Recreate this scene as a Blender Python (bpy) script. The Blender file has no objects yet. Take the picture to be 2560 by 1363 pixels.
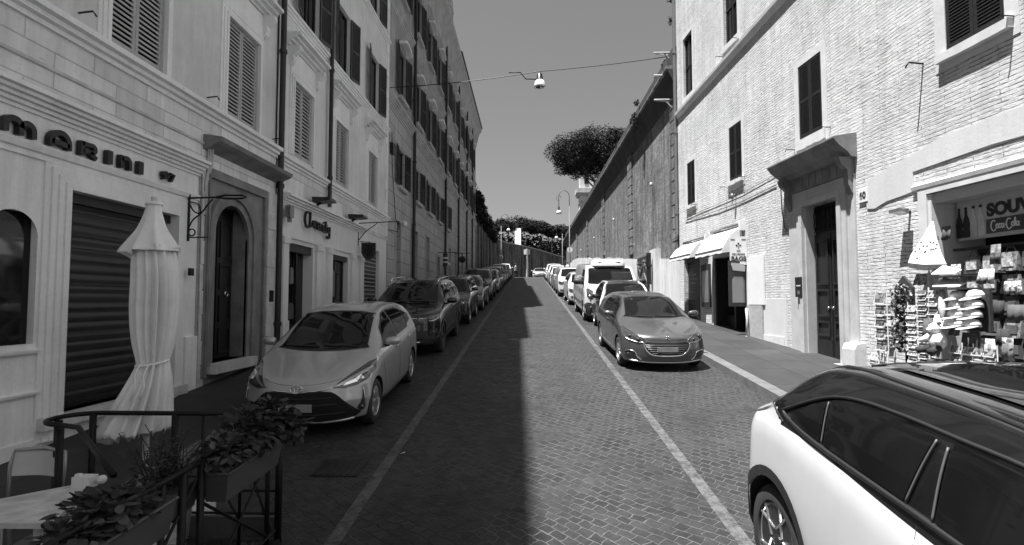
import bpy, bmesh, math, random
from mathutils import Vector, Matrix, geometry
from mathutils.bvhtree import BVHTree
random.seed(7)
SC = bpy.context.scene
COL = SC.collection
R = math.radians

# ------------------------------------------------------------ camera
cd = bpy.data.cameras.new('camera'); cam = bpy.data.objects.new('camera', cd); COL.objects.link(cam)
cd.sensor_width = 36.0; cd.lens = 36.0 * 1365.0 / 2560.0
cd.clip_start = 0.05; cd.clip_end = 2000
cam.location = (0, 0, 2.2)
cam.rotation_euler = (R(90 + 2.957), 0, R(1.593))
SC.camera = cam
SC.render.resolution_x = 1024; SC.render.resolution_y = 545
# ------------------------------------------------------------ sky and sun
SUN = Vector((1.0, 0.60, -3.6)).normalized()          # direction the light travels
el = math.asin(-SUN.z); to = -SUN
az = math.atan2(to.x, to.y)
W = bpy.data.worlds.new('World'); SC.world = W; W.use_nodes = True
nt = W.node_tree; bg = nt.nodes['Background']
sky = nt.nodes.new('ShaderNodeTexSky'); sky.sky_type = 'NISHITA'; sky.sun_disc = False
sky.sun_elevation = el; sky.sun_rotation = az; sky.air_density = 1.0; sky.dust_density = 0.25; sky.ozone_density = 1.0
bw = nt.nodes.new('ShaderNodeRGBToBW')                 # the photograph is black and white
pw = nt.nodes.new('ShaderNodeMath'); pw.operation = 'POWER'; pw.inputs[1].default_value = .56     # soft contrast of the film
nt.links.new(sky.outputs[0], bw.inputs[0]); nt.links.new(bw.outputs[0], pw.inputs[0]); nt.links.new(pw.outputs[0], bg.inputs[0])
bg.inputs[1].default_value = 0.06
sd = bpy.data.lights.new('sun', 'SUN'); sun = bpy.data.objects.new('sun', sd); COL.objects.link(sun)
sd.energy = 4.5; sd.angle = R(0.53); sd.color = (1, 1, 1)
sun.rotation_euler = SUN.to_track_quat('-Z', 'Y').to_euler()
sun.location = (-20, -10, 60)
vs = SC.view_settings; vs.view_transform = 'Standard'; vs.look = 'None'; vs.gamma = 1.0; vs.exposure = 1.6
SC.display_settings.display_device = 'sRGB'

# ------------------------------------------------------------ tagging
def tag(o, label=None, cat=None, group=None, kind=None):
    if label: o['label'] = label
    if cat: o['category'] = cat
    if group: o['group'] = group
    if kind: o['kind'] = kind
    return o
def empty(name, loc=(0, 0, 0), label=None, cat=None, group=None):
    o = bpy.data.objects.new(name, None); COL.objects.link(o); o.location = loc; o.empty_display_size = .2
    return tag(o, label, cat, group)
def copy_tree(o, parent=None):
    c = o.copy(); COL.objects.link(c)
    if parent: c.parent = parent
    for ch in list(o.children): copy_tree(ch, c)
    return c
def origin_of(p):
    v = Vector((0, 0, 0))
    while p is not None:
        v += p.location; p = p.parent
    return v

# ------------------------------------------------------------ mesh builder
class MB:
    def __init__(s, T=None): s.v = []; s.f = []; s.T = T; s.mi = []; s.cur = 0
    def add(s, vs, fs, M=None):
        b = len(s.v)
        for p in vs:
            p = Vector(p)
            if M: p = M @ p
            if s.T: p = Vector(s.T(*p))
            s.v.append(p)
        for f in fs: s.f.append([i + b for i in f]); s.mi.append(s.cur)
        return s
    def box(s, x0, x1, y0, y1, z0, z1, M=None):
        vs = [(x, y, z) for z in (z0, z1) for y in (y0, y1) for x in (x0, x1)]
        return s.add(vs, [(0, 2, 3, 1), (4, 5, 7, 6), (0, 1, 5, 4), (2, 6, 7, 3), (0, 4, 6, 2), (1, 3, 7, 5)], M)
    def hexa(s, b, t, M=None):     # two quads of 4 points
        return s.add(list(b) + list(t), [(3, 2, 1, 0), (4, 5, 6, 7), (0, 1, 5, 4), (1, 2, 6, 5), (2, 3, 7, 6), (3, 0, 4, 7)], M)
    def prism(s, poly, fn, a, b):   # poly list of 2d, fn(u,v,w)->3d
        n = len(poly)
        vs = [fn(u, v, a) for u, v in poly] + [fn(u, v, b) for u, v in poly]
        fs = [list(range(n))[::-1], list(range(n, 2 * n))] + [(i, (i + 1) % n, n + (i + 1) % n, n + i) for i in range(n)]
        return s.add(vs, fs)
    def tube(s, pts, r, n=6, cap=True, M=None):
        pts = [Vector(p) for p in pts]; m = len(pts)
        rs = r if isinstance(r, (list, tuple)) else [r] * m
        vs = []; up = None
        for i, p in enumerate(pts):
            t = (pts[min(i + 1, m - 1)] - pts[max(i - 1, 0)])
            if t.length < 1e-9: t = Vector((0, 0, 1))
            t.normalize()
            if up is None:
                up = Vector((0, 0, 1)) if abs(t.z) < .9 else Vector((1, 0, 0))
            a = t.cross(up)
            if a.length < 1e-6: a = t.orthogonal()
            a.normalize(); b = a.cross(t).normalized(); up = b
            for k in range(n):
                th = 2 * math.pi * k / n
                vs.append(p + (a * math.cos(th) + b * math.sin(th)) * rs[i])
        fs = [(i * n + k, i * n + (k + 1) % n, (i + 1) * n + (k + 1) % n, (i + 1) * n + k) for i in range(m - 1) for k in range(n)]
        if cap: fs += [list(range(n))[::-1], list(range((m - 1) * n, m * n))]
        return s.add(vs, fs, M)
    def lathe(s, prof, n=24, M=None, close=False):    # prof (r,z) about z
        vs = [(r * math.cos(2 * math.pi * k / n), r * math.sin(2 * math.pi * k / n), z) for r, z in prof for k in range(n)]
        m = len(prof)
        fs = [(i * n + k, i * n + (k + 1) % n, (i + 1) * n + (k + 1) % n, (i + 1) * n + k) for i in range(m - 1) for k in range(n)]
        if close: fs += [((m - 1) * n + k, (m - 1) * n + (k + 1) % n, (k + 1) % n, k) for k in range(n)]
        else:
            if prof[0][0] > 1e-6: fs.append(list(range(n))[::-1])
            if prof[-1][0] > 1e-6: fs.append(list(range((m - 1) * n, m * n)))
        return s.add(vs, fs, M)
    def ball(s, c, r, n=10, m=7):
        c = Vector(c); r = Vector(r) if hasattr(r, '__len__') else Vector((r, r, r))
        vs = [c + Vector((0, 0, -r.z))]
        for j in range(1, m):
            ph = math.pi * j / m - math.pi / 2
            for k in range(n):
                th = 2 * math.pi * k / n
                vs.append(c + Vector((r.x * math.cos(ph) * math.cos(th), r.y * math.cos(ph) * math.sin(th), r.z * math.sin(ph))))
        vs.append(c + Vector((0, 0, r.z))); L = len(vs) - 1
        fs = [(0, 1 + (k + 1) % n, 1 + k) for k in range(n)]
        for j in range(m - 2):
            for k in range(n):
                a = 1 + j * n
                fs.append((a + k, a + (k + 1) % n, a + n + (k + 1) % n, a + n + k))
        a = 1 + (m - 2) * n
        fs += [(a + k, a + (k + 1) % n, L) for k in range(n)]
        return s.add(vs, fs)
    def mesh(s, name, org=Vector((0, 0, 0))):
        me = bpy.data.meshes.new(name)
        me.from_pydata([tuple(v - org) for v in s.v], [], s.f)
        return me
    def build(s, name, mat, parent=None, smooth=False, world=True, auto=None, fix=True):
        org = origin_of(parent) if (parent and world) else Vector((0, 0, 0))
        me = s.mesh(name, org)
        mats = mat if isinstance(mat, (list, tuple)) else [mat]
        for m in mats: me.materials.append(m)
        for p, i in zip(me.polygons, s.mi): p.material_index = i
        if fix:
            bm = bmesh.new(); bm.from_mesh(me); bmesh.ops.recalc_face_normals(bm, faces=bm.faces); bm.to_mesh(me); bm.free()
        o = bpy.data.objects.new(name, me); COL.objects.link(o)
        if parent: o.parent = parent
        if smooth or auto:
            for p in me.polygons: p.use_smooth = True
            if auto:
                bm = bmesh.new(); bm.from_mesh(me)
                for e in bm.edges:
                    if len(e.link_faces) == 2 and e.calc_face_angle(0) > R(auto): e.smooth = False
                bm.to_mesh(me); bm.free()
        me.update()
        return o

def catmull(pts, k=4, closed=False):
    out = []; n = len(pts); P = [Vector(p) for p in pts]
    rng = range(n if closed else n - 1)
    for i in rng:
        if closed: p0, p1, p2, p3 = P[(i - 1) % n], P[i], P[(i + 1) % n], P[(i + 2) % n]
        else: p0, p1, p2, p3 = P[max(i - 1, 0)], P[i], P[i + 1], P[min(i + 2, n - 1)]
        for j in range(k):
            t = j / k; t2 = t * t; t3 = t2 * t
            out.append(0.5 * ((2 * p1) + (p2 - p0) * t + (2 * p0 - 5 * p1 + 4 * p2 - p3) * t2 + (3 * p1 - p0 - 3 * p2 + p3) * t3))
    if not closed: out.append(P[-1])
    return out
def interp(kn, x):
    if x <= kn[0][0]: return kn[0][1]
    for (a, b), (c, d) in zip(kn, kn[1:]):
        if x <= c: return b + (d - b) * (x - a) / (c - a)
    return kn[-1][1]
def pchip(kn):
    """monotone cubic through the knots"""
    xs = [k[0] for k in kn]; ys = [k[1] for k in kn]; n = len(xs)
    d = [(ys[i + 1] - ys[i]) / (xs[i + 1] - xs[i]) for i in range(n - 1)]
    m = [d[0]] + [0 if d[i - 1] * d[i] <= 0 else 2 * d[i - 1] * d[i] / (d[i - 1] + d[i]) for i in range(1, n - 1)] + [d[-1]]
    def f(x):
        if x <= xs[0]: return ys[0]
        if x >= xs[-1]: return ys[-1]
        i = 0
        while x > xs[i + 1]: i += 1
        h = xs[i + 1] - xs[i]; t = (x - xs[i]) / h
        return (ys[i] * (2 * t**3 - 3 * t**2 + 1) + h * m[i] * (t**3 - 2 * t**2 + t) + ys[i + 1] * (-2 * t**3 + 3 * t**2) + h * m[i + 1] * (t**3 - t**2))
    return f

# ------------------------------------------------------------ materials (all greys: the photo is monochrome)
def g3(v): return (v, v, v, 1)
class NT:
    def __init__(s, name):
        s.m = bpy.data.materials.new(name); s.m.use_nodes = True; s.n = s.m.node_tree; s.b = s.n.nodes['Principled BSDF']
    def new(s, t, **k):
        x = s.n.nodes.new('ShaderNode' + t)
        for a, b in k.items(): setattr(x, a, b)
        return x
    def ln(s, a, b): s.n.links.new(a, b)
    def coords(s, scale=(1, 1, 1), order=None):
        tc = s.new('TexCoord'); out = tc.outputs['Object']
        if order:
            sp = s.new('SeparateXYZ'); s.ln(out, sp.inputs[0]); cb = s.new('CombineXYZ')
            for i, c in enumerate(order):
                if c in 'XYZ': s.ln(sp.outputs[c], cb.inputs[i])
            out = cb.outputs[0]
        mp = s.new('Mapping'); mp.inputs['Scale'].default_value = scale; s.ln(out, mp.inputs[0])
        return mp.outputs[0]
    def noise(s, vec, scale, detail=4, rough=.6):
        x = s.new('TexNoise'); x.inputs['Scale'].default_value = scale; x.inputs['Detail'].default_value = detail; x.inputs['Roughness'].default_value = rough
        s.ln(vec, x.inputs['Vector']); return x.outputs['Fac']
    def rng(s, val, a, b, c=0, d=1):
        x = s.new('MapRange'); s.ln(val, x.inputs[0])
        for i, v in enumerate((a, b, c, d)): x.inputs[i + 1].default_value = v
        return x.outputs[0]
    def math(s, op, a, b=None):
        x = s.new('Math', operation=op)
        for i, v in enumerate((a, b)):
            if v is None: continue
            if isinstance(v, (int, float)): x.inputs[i].default_value = v
            else: s.ln(v, x.inputs[i])
        return x.outputs[0]
    def mix(s, fac, a, b):     # floats
        x = s.new('Mix'); x.data_type = 'FLOAT'
        for i, v in ((0, fac), (2, a), (3, b)):
            if isinstance(v, (int, float)): x.inputs[i].default_value = v
            else: s.ln(v, x.inputs[i])
        return x.outputs[0]
    def bump(s, h, strength=.5, dist=.01):
        x = s.new('Bump'); x.inputs['Strength'].default_value = strength; x.inputs['Distance'].default_value = dist
        s.ln(h, x.inputs['Height']); s.ln(x.outputs[0], s.b.inputs['Normal']); return x
    def set(s, col=None, rough=None, metal=None, spec=None, coat=None):
        if col is not None:
            if isinstance(col, (int, float)): s.b.inputs['Base Color'].default_value = g3(col)
            else: s.ln(col, s.b.inputs['Base Color'])
        for k, v in (('Roughness', rough), ('Metallic', metal), ('Specular IOR Level', spec), ('Coat Weight', coat)):
            if v is None: continue
            if isinstance(v, (int, float)): s.b.inputs[k].default_value = v
            else: s.ln(v, s.b.inputs[k])
        return s.m
def simple(name, v, rough=.6, metal=0, spec=.5, var=.15, scale=6, bump=0, bscale=60, coat=0):
    t = NT(name); c = t.coords()
    n = t.noise(c, scale, 5)
    t.set(t.rng(n, .3, .7, v * (1 - var), v * (1 + var)), rough, metal, spec, coat)
    if bump: t.bump(t.noise(c, bscale, 3), bump, .004)
    return t.m
def stucco(name, v, var=.12, streak=.1, bump=.25, order='YZX', dirt=.25):
    t = NT(name); c = t.coords()
    big = t.noise(c, .7, 5, .65); fine = t.noise(c, 26, 4)
    st = t.noise(t.coords((5, 5, .35)), 1.6, 5, .7)
    a = t.rng(big, .3, .7, 1 - var, 1 + var); b = t.rng(st, .35, .75, 1 + streak, 1 - streak); f = t.rng(fine, .3, .7, .96, 1.04)
    k = t.math('MULTIPLY', t.math('MULTIPLY', a, b), t.math('MULTIPLY', f, v))
    sp = t.noise(c, 3.2, 8, .75); k2 = t.math('MULTIPLY', k, t.rng(sp, .62, .74, 1, 1 - dirt))
    t.set(k2, .85, 0, .25); t.bump(t.math('ADD', fine, t.math('MULTIPLY', sp, 1.5)), bump, .006)
    return t.m
def blocks(name, v, w, h, mortar=.012, jcol=.5, var=.1, off=.5, bump=.5, streak=.08, pit=.2):
    """ashlar courses on a facade that runs along Y"""
    t = NT(name); c = t.coords((1, 1, 1), 'YZX')
    nz = t.noise(c, 9, 3)
    br = t.new('TexBrick'); br.offset = off
    wob = t.new('Mix'); wob.data_type = 'VECTOR'; wob.inputs[0].default_value = .006
    nv = t.new('TexNoise'); nv.inputs['Scale'].default_value = 5; t.ln(c, nv.inputs['Vector'])
    t.ln(c, wob.inputs[4]); t.ln(nv.outputs['Color'], wob.inputs[5]); t.ln(wob.outputs[1], br.inputs['Vector'])
    br.inputs['Scale'].default_value = 1; br.inputs['Brick Width'].default_value = w; br.inputs['Row Height'].default_value = h
    br.inputs['Mortar Size'].default_value = mortar; br.inputs['Mortar Smooth'].default_value = .3
    br.inputs['Color1'].default_value = g3(1 - var); br.inputs['Color2'].default_value = g3(1 + var); br.inputs['Mortar'].default_value = g3(jcol)
    o = t.coords()
    st = t.noise(t.coords((4, 4, .4)), 1.5, 5, .7); big = t.noise(o, 1.3, 6, .7); fine = t.noise(o, 30, 4)
    k = t.math('MULTIPLY', br.outputs['Color'], t.math('MULTIPLY', t.rng(st, .35, .7, 1 + streak, 1 - streak), t.rng(big, .3, .7, .9 * v, 1.1 * v)))
    pt = t.noise(t.coords((1, 1, 3)), 6, 8, .8)
    k = t.math('MULTIPLY', k, t.rng(pt, .58, .72, 1, 1 - pit))
    t.set(k, .8, 0, .3)
    hh = t.math('SUBTRACT', t.math('MULTIPLY', fine, .3), br.outputs['Fac']); t.bump(hh, bump, .012)
    return t.m
M = {}
def paint(name, v, metal=0, rough=.25, coat=1.0):
    t = NT(name); c = t.coords()
    dust = t.noise(c, 3.5, 5, .7)
    t.set(t.rng(dust, .3, .75, v * .97, v * 1.05 + .002), rough, metal, .5, coat)
    t.b.inputs['Coat Roughness'].default_value = .03
    return t.m
M['silver'] = paint('car_paint_silver', .42, .45, .30); M['black'] = paint('car_paint_black', .004, 0, .12, .5); M['white'] = paint('car_paint_white', .50, 0, .3)
M['grey'] = paint('car_paint_grey', .075, .4, .32); M['dark'] = paint('car_paint_dark_grey', .03, .3, .3); M['mid'] = paint('car_paint_mid_grey', .2, .4, .32)
M['beige'] = paint('car_paint_pale', .5, .2, .3)
def glassy(name, v, rough=.03):
    t = NT(name); c = t.coords(); n = t.noise(c, 2.2, 2)
    t.set(t.rng(n, .3, .7, v * .8, v * 1.25), rough, 0, .3, 0)
    return t.m
M['glass'] = glassy('car_glass', .006); M['glass2'] = glassy('shop_glass', .01, .05); M['lens'] = simple('lamp_lens', .06, .08, .35, var=.6, scale=30, coat=1)
M['chrome'] = simple('chrome', .75, .12, 1, var=.03); M['alloy'] = simple('alloy', .5, .3, .85, var=.05); M['alloydark'] = simple('alloy_dark', .03, .3, .4)
M['plast'] = simple('black_plastic', .018, .55, var=.2, scale=20, bump=.2, bscale=300); M['trim'] = simple('gloss_black_trim', .008, .12, coat=.8)
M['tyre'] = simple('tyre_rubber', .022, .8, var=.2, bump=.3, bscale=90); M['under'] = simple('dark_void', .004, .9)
M['plate'] = simple('number_plate', .25, .6, var=.25, scale=14); M['seal'] = simple('rubber_seal', .012, .5); M['seam'] = simple('panel_gap', .012, .8)
M['redlamp'] = simple('tail_lamp', .05, .1, coat=1)
# ------------------------------------------------------------ cars: local frame, front bumper at y=0, rear at y=L, wheels on z=0
M['trimgrey'] = simple('satin_grey_trim', .07, .45)
class Car:
    def __init__(s, **k):
        d = dict(L=3.95, W=1.70, H=1.5, zb=.2, belt=((0, .72), (1, .9), (3.9, .98)), top=((0, .74), (.9, .95), (1.75, 1.44), (2.4, 1.5), (3.95, 1.4)),
                 wroof=.56, nose=.30, nosez=.10, tail=.22, tailz=.42, tailz0=.85, wf=.70, wr=3.2, R=.31, paint='silver', side_in=0., hood_in=.84, nose_p=2.6, res=1)
        d.update(k); s.__dict__.update(d)
        s.fb = pchip(s.belt); s.ft = pchip(s.top)
        s.make()
    def warp(s, x, y, z):
        w = s.W / 2; f = max(0, 1 - y / 1.0); q = min(1, abs(x) / w)
        y2 = y + f * (s.nose * q**s.nose_p + s.nosez * max(0, (z - .45)) + s.nosez * .8 * max(0, .34 - z))
        r = max(0, 1 - (s.L - y) / 1.1)
        y2 -= r * (s.tail * q**3 + s.tailz * max(0, z - s.tailz0) + .2 * max(0, .35 - z))
        return Vector((x, y2, z))
    def section(s, y):
        w = s.W / 2; zb = s.zb; zs = s.fb(y); zt = max(s.ft(y), zs + .012)
        H = s.H; tum = (.955 * w - s.wroof) / (H - s.fb(s.L * .55)); hg = zt - zs
        k = min(1, hg / .35); wt = max(s.wroof, .955 * w - tum * hg)
        hi = s.hood_in * w
        e = .955 * w
        ps = [(0, zb), (.80 * w, zb), (.945 * w, zb + .05), (.985 * w, zb + .18), (w, zb + (zs - zb) * .5), (.992 * w, zs - .16), (.975 * w, zs - .05), (e, zs)]
        # blend of hood shape and greenhouse shape
        gh = [(e - tum * hg * .5 + .012, zs + hg * .5), (wt + .012, zt - .075 * k), (wt - .05, zt - .022 * k), (wt * .62, zt), (0, zt + .015)]
        hd = [(.93 * w, zs + hg * .35), (hi, zs + hg * .62), (hi * .82, zs + hg * .82), (hi * .45, zs + hg * .95), (0, zt)]
        ps += [(a[0] * k + b[0] * (1 - k), a[1] * k + b[1] * (1 - k)) for a, b in zip(gh, hd)]
        return ps
    def make(s):
        ys = []; y = 0
        e = [0, .012, .03, .06, .10, .15, .22, .3]
        n = int((s.L - .6) / .07 / (1 if s.res else 1.6))
        ys = e + [.3 + (s.L - .6) * i / n for i in range(1, n)] + [s.L - v for v in reversed(e)]
        ky = 4; rings = []
        for y in ys:
            ps = catmull([(a, b, 0) for a, b in s.section(y)], ky)
            d = min(y, s.L - y); rr = .10; ins = 0
            if d < rr: ins = .045 * (1 - math.sqrt(max(0, 1 - (1 - d / rr)**2)))
            zc = (s.zb + s.fb(y)) / 2
            half = []
            for p in ps:
                x, z = p.x, p.y
                x2 = max(0, x - ins * (1 if x > .3 else x / .3)); z2 = z + (ins if z < zc else -ins) * min(1, abs(z - zc) / .2)
                half.append((x2, z2))
            ring = [s.warp(x, y, z) for x, z in half] + [s.warp(-x, y, z) for x, z in half[-2:0:-1]]
            rings.append((ring, half, y))
        N = len(rings[0][0]); mb = MB()
        vs = [v for r in rings for v in r[0]]
        fs = [(i * N + k, i * N + (k + 1) % N, (i + 1) * N + (k + 1) % N, (i + 1) * N + k) for i in range(len(rings) - 1) for k in range(N)]
        mb.add(vs, fs)
        for idx, sg in ((0, 1), (-1, -1)):
            ring, half, y = rings[idx]; zc = (half[0][1] + half[-1][1]) / 2; prev = len(vs) * 0
            base = 0 if idx == 0 else (len(rings) - 1) * N
            full = half + [(-x, z) for x, z in half[-2:0:-1]]
            last = [base + k for k in range(N)]
            for sc in (.92, .78, .6, .4, .2):
                b = len(mb.v)
                for x, z in full: mb.v.append(s.warp(x * sc, y, zc + (z - zc) * sc))
                cur = [b + k for k in range(N)]
                for k in range(N): mb.f.append([last[k], last[(k + 1) % N], cur[(k + 1) % N], cur[k]]); mb.mi.append(0)
                last = cur
            b = len(mb.v); mb.v.append(s.warp(0, y, zc))
            for k in range(N): mb.f.append([last[k], last[(k + 1) % N], b]); mb.mi.append(0)
        s.mb = mb; s.bvh = BVHTree.FromPolygons(mb.v, mb.f)
    def cast(s, axis, u, v):
        if axis == 'F': o, d = Vector((u, -1, v)), Vector((0, 1, 0))
        elif axis == 'B': o, d = Vector((u, s.L + 1, v)), Vector((0, -1, 0))
        elif axis == 'R': o, d = Vector((3, u, v)), Vector((-1, 0, 0))
        elif axis == 'L': o, d = Vector((-3, u, v)), Vector((1, 0, 0))
        else: o, d = Vector((u, v, 4)), Vector((0, 0, -1))
        h = s.bvh.ray_cast(o, d)
        if h[0] is None:
            h = s.bvh.find_nearest(o + d * (1.2 if axis in 'FB' else 2.2))
        n = h[1]
        if n.dot(d) > 0: n = -n
        return h[0], n
    def panel(s, name, poly, axis, mat, parent, off=.004, cell=.07, sm=0, thick=0, world=False):
        if sm: poly = [(p.x, p.y) for p in catmull([(a, b, 0) for a, b in poly], sm, True)]
        P = []
        n = len(poly)
        for i in range(n):
            a = Vector(poly[i]); b = Vector(poly[(i + 1) % n]); k = max(1, int((b - a).length / cell))
            for j in range(k): P.append(a + (b - a) * j / k)
        ne = len(P); ed = [(i, (i + 1) % ne) for i in range(ne)]
        x0, x1 = min(p.x for p in P), max(p.x for p in P); y0, y1 = min(p.y for p in P), max(p.y for p in P)
        ins = []
        def inside(q):
            c = False
            for i in range(ne):
                a, b = P[i], P[(i + 1) % ne]
                if (a.y > q.y) != (b.y > q.y) and q.x < (b.x - a.x) * (q.y - a.y) / (b.y - a.y) + a.x: c = not c
            return c
        u = x0 + cell * .5
        while u < x1:
            v = y0 + cell * .5
            while v < y1:
                q = Vector((u, v))
                if inside(q) and min((q - p).length for p in P) > cell * .35: ins.append(q)
                v += cell
            u += cell
        vv, _, ff, *_ = geometry.delaunay_2d_cdt(P + ins, ed, [list(range(ne))], 1, 1e-5)
        mb = MB(); cs = [s.cast(axis, q.x, q.y) for q in vv]
        mb.add([c + nn * (off + .003) for c, nn in cs], ff)
        o = mb.build(name, mat, parent, smooth=True, world=world)
        # face outward
        me = o.data
        if len(me.polygons):
            tot = sum((me.polygons[i].normal.dot(cs[me.polygons[i].vertices[0]][1])) for i in range(len(me.polygons)))
            if tot < 0: me.flip_normals()
        return o
    def line(s, name, pts, axis, r, mat, parent, off=.002, k=5, n=6, mirror=False):
        pp = [(p.x, p.y) for p in catmull([(a, b, 0) for a, b in pts], k)] if k else pts
        for sg in ((1, -1) if mirror else (1,)):
            mb = MB(); q = []
            for a, b in pp:
                c, nn = s.cast(axis if axis not in 'RL' or not mirror else ('R' if sg > 0 else 'L'), a * (sg if axis not in 'RL' else 1), b); q.append(c + nn * off)
            mb.tube(q, r, n); o = mb.build(name, mat, parent, smooth=True, world=False)
        return o

def wheel(R_, w, parent, x, y, z, style='silver5', sgn=1):
    """tyre with its rim as a sub-part; axle along x, face outward to sgn"""
    mb = MB(); h = w / 2; rr = R_ * .68
    Mx = Matrix.Translation((x, y, z)) @ Matrix.Rotation(sgn * math.pi / 2, 4, 'Y')
    prof = [(rr, -h * .8), (rr * 1.05, -h), (R_ * .93, -h), (R_ * .985, -h * .8), (R_, -h * .5), (R_, -h * .12), (R_ * .985, -h * .1), (R_ * .985, h * .1), (R_, h * .12), (R_, h * .5), (R_ * .985, h * .8), (R_ * .93, h), (rr * 1.05, h), (rr, h * .85)]
    mb.lathe(prof, 36, Mx, close=True)
    t = mb.build('wheel', M['tyre'], parent, smooth=True, world=False, auto=50)
    rb = MB(); rb.lathe([(rr, -h * .8), (rr, h * .86), (rr * .95, h * .92), (rr * .92, h * .8), (rr * .9, -h * .3), (.02, -h * .3)], 36, Mx)
    ns = {'silver5': 5, 'silver7': 7, 'steel': 9, 'dark5': 5, 'star5': 5}[style]
    sm = M['alloydark'] if style in ('dark5',) else M['alloy']
    rb2 = MB()
    for k in range(ns):
        A = Mx @ Matrix.Rotation(2 * math.pi * k / ns + .3, 4, 'Z')
        a, b = (.055, .075) if style != 'star5' else (.075, .13)
        if style == 'steel': a, b = .02, .035
        a *= rr / .22; b *= rr / .22
        z0 = h * .45
        rb2.hexa([(rr * .12, -a, z0), (rr * .93, -b * .75, z0 + .01), (rr * .93, b * .75, z0 + .01), (rr * .12, a, z0)],
                 [(rr * .12, -a * .8, h * .82), (rr * .93, -b * .6, h * .86), (rr * .93, b * .6, h * .86), (rr * .12, a * .8, h * .82)], A)
        if style == 'star5':   # two-tone insert: bright edges either side of a dark web
            for sg in (1, -1):
                rb.hexa([(rr * .15, sg * a * .9 - .008, h * .8), (rr * .93, sg * b * .72 - .01, h * .86), (rr * .93, sg * b * .72 + .01, h * .86), (rr * .15, sg * a * .9 + .008, h * .8)],
                        [(rr * .15, sg * a * .9 - .006, h * .92), (rr * .93, sg * b * .72 - .008, h * .95), (rr * .93, sg * b * .72 + .008, h * .95), (rr * .15, sg * a * .9 + .006, h * .92)], A)
    rb2.lathe([(rr * .2, h * .4), (rr * .2, h * .9), (rr * .1, h * .95), (.001, h * .95)], 16, Mx)
    if style == 'star5':
        rb.build('rim', M['alloy'], t, smooth=True, world=False, auto=35); rb2.build('spokes', M['alloydark'], t, world=False)
    else:
        rb.build('rim', M['alloydark'] if style == 'dark5' else sm, t, smooth=True, world=False, auto=35); rb2.build('spokes', sm, t, world=False)
    bk = MB(); bk.lathe([(rr * .9, -h * .25), (.02, -h * .22)], 24, Mx); bk.build('dark_backing', M['under'], t, world=False)  # near-black backing disc; its colour stands for shade behind the spokes
    return t

def body(c, root, mat, name='body'):
    """the shell with wheel wells cut out"""
    me = c.mb.mesh(name)
    o = bpy.data.objects.new(name, me); COL.objects.link(o)
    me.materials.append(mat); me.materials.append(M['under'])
    bm = bmesh.new(); bm.from_mesh(me); bmesh.ops.remove_doubles(bm, verts=bm.verts, dist=1e-4); bmesh.ops.recalc_face_normals(bm, faces=bm.faces); bm.to_mesh(me); bm.free()
    cut = MB(); Rw = c.R * 1.14
    for y in (c.wf, c.wr):
        for sg in (1, -1):
            Mx = Matrix.Translation((sg * c.W / 2, y, c.R)) @ Matrix.Rotation(math.pi / 2, 4, 'Y')
            cut.lathe([(Rw, -.28), (Rw, .28)], 40, Mx)
    cm = cut.build('cutter', M['under'], None)
    md = o.modifiers.new('b', 'BOOLEAN'); md.object = cm; md.operation = 'DIFFERENCE'; md.solver = 'EXACT'
    dg = bpy.context.evaluated_depsgraph_get(); dg.update()
    nm = bpy.data.meshes.new_from_object(o.evaluated_get(dg))
    o.modifiers.clear(); o.data = nm; bpy.data.objects.remove(cm)
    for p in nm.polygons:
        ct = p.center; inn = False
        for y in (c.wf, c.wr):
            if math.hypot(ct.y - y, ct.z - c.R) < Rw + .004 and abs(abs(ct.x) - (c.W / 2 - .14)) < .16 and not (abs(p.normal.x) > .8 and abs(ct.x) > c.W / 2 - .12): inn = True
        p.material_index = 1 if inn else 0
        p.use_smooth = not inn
    bm = bmesh.new(); bm.from_mesh(nm)
    for e in bm.edges:
        if len(e.link_faces) == 2 and (e.calc_face_angle(0) > R(38) or e.link_faces[0].material_index != e.link_faces[1].material_index): e.smooth = False
    bm.to_mesh(nm); bm.free()
    o.parent = root
    return o

def mirror_unit(c, root, y, z, mat, size=1.0, x=None):
    for sg in (1, -1):
        xx = (x or c.W / 2 * .95)
        mb = MB(); mb.tube([(sg * (xx - .06), y + .06, z - .04), (sg * (xx + .06), y + .05, z - .01)], [.03, .02], 8)
        mb.build('mirror_arm', M['plast'], root, smooth=True, world=False)
        mb = MB(); a, b, h = .20 * size, .075 * size, .058 * size; x0 = xx + .02; vs = []; n = 12
        secs = [(0, .55, .65), (.08, .8, .85), (.3, 1, 1), (.6, 1, 1.05), (.85, .8, .9), (.97, .45, .6), (1.0, .2, .3)]
        for t, sb, sh in secs:
            for k in range(n):
                th = 2 * math.pi * k / n; cx_, sx_ = math.cos(th), math.sin(th); q = lambda v: math.copysign(abs(v) ** .7, v)
                yy = q(cx_) * b * sb; vs.append((sg * (x0 + a * t), y + .02 + (yy if yy < 0 else yy * .45) + .03 * t, z + .045 + q(sx_) * h * sh + .012 * t))
        mb.add(vs, [(i * n + k, i * n + (k + 1) % n, (i + 1) * n + (k + 1) % n, (i + 1) * n + k) for i in range(len(secs) - 1) for k in range(n)] + [list(range(n))[::-1], list(range(len(vs) - n, len(vs)))])
        o = mb.build('mirror', mat, root, smooth=True, world=False)
        mb = MB(); mb.ball((sg * (x0 + a * .52), y + .062, z + .048), (a * .40, .014, h * .75), 12, 7)
        mb.build('mirror_glass', M['chrome'], o, smooth=True, world=False)

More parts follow.
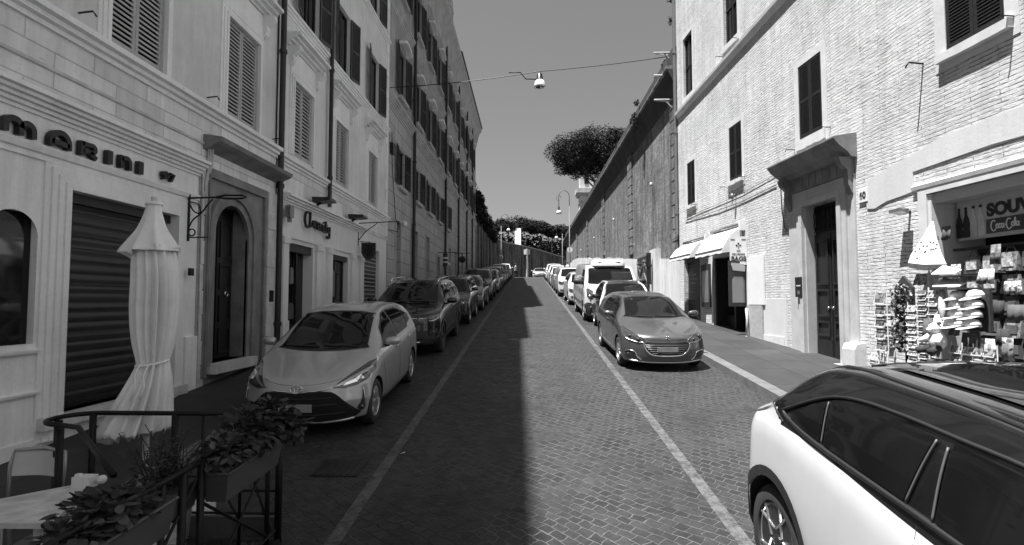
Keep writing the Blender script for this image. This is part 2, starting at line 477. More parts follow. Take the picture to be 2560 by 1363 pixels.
def mir(poly): return [(-a, b) for a, b in poly]
def sidewin(c, root, polys, seal=True, name='side_window', mat='glass'):
    for ax in 'RL':
        for p in polys:
            if seal:
                cx = sum(a for a, b in p) / len(p); cy = sum(b for a, b in p) / len(p)
                q = [(cx + (a - cx) * 1.0 + (.022 if a > cx else -.022), cy + (b - cy) + (.02 if b > cy else -.02)) for a, b in p]
                c.panel('window_seal', q, ax, M['seal'], root, .002)
            c.panel(name, p, ax, M[mat], root, .005)
def seams(c, root, lines, axis='R', r=.004):
    for ln in lines: c.line('panel_gap', ln, axis, r, M['seam'], root, off=-.0015, k=4, n=4, mirror=(axis in 'R'))
def wipers(c, root, z0, x=.5):
    mb = MB()
    for xs in ((-.05, -.55), (.5, 0.0)):
        q = []
        for i in range(7):
            t = i / 6; cc, nn = c.cast('F', xs[0] + (xs[1] - xs[0]) * t, z0 + .015 * t); q.append(cc + nn * .02)
        mb.tube(q, .008, 5)
    mb.build('wipers', M['plast'], root, world=False)
def plate(c, root, z, w=.42, h=.10):
    p, n = c.cast('F', 0, z); y = p.y - .02
    mb = MB(); mb.box(-w / 2, w / 2, y, y + .012, z - h / 2, z + h / 2); mb.build('number_plate', M['plate'], root, world=False)
def wheels4(c, root, style, w=.19):
    for y in (c.wf, c.wr):
        for sg in (1, -1): wheel(c.R, w, root, sg * (c.W / 2 - w / 2 - .02), y, c.R, style, sg)
def rear_lights(c, root, poly):
    for p in (poly, mir(poly)): c.panel('tail_lamp', p, 'B', M['redlamp'], root, .006)

def silver_hatch(name='parked_car'):
    c = Car(L=3.95, W=1.70, H=1.50, zb=.19, belt=((0, .66), (.45, .80), (1.0, .92), (2.2, .97), (3.95, 1.05)),
            top=((0, .68), (.12, .735), (.4, .83), (.9, .97), (1.0, 1.0), (1.35, 1.2), (1.78, 1.415), (2.0, 1.47), (2.5, 1.51), (3.3, 1.49), (3.95, 1.40)),
            wroof=.56, nose=.42, nosez=.25, nose_p=2.4, tail=.22, tailz=.55, wf=.74, wr=3.26, R=.305)
    r = empty(name); b = body(c, r, M['silver'])
    ws = [(-.64, 1.01), (-.60, 1.04), (-.525, 1.40), (-.3, 1.43), (0, 1.438), (.3, 1.43), (.525, 1.40), (.60, 1.04), (.64, 1.01), (.3, .985), (0, .98), (-.3, .985)]
    c.panel('windscreen_seal', [(a * 1.035, 1.2 + (z - 1.2) * 1.06) for a, z in ws], 'F', M['seal'], r, .002)
    c.panel('windscreen', ws, 'F', M['glass'], r, .005)
    sidewin(c, r, [[(1.30, 1.02), (1.55, 1.20), (1.95, 1.385), (2.14, 1.405), (2.16, 1.03), (1.8, 1.0)], [(2.25, 1.035), (2.23, 1.41), (2.75, 1.40), (2.98, 1.36), (3.05, 1.11), (3.0, 1.07)], [(3.1, 1.12), (3.05, 1.34), (3.28, 1.27), (3.36, 1.18)]])
    hl = [(.42, .625), (.50, .69), (.62, .775), (.74, .855), (.81, .88), (.825, .78), (.80, .68), (.70, .63), (.56, .61)]
    for p in (hl, mir(hl)):
        o = c.panel('headlight', p, 'F', M['lens'], r, .006, .04)
        sg = 1 if p is hl else -1
        c.panel('headlight_surround', [(sg * .44, .636), (sg * .60, .72), (sg * .79, .805), (sg * .805, .79), (sg * .64, .70), (sg * .50, .64)], 'F', M['alloy'], o, .009, .04)
        c.panel('headlight_chrome', [(sg * .52, .655), (sg * .66, .70), (sg * .70, .755), (sg * .785, .775), (sg * .77, .755), (sg * .72, .735), (sg * .685, .665), (sg * .55, .64)], 'F', M['chrome'], o, .011, .04)
        mb = MB(); p0, nn = c.cast('F', sg * .73, .70); mb.ball(p0 - nn * .01, .04, 12, 8); mb.build('headlight_bulb', M['chrome'], o, smooth=True, world=False)
    for sg in (1, -1):
        c.line('chrome_bar', [(sg * .12, .60), (sg * .25, .60), (sg * .42, .63)], 'F', .008, M['chrome'], r)
        c.line('grille_edge', [(sg * .12, .565), (sg * .30, .585), (sg * .44, .56), (sg * .56, .45), (sg * .68, .30)], 'F', .008, M['seal'], r)
    gr = [(-.10, .585), (-.28, .60), (-.42, .58), (-.54, .48), (-.74, .28), (-.66, .225), (-.3, .215), (0, .212), (.3, .215), (.66, .225), (.74, .28), (.54, .48), (.42, .58), (.28, .60), (.10, .585), (0, .57)]
    g = c.panel('grille', gr, 'F', M['under'], r, .004, .05)
    mb = MB()
    for z in (.31, .43, .51):
        q = []
        w_ = .60 - (z - .27) * .75
        for i in range(13): a, nn = c.cast('F', -w_ + 2 * w_ * i / 12, z); q.append(a + nn * .012)
        mb.tube(q, .006, 4)
    mb.build('grille_slats', M['plast'], g, world=False)
    c.line('bumper_lip', [(-.66, .215), (-.4, .195), (0, .19), (.4, .195), (.66, .215)], 'F', .022, M['alloy'], r, off=.004)
    for sg in (1, -1):
        f = c.panel('fog_lamp', [(sg * x, z) for x, z in ((.705, .33), (.72, .30), (.76, .30), (.785, .34), (.785, .44), (.755, .56), (.755, .46), (.735, .40), (.71, .37))], 'F', M['plast'], r, .006, .04)
        mb = MB(); p0, nn = c.cast('F', sg * .745, .34); mb.ball(p0, (.034, .02, .036), 14, 8); mb.build('fog_lamp_lens', M['lens'], f, smooth=True, world=False)
        c.line('fog_trim', [(sg * .755, .58), (sg * .775, .47), (sg * .775, .36)], 'F', .008, M['chrome'], f, off=.008)
    # badge: plain oval ring with inner bars
    mb = MB(); p0, nn = c.cast('F', 0, .625); q = nn.to_track_quat('Z', 'Y').to_matrix().to_4x4(); q.translation = p0 + nn * .012
    def ell(a, b, ox=0, oy=0): return [(ox + a * math.cos(t * math.pi / 12), oy + b * math.sin(t * math.pi / 12), 0) for t in range(25)]
    mb.tube(ell(.075, .05), .008, 6, M=q); mb.tube(ell(.024, .046), .006, 6, M=q); mb.tube(ell(.052, .018, 0, .022), .006, 6, M=q)
    mb.build('badge', M['chrome'], r, smooth=True, world=False)
    c.line('panel_gap', [(-.50, .72), (-.35, .69), (-.15, .672), (0, .668), (.15, .672), (.35, .69), (.50, .72)], 'F', .0035, M['seam'], r, off=-.0015)
    seams(c, r, [[(1.12, .98), (1.16, .7), (1.24, .4), (1.3, .25)], [(2.2, 1.0), (2.2, .7), (2.17, .4), (2.15, .27)], [(3.1, 1.05), (3.12, .8), (2.98, .62), (2.86, .5)]])
    for a in ('R', 'L'):
        c.line('door_handle', [(1.93, .86), (2.02, .875), (2.12, .87)], a, .014, M['silver'], r, off=.022)
        c.line('door_handle', [(2.83, .89), (2.92, .905), (3.02, .90)], a, .014, M['silver'], r, off=.022)
        c.line('sill_trim', [(1.2, .25), (2.0, .235), (2.8, .25)], a, .02, M['plast'], r)
    plate(c, r, .40)
    wipers(c, r, 1.005)
    mirror_unit(c, r, 1.32, 1.0, M['silver'], 1.05)
    rear_lights(c, r, [(.55, .85), (.72, .82), (.70, 1.15), (.60, 1.2)])
    wheels4(c, r, 'silver7')
    return r

def black_suv(name='parked_car'):
    c = Car(L=4.4, W=1.82, H=1.64, zb=.26, belt=((0, .86), (.4, .96), (1.1, 1.03), (2.4, 1.08), (4.4, 1.14)),
            top=((0, .90), (.1, .95), (.5, 1.03), (1.12, 1.10), (1.22, 1.13), (1.6, 1.36), (2.0, 1.56), (2.3, 1.62), (3.2, 1.64), (4.4, 1.56)),
            wroof=.62, nose=.34, nosez=.08, nose_p=3.2, tail=.2, tailz=.45, wf=.86, wr=3.5, R=.355, hood_in=.9)
    r = empty(name); body(c, r, M['black'])
    ws = [(-.70, 1.13), (-.60, 1.53), (-.3, 1.56), (0, 1.565), (.3, 1.56), (.60, 1.53), (.70, 1.13), (.3, 1.11), (0, 1.105), (-.3, 1.11)]
    c.panel('windscreen', ws, 'F', M['glass'], r, .005)
    sidewin(c, r, [[(1.55, 1.12), (1.75, 1.30), (2.1, 1.50), (2.35, 1.515), (2.37, 1.14)], [(2.45, 1.14), (2.43, 1.52), (3.15, 1.51), (3.2, 1.17)], [(3.28, 1.18), (3.25, 1.5), (3.6, 1.46), (3.85, 1.28), (3.7, 1.2)]], False)
    c.line('window_trim', [(1.5, 1.10), (2.3, 1.125), (3.3, 1.16), (3.78, 1.2), (3.9, 1.29), (3.62, 1.485), (3.2, 1.53), (2.4, 1.54), (2.08, 1.52)], 'R', .011, M['chrome'], r, mirror=True, off=.006)
    hl = [(.66, .79), (.67, .87), (.76, .895), (.865, .93), (.88, .87), (.84, .81), (.74, .785)]
    for p in (hl, mir(hl)):
        o = c.panel('headlight', p, 'F', M['lens'], r, .008, .04)
        c.line('headlight_strip', [(p[0][0] * 1.02, .80), (p[0][0] * 1.15, .80), (p[0][0] * 1.27, .84)], 'F', .010, M['chrome'], o, off=.012)
    c.panel('grille', [(-.64, .75), (-.64, .875), (.64, .875), (.64, .75)], 'F', M['trim'], r, .004)
    for i in range(7):      # seven separate chrome-ringed slots
        x = -.54 + i * .18
        q = [(x - .068, .765), (x - .066, .86), (x + .066, .86), (x + .068, .765)]
        c.line('grille_ring', q + [q[0]], 'F', .009, M['chrome'], r, off=.008, k=0)
    c.panel('lower_grille', [(-.62, .42), (-.66, .58), (.66, .58), (.62, .42)], 'F', M['plast'], r, .004)
    c.panel('lower_bumper', [(-.88, .28), (-.89, .42), (-.6, .39), (0, .385), (.6, .39), (.89, .42), (.88, .28)], 'F', M['plast'], r, .004)
    c.line('skid_bar', [(-.5, .34), (0, .33), (.5, .34)], 'F', .018, M['chrome'], r, off=.01)
    for sg in (1, -1):
        f = c.panel('fog_lamp', [(sg * .68, .5), (sg * .68, .58), (sg * .84, .62), (sg * .86, .52)], 'F', M['plast'], r, .006)
        mb = MB(); p0, nn = c.cast('F', sg * .75, .55); mb.ball(p0, (.05, .02, .035), 12, 8); mb.build('fog_lamp_lens', M['lens'], f, smooth=True, world=False)
    for ax in 'RL':
        for y in (c.wf, c.wr):
            o_, i_ = [], []
            for k in range(13):
                a = math.pi * (k / 12) ; o_.append((y + math.cos(a) * .475, c.R + math.sin(a) * .46 - .04)); i_.append((y + math.cos(a) * .405, c.R + math.sin(a) * .405 - .04))
            c.panel('arch_trim', o_ + i_[::-1], ax, M['plast'], r, .008, .06)
        c.panel('sill_trim', [(1.3, .28), (1.3, .42), (3.05, .42), (3.05, .28)], ax, M['plast'], r, .008)
        c.line('door_handle', [(2.2, .97), (2.32, .98), (2.42, .975)], ax, .015, M['black'], r, off=.022)
        c.line('door_handle', [(3.1, .99), (3.2, 1.0), (3.3, .995)], ax, .015, M['black'], r, off=.022)
        mb = MB(); sx = 1 if ax == 'R' else -1
        mb.tube([(sx * .60, 1.9, 1.60), (sx * .60, 2.1, 1.67), (sx * .60, 3.6, 1.67), (sx * .60, 3.85, 1.59)], .018, 8)
        mb.build('roof_rail', M['chrome'], r, smooth=True, world=False)
    seams(c, r, [[(1.34, 1.05), (1.36, .7), (1.4, .45)], [(2.42, 1.1), (2.42, .7), (2.4, .44)], [(3.3, 1.15), (3.3, .9), (3.1, .7)]])
    wipers(c, r, 1.135); plate(c, r, .66)
    mirror_unit(c, r, 1.55, 1.10, M['black'], 1.2)
    wheels4(c, r, 'dark5', .23)
    rear_lights(c, r, [(.6, 1.0), (.8, .98), (.78, 1.12), (.6, 1.12)])
    return r

def grey_hatch(name='parked_car'):
    c = Car(L=3.97, W=1.74, H=1.46, zb=.18, belt=((0, .68), (.4, .80), (1.0, .91), (2.2, .96), (3.97, 1.02)),
            top=((0, .71), (.1, .755), (.45, .86), (.95, .965), (1.05, 1.0), (1.4, 1.18), (1.85, 1.385), (2.1, 1.43), (2.6, 1.46), (3.3, 1.44), (3.97, 1.36)),
            wroof=.55, nose=.36, nosez=.16, nose_p=2.6, tail=.24, tailz=.5, wf=.80, wr=3.34, R=.31)
    r = empty(name); body(c, r, M['grey'])
    ws = [(-.68, 1.01), (-.62, 1.05), (-.54, 1.36), (-.3, 1.39), (0, 1.398), (.3, 1.39), (.54, 1.36), (.62, 1.05), (.68, 1.01), (.3, .985), (0, .978), (-.3, .985)]
    c.panel('windscreen_seal', [(a * 1.03, 1.19 + (z - 1.19) * 1.06) for a, z in ws], 'F', M['seal'], r, .002)
    c.panel('windscreen', ws, 'F', M['glass'], r, .005)
    c.line('windscreen_trim', [(-.66, 1.0), (-.3, .973), (0, .967), (.3, .973), (.66, 1.0)], 'F', .006, M['chrome'], r)
    sidewin(c, r, [[(1.33, 1.01), (1.6, 1.19), (2.0, 1.345), (2.2, 1.36), (2.22, 1.01)], [(2.3, 1.01), (2.28, 1.365), (2.85, 1.35), (3.08, 1.25), (3.05, 1.04)]])
    hl = [(.40, .60), (.44, .66), (.58, .725), (.72, .81), (.805, .87), (.82, .79), (.80, .69), (.72, .63), (.56, .59)]
    for p in (hl, mir(hl)):
        sg = 1 if p is hl else -1
        o = c.panel('headlight', p, 'F', M['lens'], r, .006, .04)
        c.line('headlight_trim', p + [p[0]], 'F', .007, M['chrome'], o, off=.010, k=2)
        for x, z in ((.56, .645), (.70, .70)):
            mb = MB(); p0, nn = c.cast('F', sg * x, z); mb.ball(p0, .036, 12, 8); mb.build('headlight_bulb', M['alloydark'], o, smooth=True, world=False)
    gr = [(-.46, .575), (-.45, .50), (-.38, .40), (-.27, .34), (0, .325), (.27, .34), (.38, .40), (.45, .50), (.46, .575), (0, .56)]
    g = c.panel('grille', gr, 'F', M['plast'], r, .004, .05)
    c.line('grille_surround', gr[:-1], 'F', .016, M['chrome'], r, off=.008, k=3)
    mb = MB()
    for z, w_ in ((.54, .43), (.50, .42), (.46, .38), (.42, .34), (.38, .3)):
        q = []
        for i in range(11): a, nn = c.cast('F', -w_ + 2 * w_ * i / 10, z); q.append(a + nn * .01)
        mb.tube(q, .007, 4)
    mb.build('grille_slats', M['grey'], g, world=False)
    c.line('grille_gap', [(-.42, .605), (-.2, .59), (0, .585), (.2, .59), (.42, .605)], 'F', .010, M['seal'], r, off=.001)
    for sg in (1, -1):
        f = c.panel('fog_lamp', [(sg * x, z) for x, z in ((.56, .275), (.60, .37), (.70, .41), (.80, .39), (.79, .31), (.70, .26))], 'F', M['plast'], r, .005, .04)
        c.line('fog_trim', [(sg * x, z) for x, z in ((.50, .235), (.58, .30), (.62, .385), (.71, .42), (.80, .40))], 'F', .011, M['chrome'], f, off=.008)
        mb = MB(); p0, nn = c.cast('F', sg * .74, .335); mb.ball(p0, (.035, .02, .035), 12, 8); mb.build('fog_lamp_lens', M['lens'], f, smooth=True, world=False)
    c.line('bumper_lip', [(-.72, .215), (-.4, .195), (0, .19), (.4, .195), (.72, .215)], 'F', .018, M['alloy'], r, off=.004)
    # small upright animal-like badge reduced to an abstract bright shape
    p0, nn = c.cast('F', 0, .685); q = nn.to_track_quat('Z', 'Y').to_matrix().to_4x4(); q.translation = p0 + nn * .008
    mb = MB()
    for pts in ([(-.035, .03, 0), (-.01, .045, 0), (.01, .03, 0), (0, .005, 0), (.02, -.02, 0), (.03, -.05, 0)], [(.01, .03, 0), (.035, .02, 0), (.03, 0, 0)], [(0, .005, 0), (-.025, -.01, 0), (-.03, -.045, 0)]):
        mb.tube(pts, .010, 6, M=q)
    mb.build('badge', M['chrome'], r, smooth=True, world=False)
    seams(c, r, [[(1.14, .97), (1.2, .7), (1.28, .4), (1.32, .25)], [(2.27, 1.0), (2.27, .7), (2.22, .4), (2.2, .25)], [(3.1, 1.0), (3.12, .8), (3.0, .62)]])
    c.line('panel_gap', [(-.80, .87), (-.6, .735), (-.42, .665), (0, .65), (.42, .665), (.6, .735), (.80, .87)], 'F', .004, M['seam'], r, off=-.001, k=3)
    for a in ('R', 'L'):
        c.line('door_handle', [(2.0, .86), (2.1, .87), (2.2, .865)], a, .014, M['grey'], r, off=.022)
        c.line('sill_trim', [(1.3, .24), (2.0, .225), (2.9, .24)], a, .016, M['chrome'], r)
    plate(c, r, .46); wipers(c, r, 1.0)
    mirror_unit(c, r, 1.38, 1.0, M['grey'], 1.1)
    rear_lights(c, r, [(.5, .8), (.72, .8), (.68, .95), (.5, .95)])
    wheels4(c, r, 'silver5')
    return r

def plain_car(name='parked_car', kind='hatch', col='dark', wst='silver5', lights='round'):
    """the cars further up the street"""
    if kind == 'tall':
        c = Car(L=3.65, W=1.66, H=1.56, zb=.22, belt=((0, .76), (.4, .86), (.9, .95), (3.65, 1.02)), top=((0, .80), (.1, .85), (.4, .93), (.8, 1.02), (.88, 1.06), (1.2, 1.3), (1.5, 1.48), (1.8, 1.54), (3.0, 1.56), (3.65, 1.5)),
                wroof=.60, nose=.26, nosez=.1, tail=.16, tailz=.25, wf=.66, wr=2.96, R=.30)
        zc, zh, xw = 1.08, 1.46, .64; sw = [[(1.25, 1.03), (1.5, 1.28), (1.7, 1.43), (1.95, 1.45), (1.97, 1.04)], [(2.05, 1.04), (2.03, 1.455), (2.75, 1.44), (2.78, 1.07)], [(2.86, 1.08), (2.83, 1.43), (3.15, 1.4), (3.25, 1.1)]]
        hz = .72
    elif kind == 'suv':
        c = Car(L=4.3, W=1.80, H=1.62, zb=.24, belt=((0, .82), (.4, .93), (1.1, 1.01), (4.3, 1.08)), top=((0, .86), (.1, .91), (.5, 1.0), (1.1, 1.08), (1.2, 1.12), (1.6, 1.35), (2.0, 1.54), (2.3, 1.6), (3.3, 1.62), (4.3, 1.52)),
                wroof=.62, nose=.3, nosez=.1, tail=.2, tailz=.45, wf=.84, wr=3.44, R=.34, hood_in=.9)
        zc, zh, xw = 1.12, 1.54, .68; sw = [[(1.52, 1.08), (1.75, 1.28), (2.1, 1.48), (2.35, 1.49), (2.37, 1.1)], [(2.45, 1.1), (2.43, 1.5), (3.15, 1.48), (3.2, 1.12)], [(3.28, 1.13), (3.25, 1.47), (3.6, 1.42), (3.8, 1.2)]]
        hz = .78
    elif kind == 'saloon':
        c = Car(L=4.45, W=1.78, H=1.44, zb=.2, belt=((0, .68), (.4, .79), (1.1, .90), (4.45, .96)), top=((0, .70), (.1, .74), (.5, .84), (1.15, .96), (1.25, .99), (1.7, 1.2), (2.1, 1.37), (2.5, 1.43), (3.1, 1.42), (3.7, 1.2), (4.0, 1.08), (4.45, 1.02)),
                wroof=.56, nose=.34, nosez=.12, tail=.24, tailz=.2, wf=.84, wr=3.5, R=.32)
        zc, zh, xw = 1.0, 1.37, .68; sw = [[(1.55, .98), (1.9, 1.2), (2.2, 1.33), (2.45, 1.35), (2.47, .99)], [(2.55, .99), (2.53, 1.35), (3.0, 1.33), (3.45, 1.1), (3.4, 1.02)]]
        hz = .64
    else:
        c = Car(L=4.0, W=1.72, H=1.49, zb=.2, belt=((0, .70), (.4, .82), (1.0, .92), (4.0, 1.0)), top=((0, .73), (.1, .78), (.45, .88), (.95, .98), (1.05, 1.02), (1.4, 1.22), (1.8, 1.41), (2.1, 1.47), (3.2, 1.48), (4.0, 1.38)),
                wroof=.57, nose=.32, nosez=.14, tail=.2, tailz=.45, wf=.78, wr=3.3, R=.31)
        zc, zh, xw = 1.02, 1.41, .66; sw = [[(1.35, 1.01), (1.6, 1.2), (1.95, 1.36), (2.2, 1.385), (2.22, 1.02)], [(2.3, 1.02), (2.28, 1.39), (3.0, 1.37), (3.05, 1.05)], [(3.12, 1.06), (3.08, 1.35), (3.4, 1.25), (3.5, 1.1)]]
        hz = .67
    r = empty(name); body(c, r, M[col])
    ws = [(-xw, zc), (-xw + .1, zh - .03), (-.3, zh), (0, zh + .005), (.3, zh), (xw - .1, zh - .03), (xw, zc), (.3, zc - .02), (0, zc - .025), (-.3, zc - .02)]
    c.panel('windscreen', ws, 'F', M['glass'], r, .005, .1)
    sidewin(c, r, sw, seal=False)
    w = c.W / 2
    for sg in (1, -1):
        if lights == 'round':
            pl = [(sg * (w - .22) + .13 * math.cos(a), hz + .075 * math.sin(a)) for a in [k * math.pi / 7 for k in range(14)]]
        else:
            pl = [(sg * x, hz + z) for x, z in ((w - .42, -.04), (w - .38, .03), (w - .12, .10), (w - .05, .11), (w - .04, 0), (w - .1, -.06))]
        o = c.panel('headlight', pl, 'F', M['lens'], r, .008, .06)
        mb = MB(); p0, nn = c.cast('F', sg * (w - .2), hz); mb.ball(p0, .04, 10, 6); mb.build('headlight_bulb', M['chrome'], o, smooth=True, world=False)
        c.panel('fog_lamp', [(sg * (w - .3), .36), (sg * (w - .3), .42), (sg * (w - .14), .44), (sg * (w - .12), .36)], 'F', M['plast'], r, .006)
    c.panel('grille', [(-.34, hz - .10), (-.38, hz - .01), (.38, hz - .01), (.34, hz - .10)], 'F', M['plast'], r, .005)
    c.line('chrome_bar', [(-.36, hz - .005), (0, hz - .012), (.36, hz - .005)], 'F', .011, M['chrome'], r, off=.008)
    c.panel('lower_grille', [(-.5, .28), (-.56, .42), (.56, .42), (.5, .28)], 'F', M['plast'], r, .005)
    c.line('bumper_trim', [(-w + .1, .22), (0, .2), (w - .1, .22)], 'F', .018, M['plast'], r)
    seams(c, r, [[(1.2, .9), (1.25, .6), (1.3, .3)], [(c.wf + (c.wr - c.wf) * .58, .98), (c.wf + (c.wr - c.wf) * .58, .3)]])
    for a in 'RL':
        for y in (c.wf + (c.wr - c.wf) * .5, c.wf + (c.wr - c.wf) * .88): c.line('door_handle', [(y, .9), (y + .16, .905)], a, .014, M['chrome'], r, off=.02, k=2)
    plate(c, r, hz - .19); mirror_unit(c, r, 1.3 if kind != 'suv' else 1.5, zc - .01, M[col] if col != 'white' else M['plast'], 1.05)
    rear_lights(c, r, [(w - .3, .75), (w - .12, .75), (w - .14, 1.0), (w - .25, 1.0)])
    wheels4(c, r, wst)
    return r

def city_car(name='parked_car'):
    """tiny two-seat car: short, tall, dark cabin shell with a pale safety-cell arc"""
    c = Car(L=2.70, W=1.62, H=1.55, zb=.2, belt=((0, .74), (.3, .86), (.6, .94), (2.7, 1.0)), top=((0, .78), (.08, .84), (.3, .95), (.55, 1.05), (.62, 1.09), (.9, 1.3), (1.2, 1.47), (1.5, 1.53), (2.2, 1.55), (2.7, 1.48)),
            wroof=.58, nose=.26, nosez=.12, tail=.2, tailz=.35, wf=.50, wr=2.33, R=.295)
    r = empty(name); body(c, r, M['dark'])
    ws = [(-.66, 1.1), (-.54, 1.44), (0, 1.47), (.54, 1.44), (.66, 1.1), (0, 1.06)]
    c.panel('windscreen', ws, 'F', M['glass'], r, .005)
    sidewin(c, r, [[(.95, 1.02), (1.15, 1.28), (1.4, 1.44), (1.85, 1.46), (1.87, 1.03)], [(1.97, 1.05), (1.95, 1.44), (2.3, 1.4), (2.35, 1.08)]])
    c.line('safety_cell', [(.55, .35), (.62, .7), (.72, .98), (.95, 1.27), (1.3, 1.485), (1.8, 1.51)], 'R', .035, M['beige'], r, mirror=True)
    hl = [(.5, .68), (.52, .78), (.66, .83), (.74, .78), (.70, .68)]
    for p in (hl, mir(hl)): c.panel('headlight', p, 'F', M['lens'], r, .008, .05)
    c.panel('grille', [(-.4, .56), (-.42, .66), (.42, .66), (.4, .56)], 'F', M['plast'], r, .005)
    c.panel('lower_grille', [(-.5, .26), (-.55, .42), (.55, .42), (.5, .26)], 'F', M['plast'], r, .005)
    seams(c, r, [[(1.92, 1.0), (1.92, .6), (1.85, .3)]])
    c.line('door_handle', [(1.6, .9), (1.76, .905)], 'R', .014, M['chrome'], r, off=.02, k=2, mirror=True)
    plate(c, r, .49); mirror_unit(c, r, .95, 1.03, M['black'], 1.1)
    wheels4(c, r, 'silver5', .17)
    return r

def delivery_van(name='delivery_van'):
    c = Car(L=5.0, W=1.96, H=1.95, zb=.24, belt=((0, .92), (.25, 1.04), (.7, 1.14), (1.2, 1.18), (5.0, 1.22)), top=((0, .96), (.08, 1.03), (.3, 1.12), (.62, 1.22), (.70, 1.27), (1.0, 1.55), (1.35, 1.83), (1.55, 1.90), (1.9, 1.94), (5.0, 1.93)),
            wroof=.80, nose=.26, nosez=.08, nose_p=3.2, tail=.08, tailz=.05, wf=.90, wr=4.0, R=.34, hood_in=.9)
    r = empty(name); body(c, r, M['white'])
    ws = [(-.82, 1.29), (-.80, 1.33), (-.74, 1.79), (-.68, 1.82), (0, 1.84), (.68, 1.82), (.74, 1.79), (.80, 1.33), (.82, 1.29), (0, 1.25)]
    c.panel('windscreen', ws, 'F', M['glass'], r, .005)
    sidewin(c, r, [[(.98, 1.27), (1.2, 1.5), (1.42, 1.74), (1.95, 1.76), (1.97, 1.25)]], True)
    for ax in 'RL': c.line('side_rubbing_strip', [(1.4, .62), (2.6, .60), (3.5, .62)], ax, .03, M['plast'], r)
    hl = [(.52, .80), (.60, .95), (.72, 1.08), (.84, 1.15), (.90, 1.10), (.90, .90), (.84, .82), (.68, .80)]
    for p in (hl, mir(hl)):
        sg = 1 if p is hl else -1
        o = c.panel('headlight', p, 'F', M['lens'], r, .006, .05)
        mb = MB(); p0, nn = c.cast('F', sg * .80, .90); mb.ball(p0, .055, 12, 8); mb.build('headlight_bulb', M['chrome'], o, smooth=True, world=False)
    c.panel('grille', [(-.52, .90), (-.50, .80), (-.40, .66), (-.2, .60), (.2, .60), (.40, .66), (.50, .80), (.52, .90), (0, .88)], 'F', M['plast'], r, .006)
    c.line('chrome_bar', [(-.5, .84), (-.3, .80), (0, .79), (.3, .80), (.5, .84)], 'F', .016, M['chrome'], r, off=.012)
    bp = [(-.97, .28), (-.97, .62), (-.90, .68), (-.78, .68), (-.62, .58), (-.45, .50), (0, .48), (.45, .50), (.62, .58), (.78, .68), (.90, .68), (.97, .62), (.97, .28), (.4, .25), (-.4, .25)]
    b = c.panel('front_bumper', bp, 'F', M['plast'], r, .008)
    for sg in (1, -1):
        mb = MB(); p0, nn = c.cast('F', sg * .76, .5); mb.ball(p0, (.09, .03, .07), 12, 8); mb.build('fog_lamp', M['lens'], r, smooth=True, world=False)
    c.line('bumper_lip', [(-.75, .30), (0, .28), (.75, .30)], 'F', .03, M['alloy'], r, off=.01)
    seams(c, r, [[(.88, 1.2), (.96, .9), (1.3, .6), (1.34, .3)], [(2.02, 1.85), (2.02, 1.2), (2.0, .3)], [(3.2, 1.85), (3.2, 1.2), (3.2, .3)]])
    c.line('door_handle', [(1.75, 1.05), (1.92, 1.055)], 'R', .018, M['plast'], r, off=.02, k=2, mirror=True)
    mirror_unit(c, r, 1.1, 1.30, M['plast'], 1.7, .93)
    wheels4(c, r, 'steel', .2); plate(c, r, .40)
    wipers(c, r, 1.285)
    # roof refrigeration unit
    mb = MB(); sec = []
    for y, w_, h_ in ((1.25, .42, .06), (1.32, .52, .17), (1.5, .60, .235), (1.8, .62, .255), (2.2, .60, .25), (2.45, .52, .17), (2.5, .45, .05)):
        sec.append([(-w_, y, 1.90), (-w_ * .98, y, 1.90 + h_ * .55), (-w_ * .8, y, 1.90 + h_ * .92), (0, y, 1.90 + h_), (w_ * .8, y, 1.90 + h_ * .92), (w_ * .98, y, 1.90 + h_ * .55), (w_, y, 1.90)])
    vs = [p for s_ in sec for p in s_]; n = 7
    mb.add(vs, [(i * n + k, i * n + k + 1, (i + 1) * n + k + 1, (i + 1) * n + k) for i in range(len(sec) - 1) for k in range(n - 1)] + [list(range(7))[::-1], list(range(len(vs) - 7, len(vs)))])
    u = mb.build('cooling_unit', M['white'], r, smooth=True, world=False, auto=50)
    for sg in (1, -1):
        mb = MB(); mb.prism([(sg * .05, 1.985), (sg * .40, 2.06), (sg * .36, 1.99), (sg * .22, 1.955)], lambda a, b_, w_: (a, w_, b_), 1.28, 1.40)
        mb.build('cooling_vent', M['under'], u, world=False)
    return r

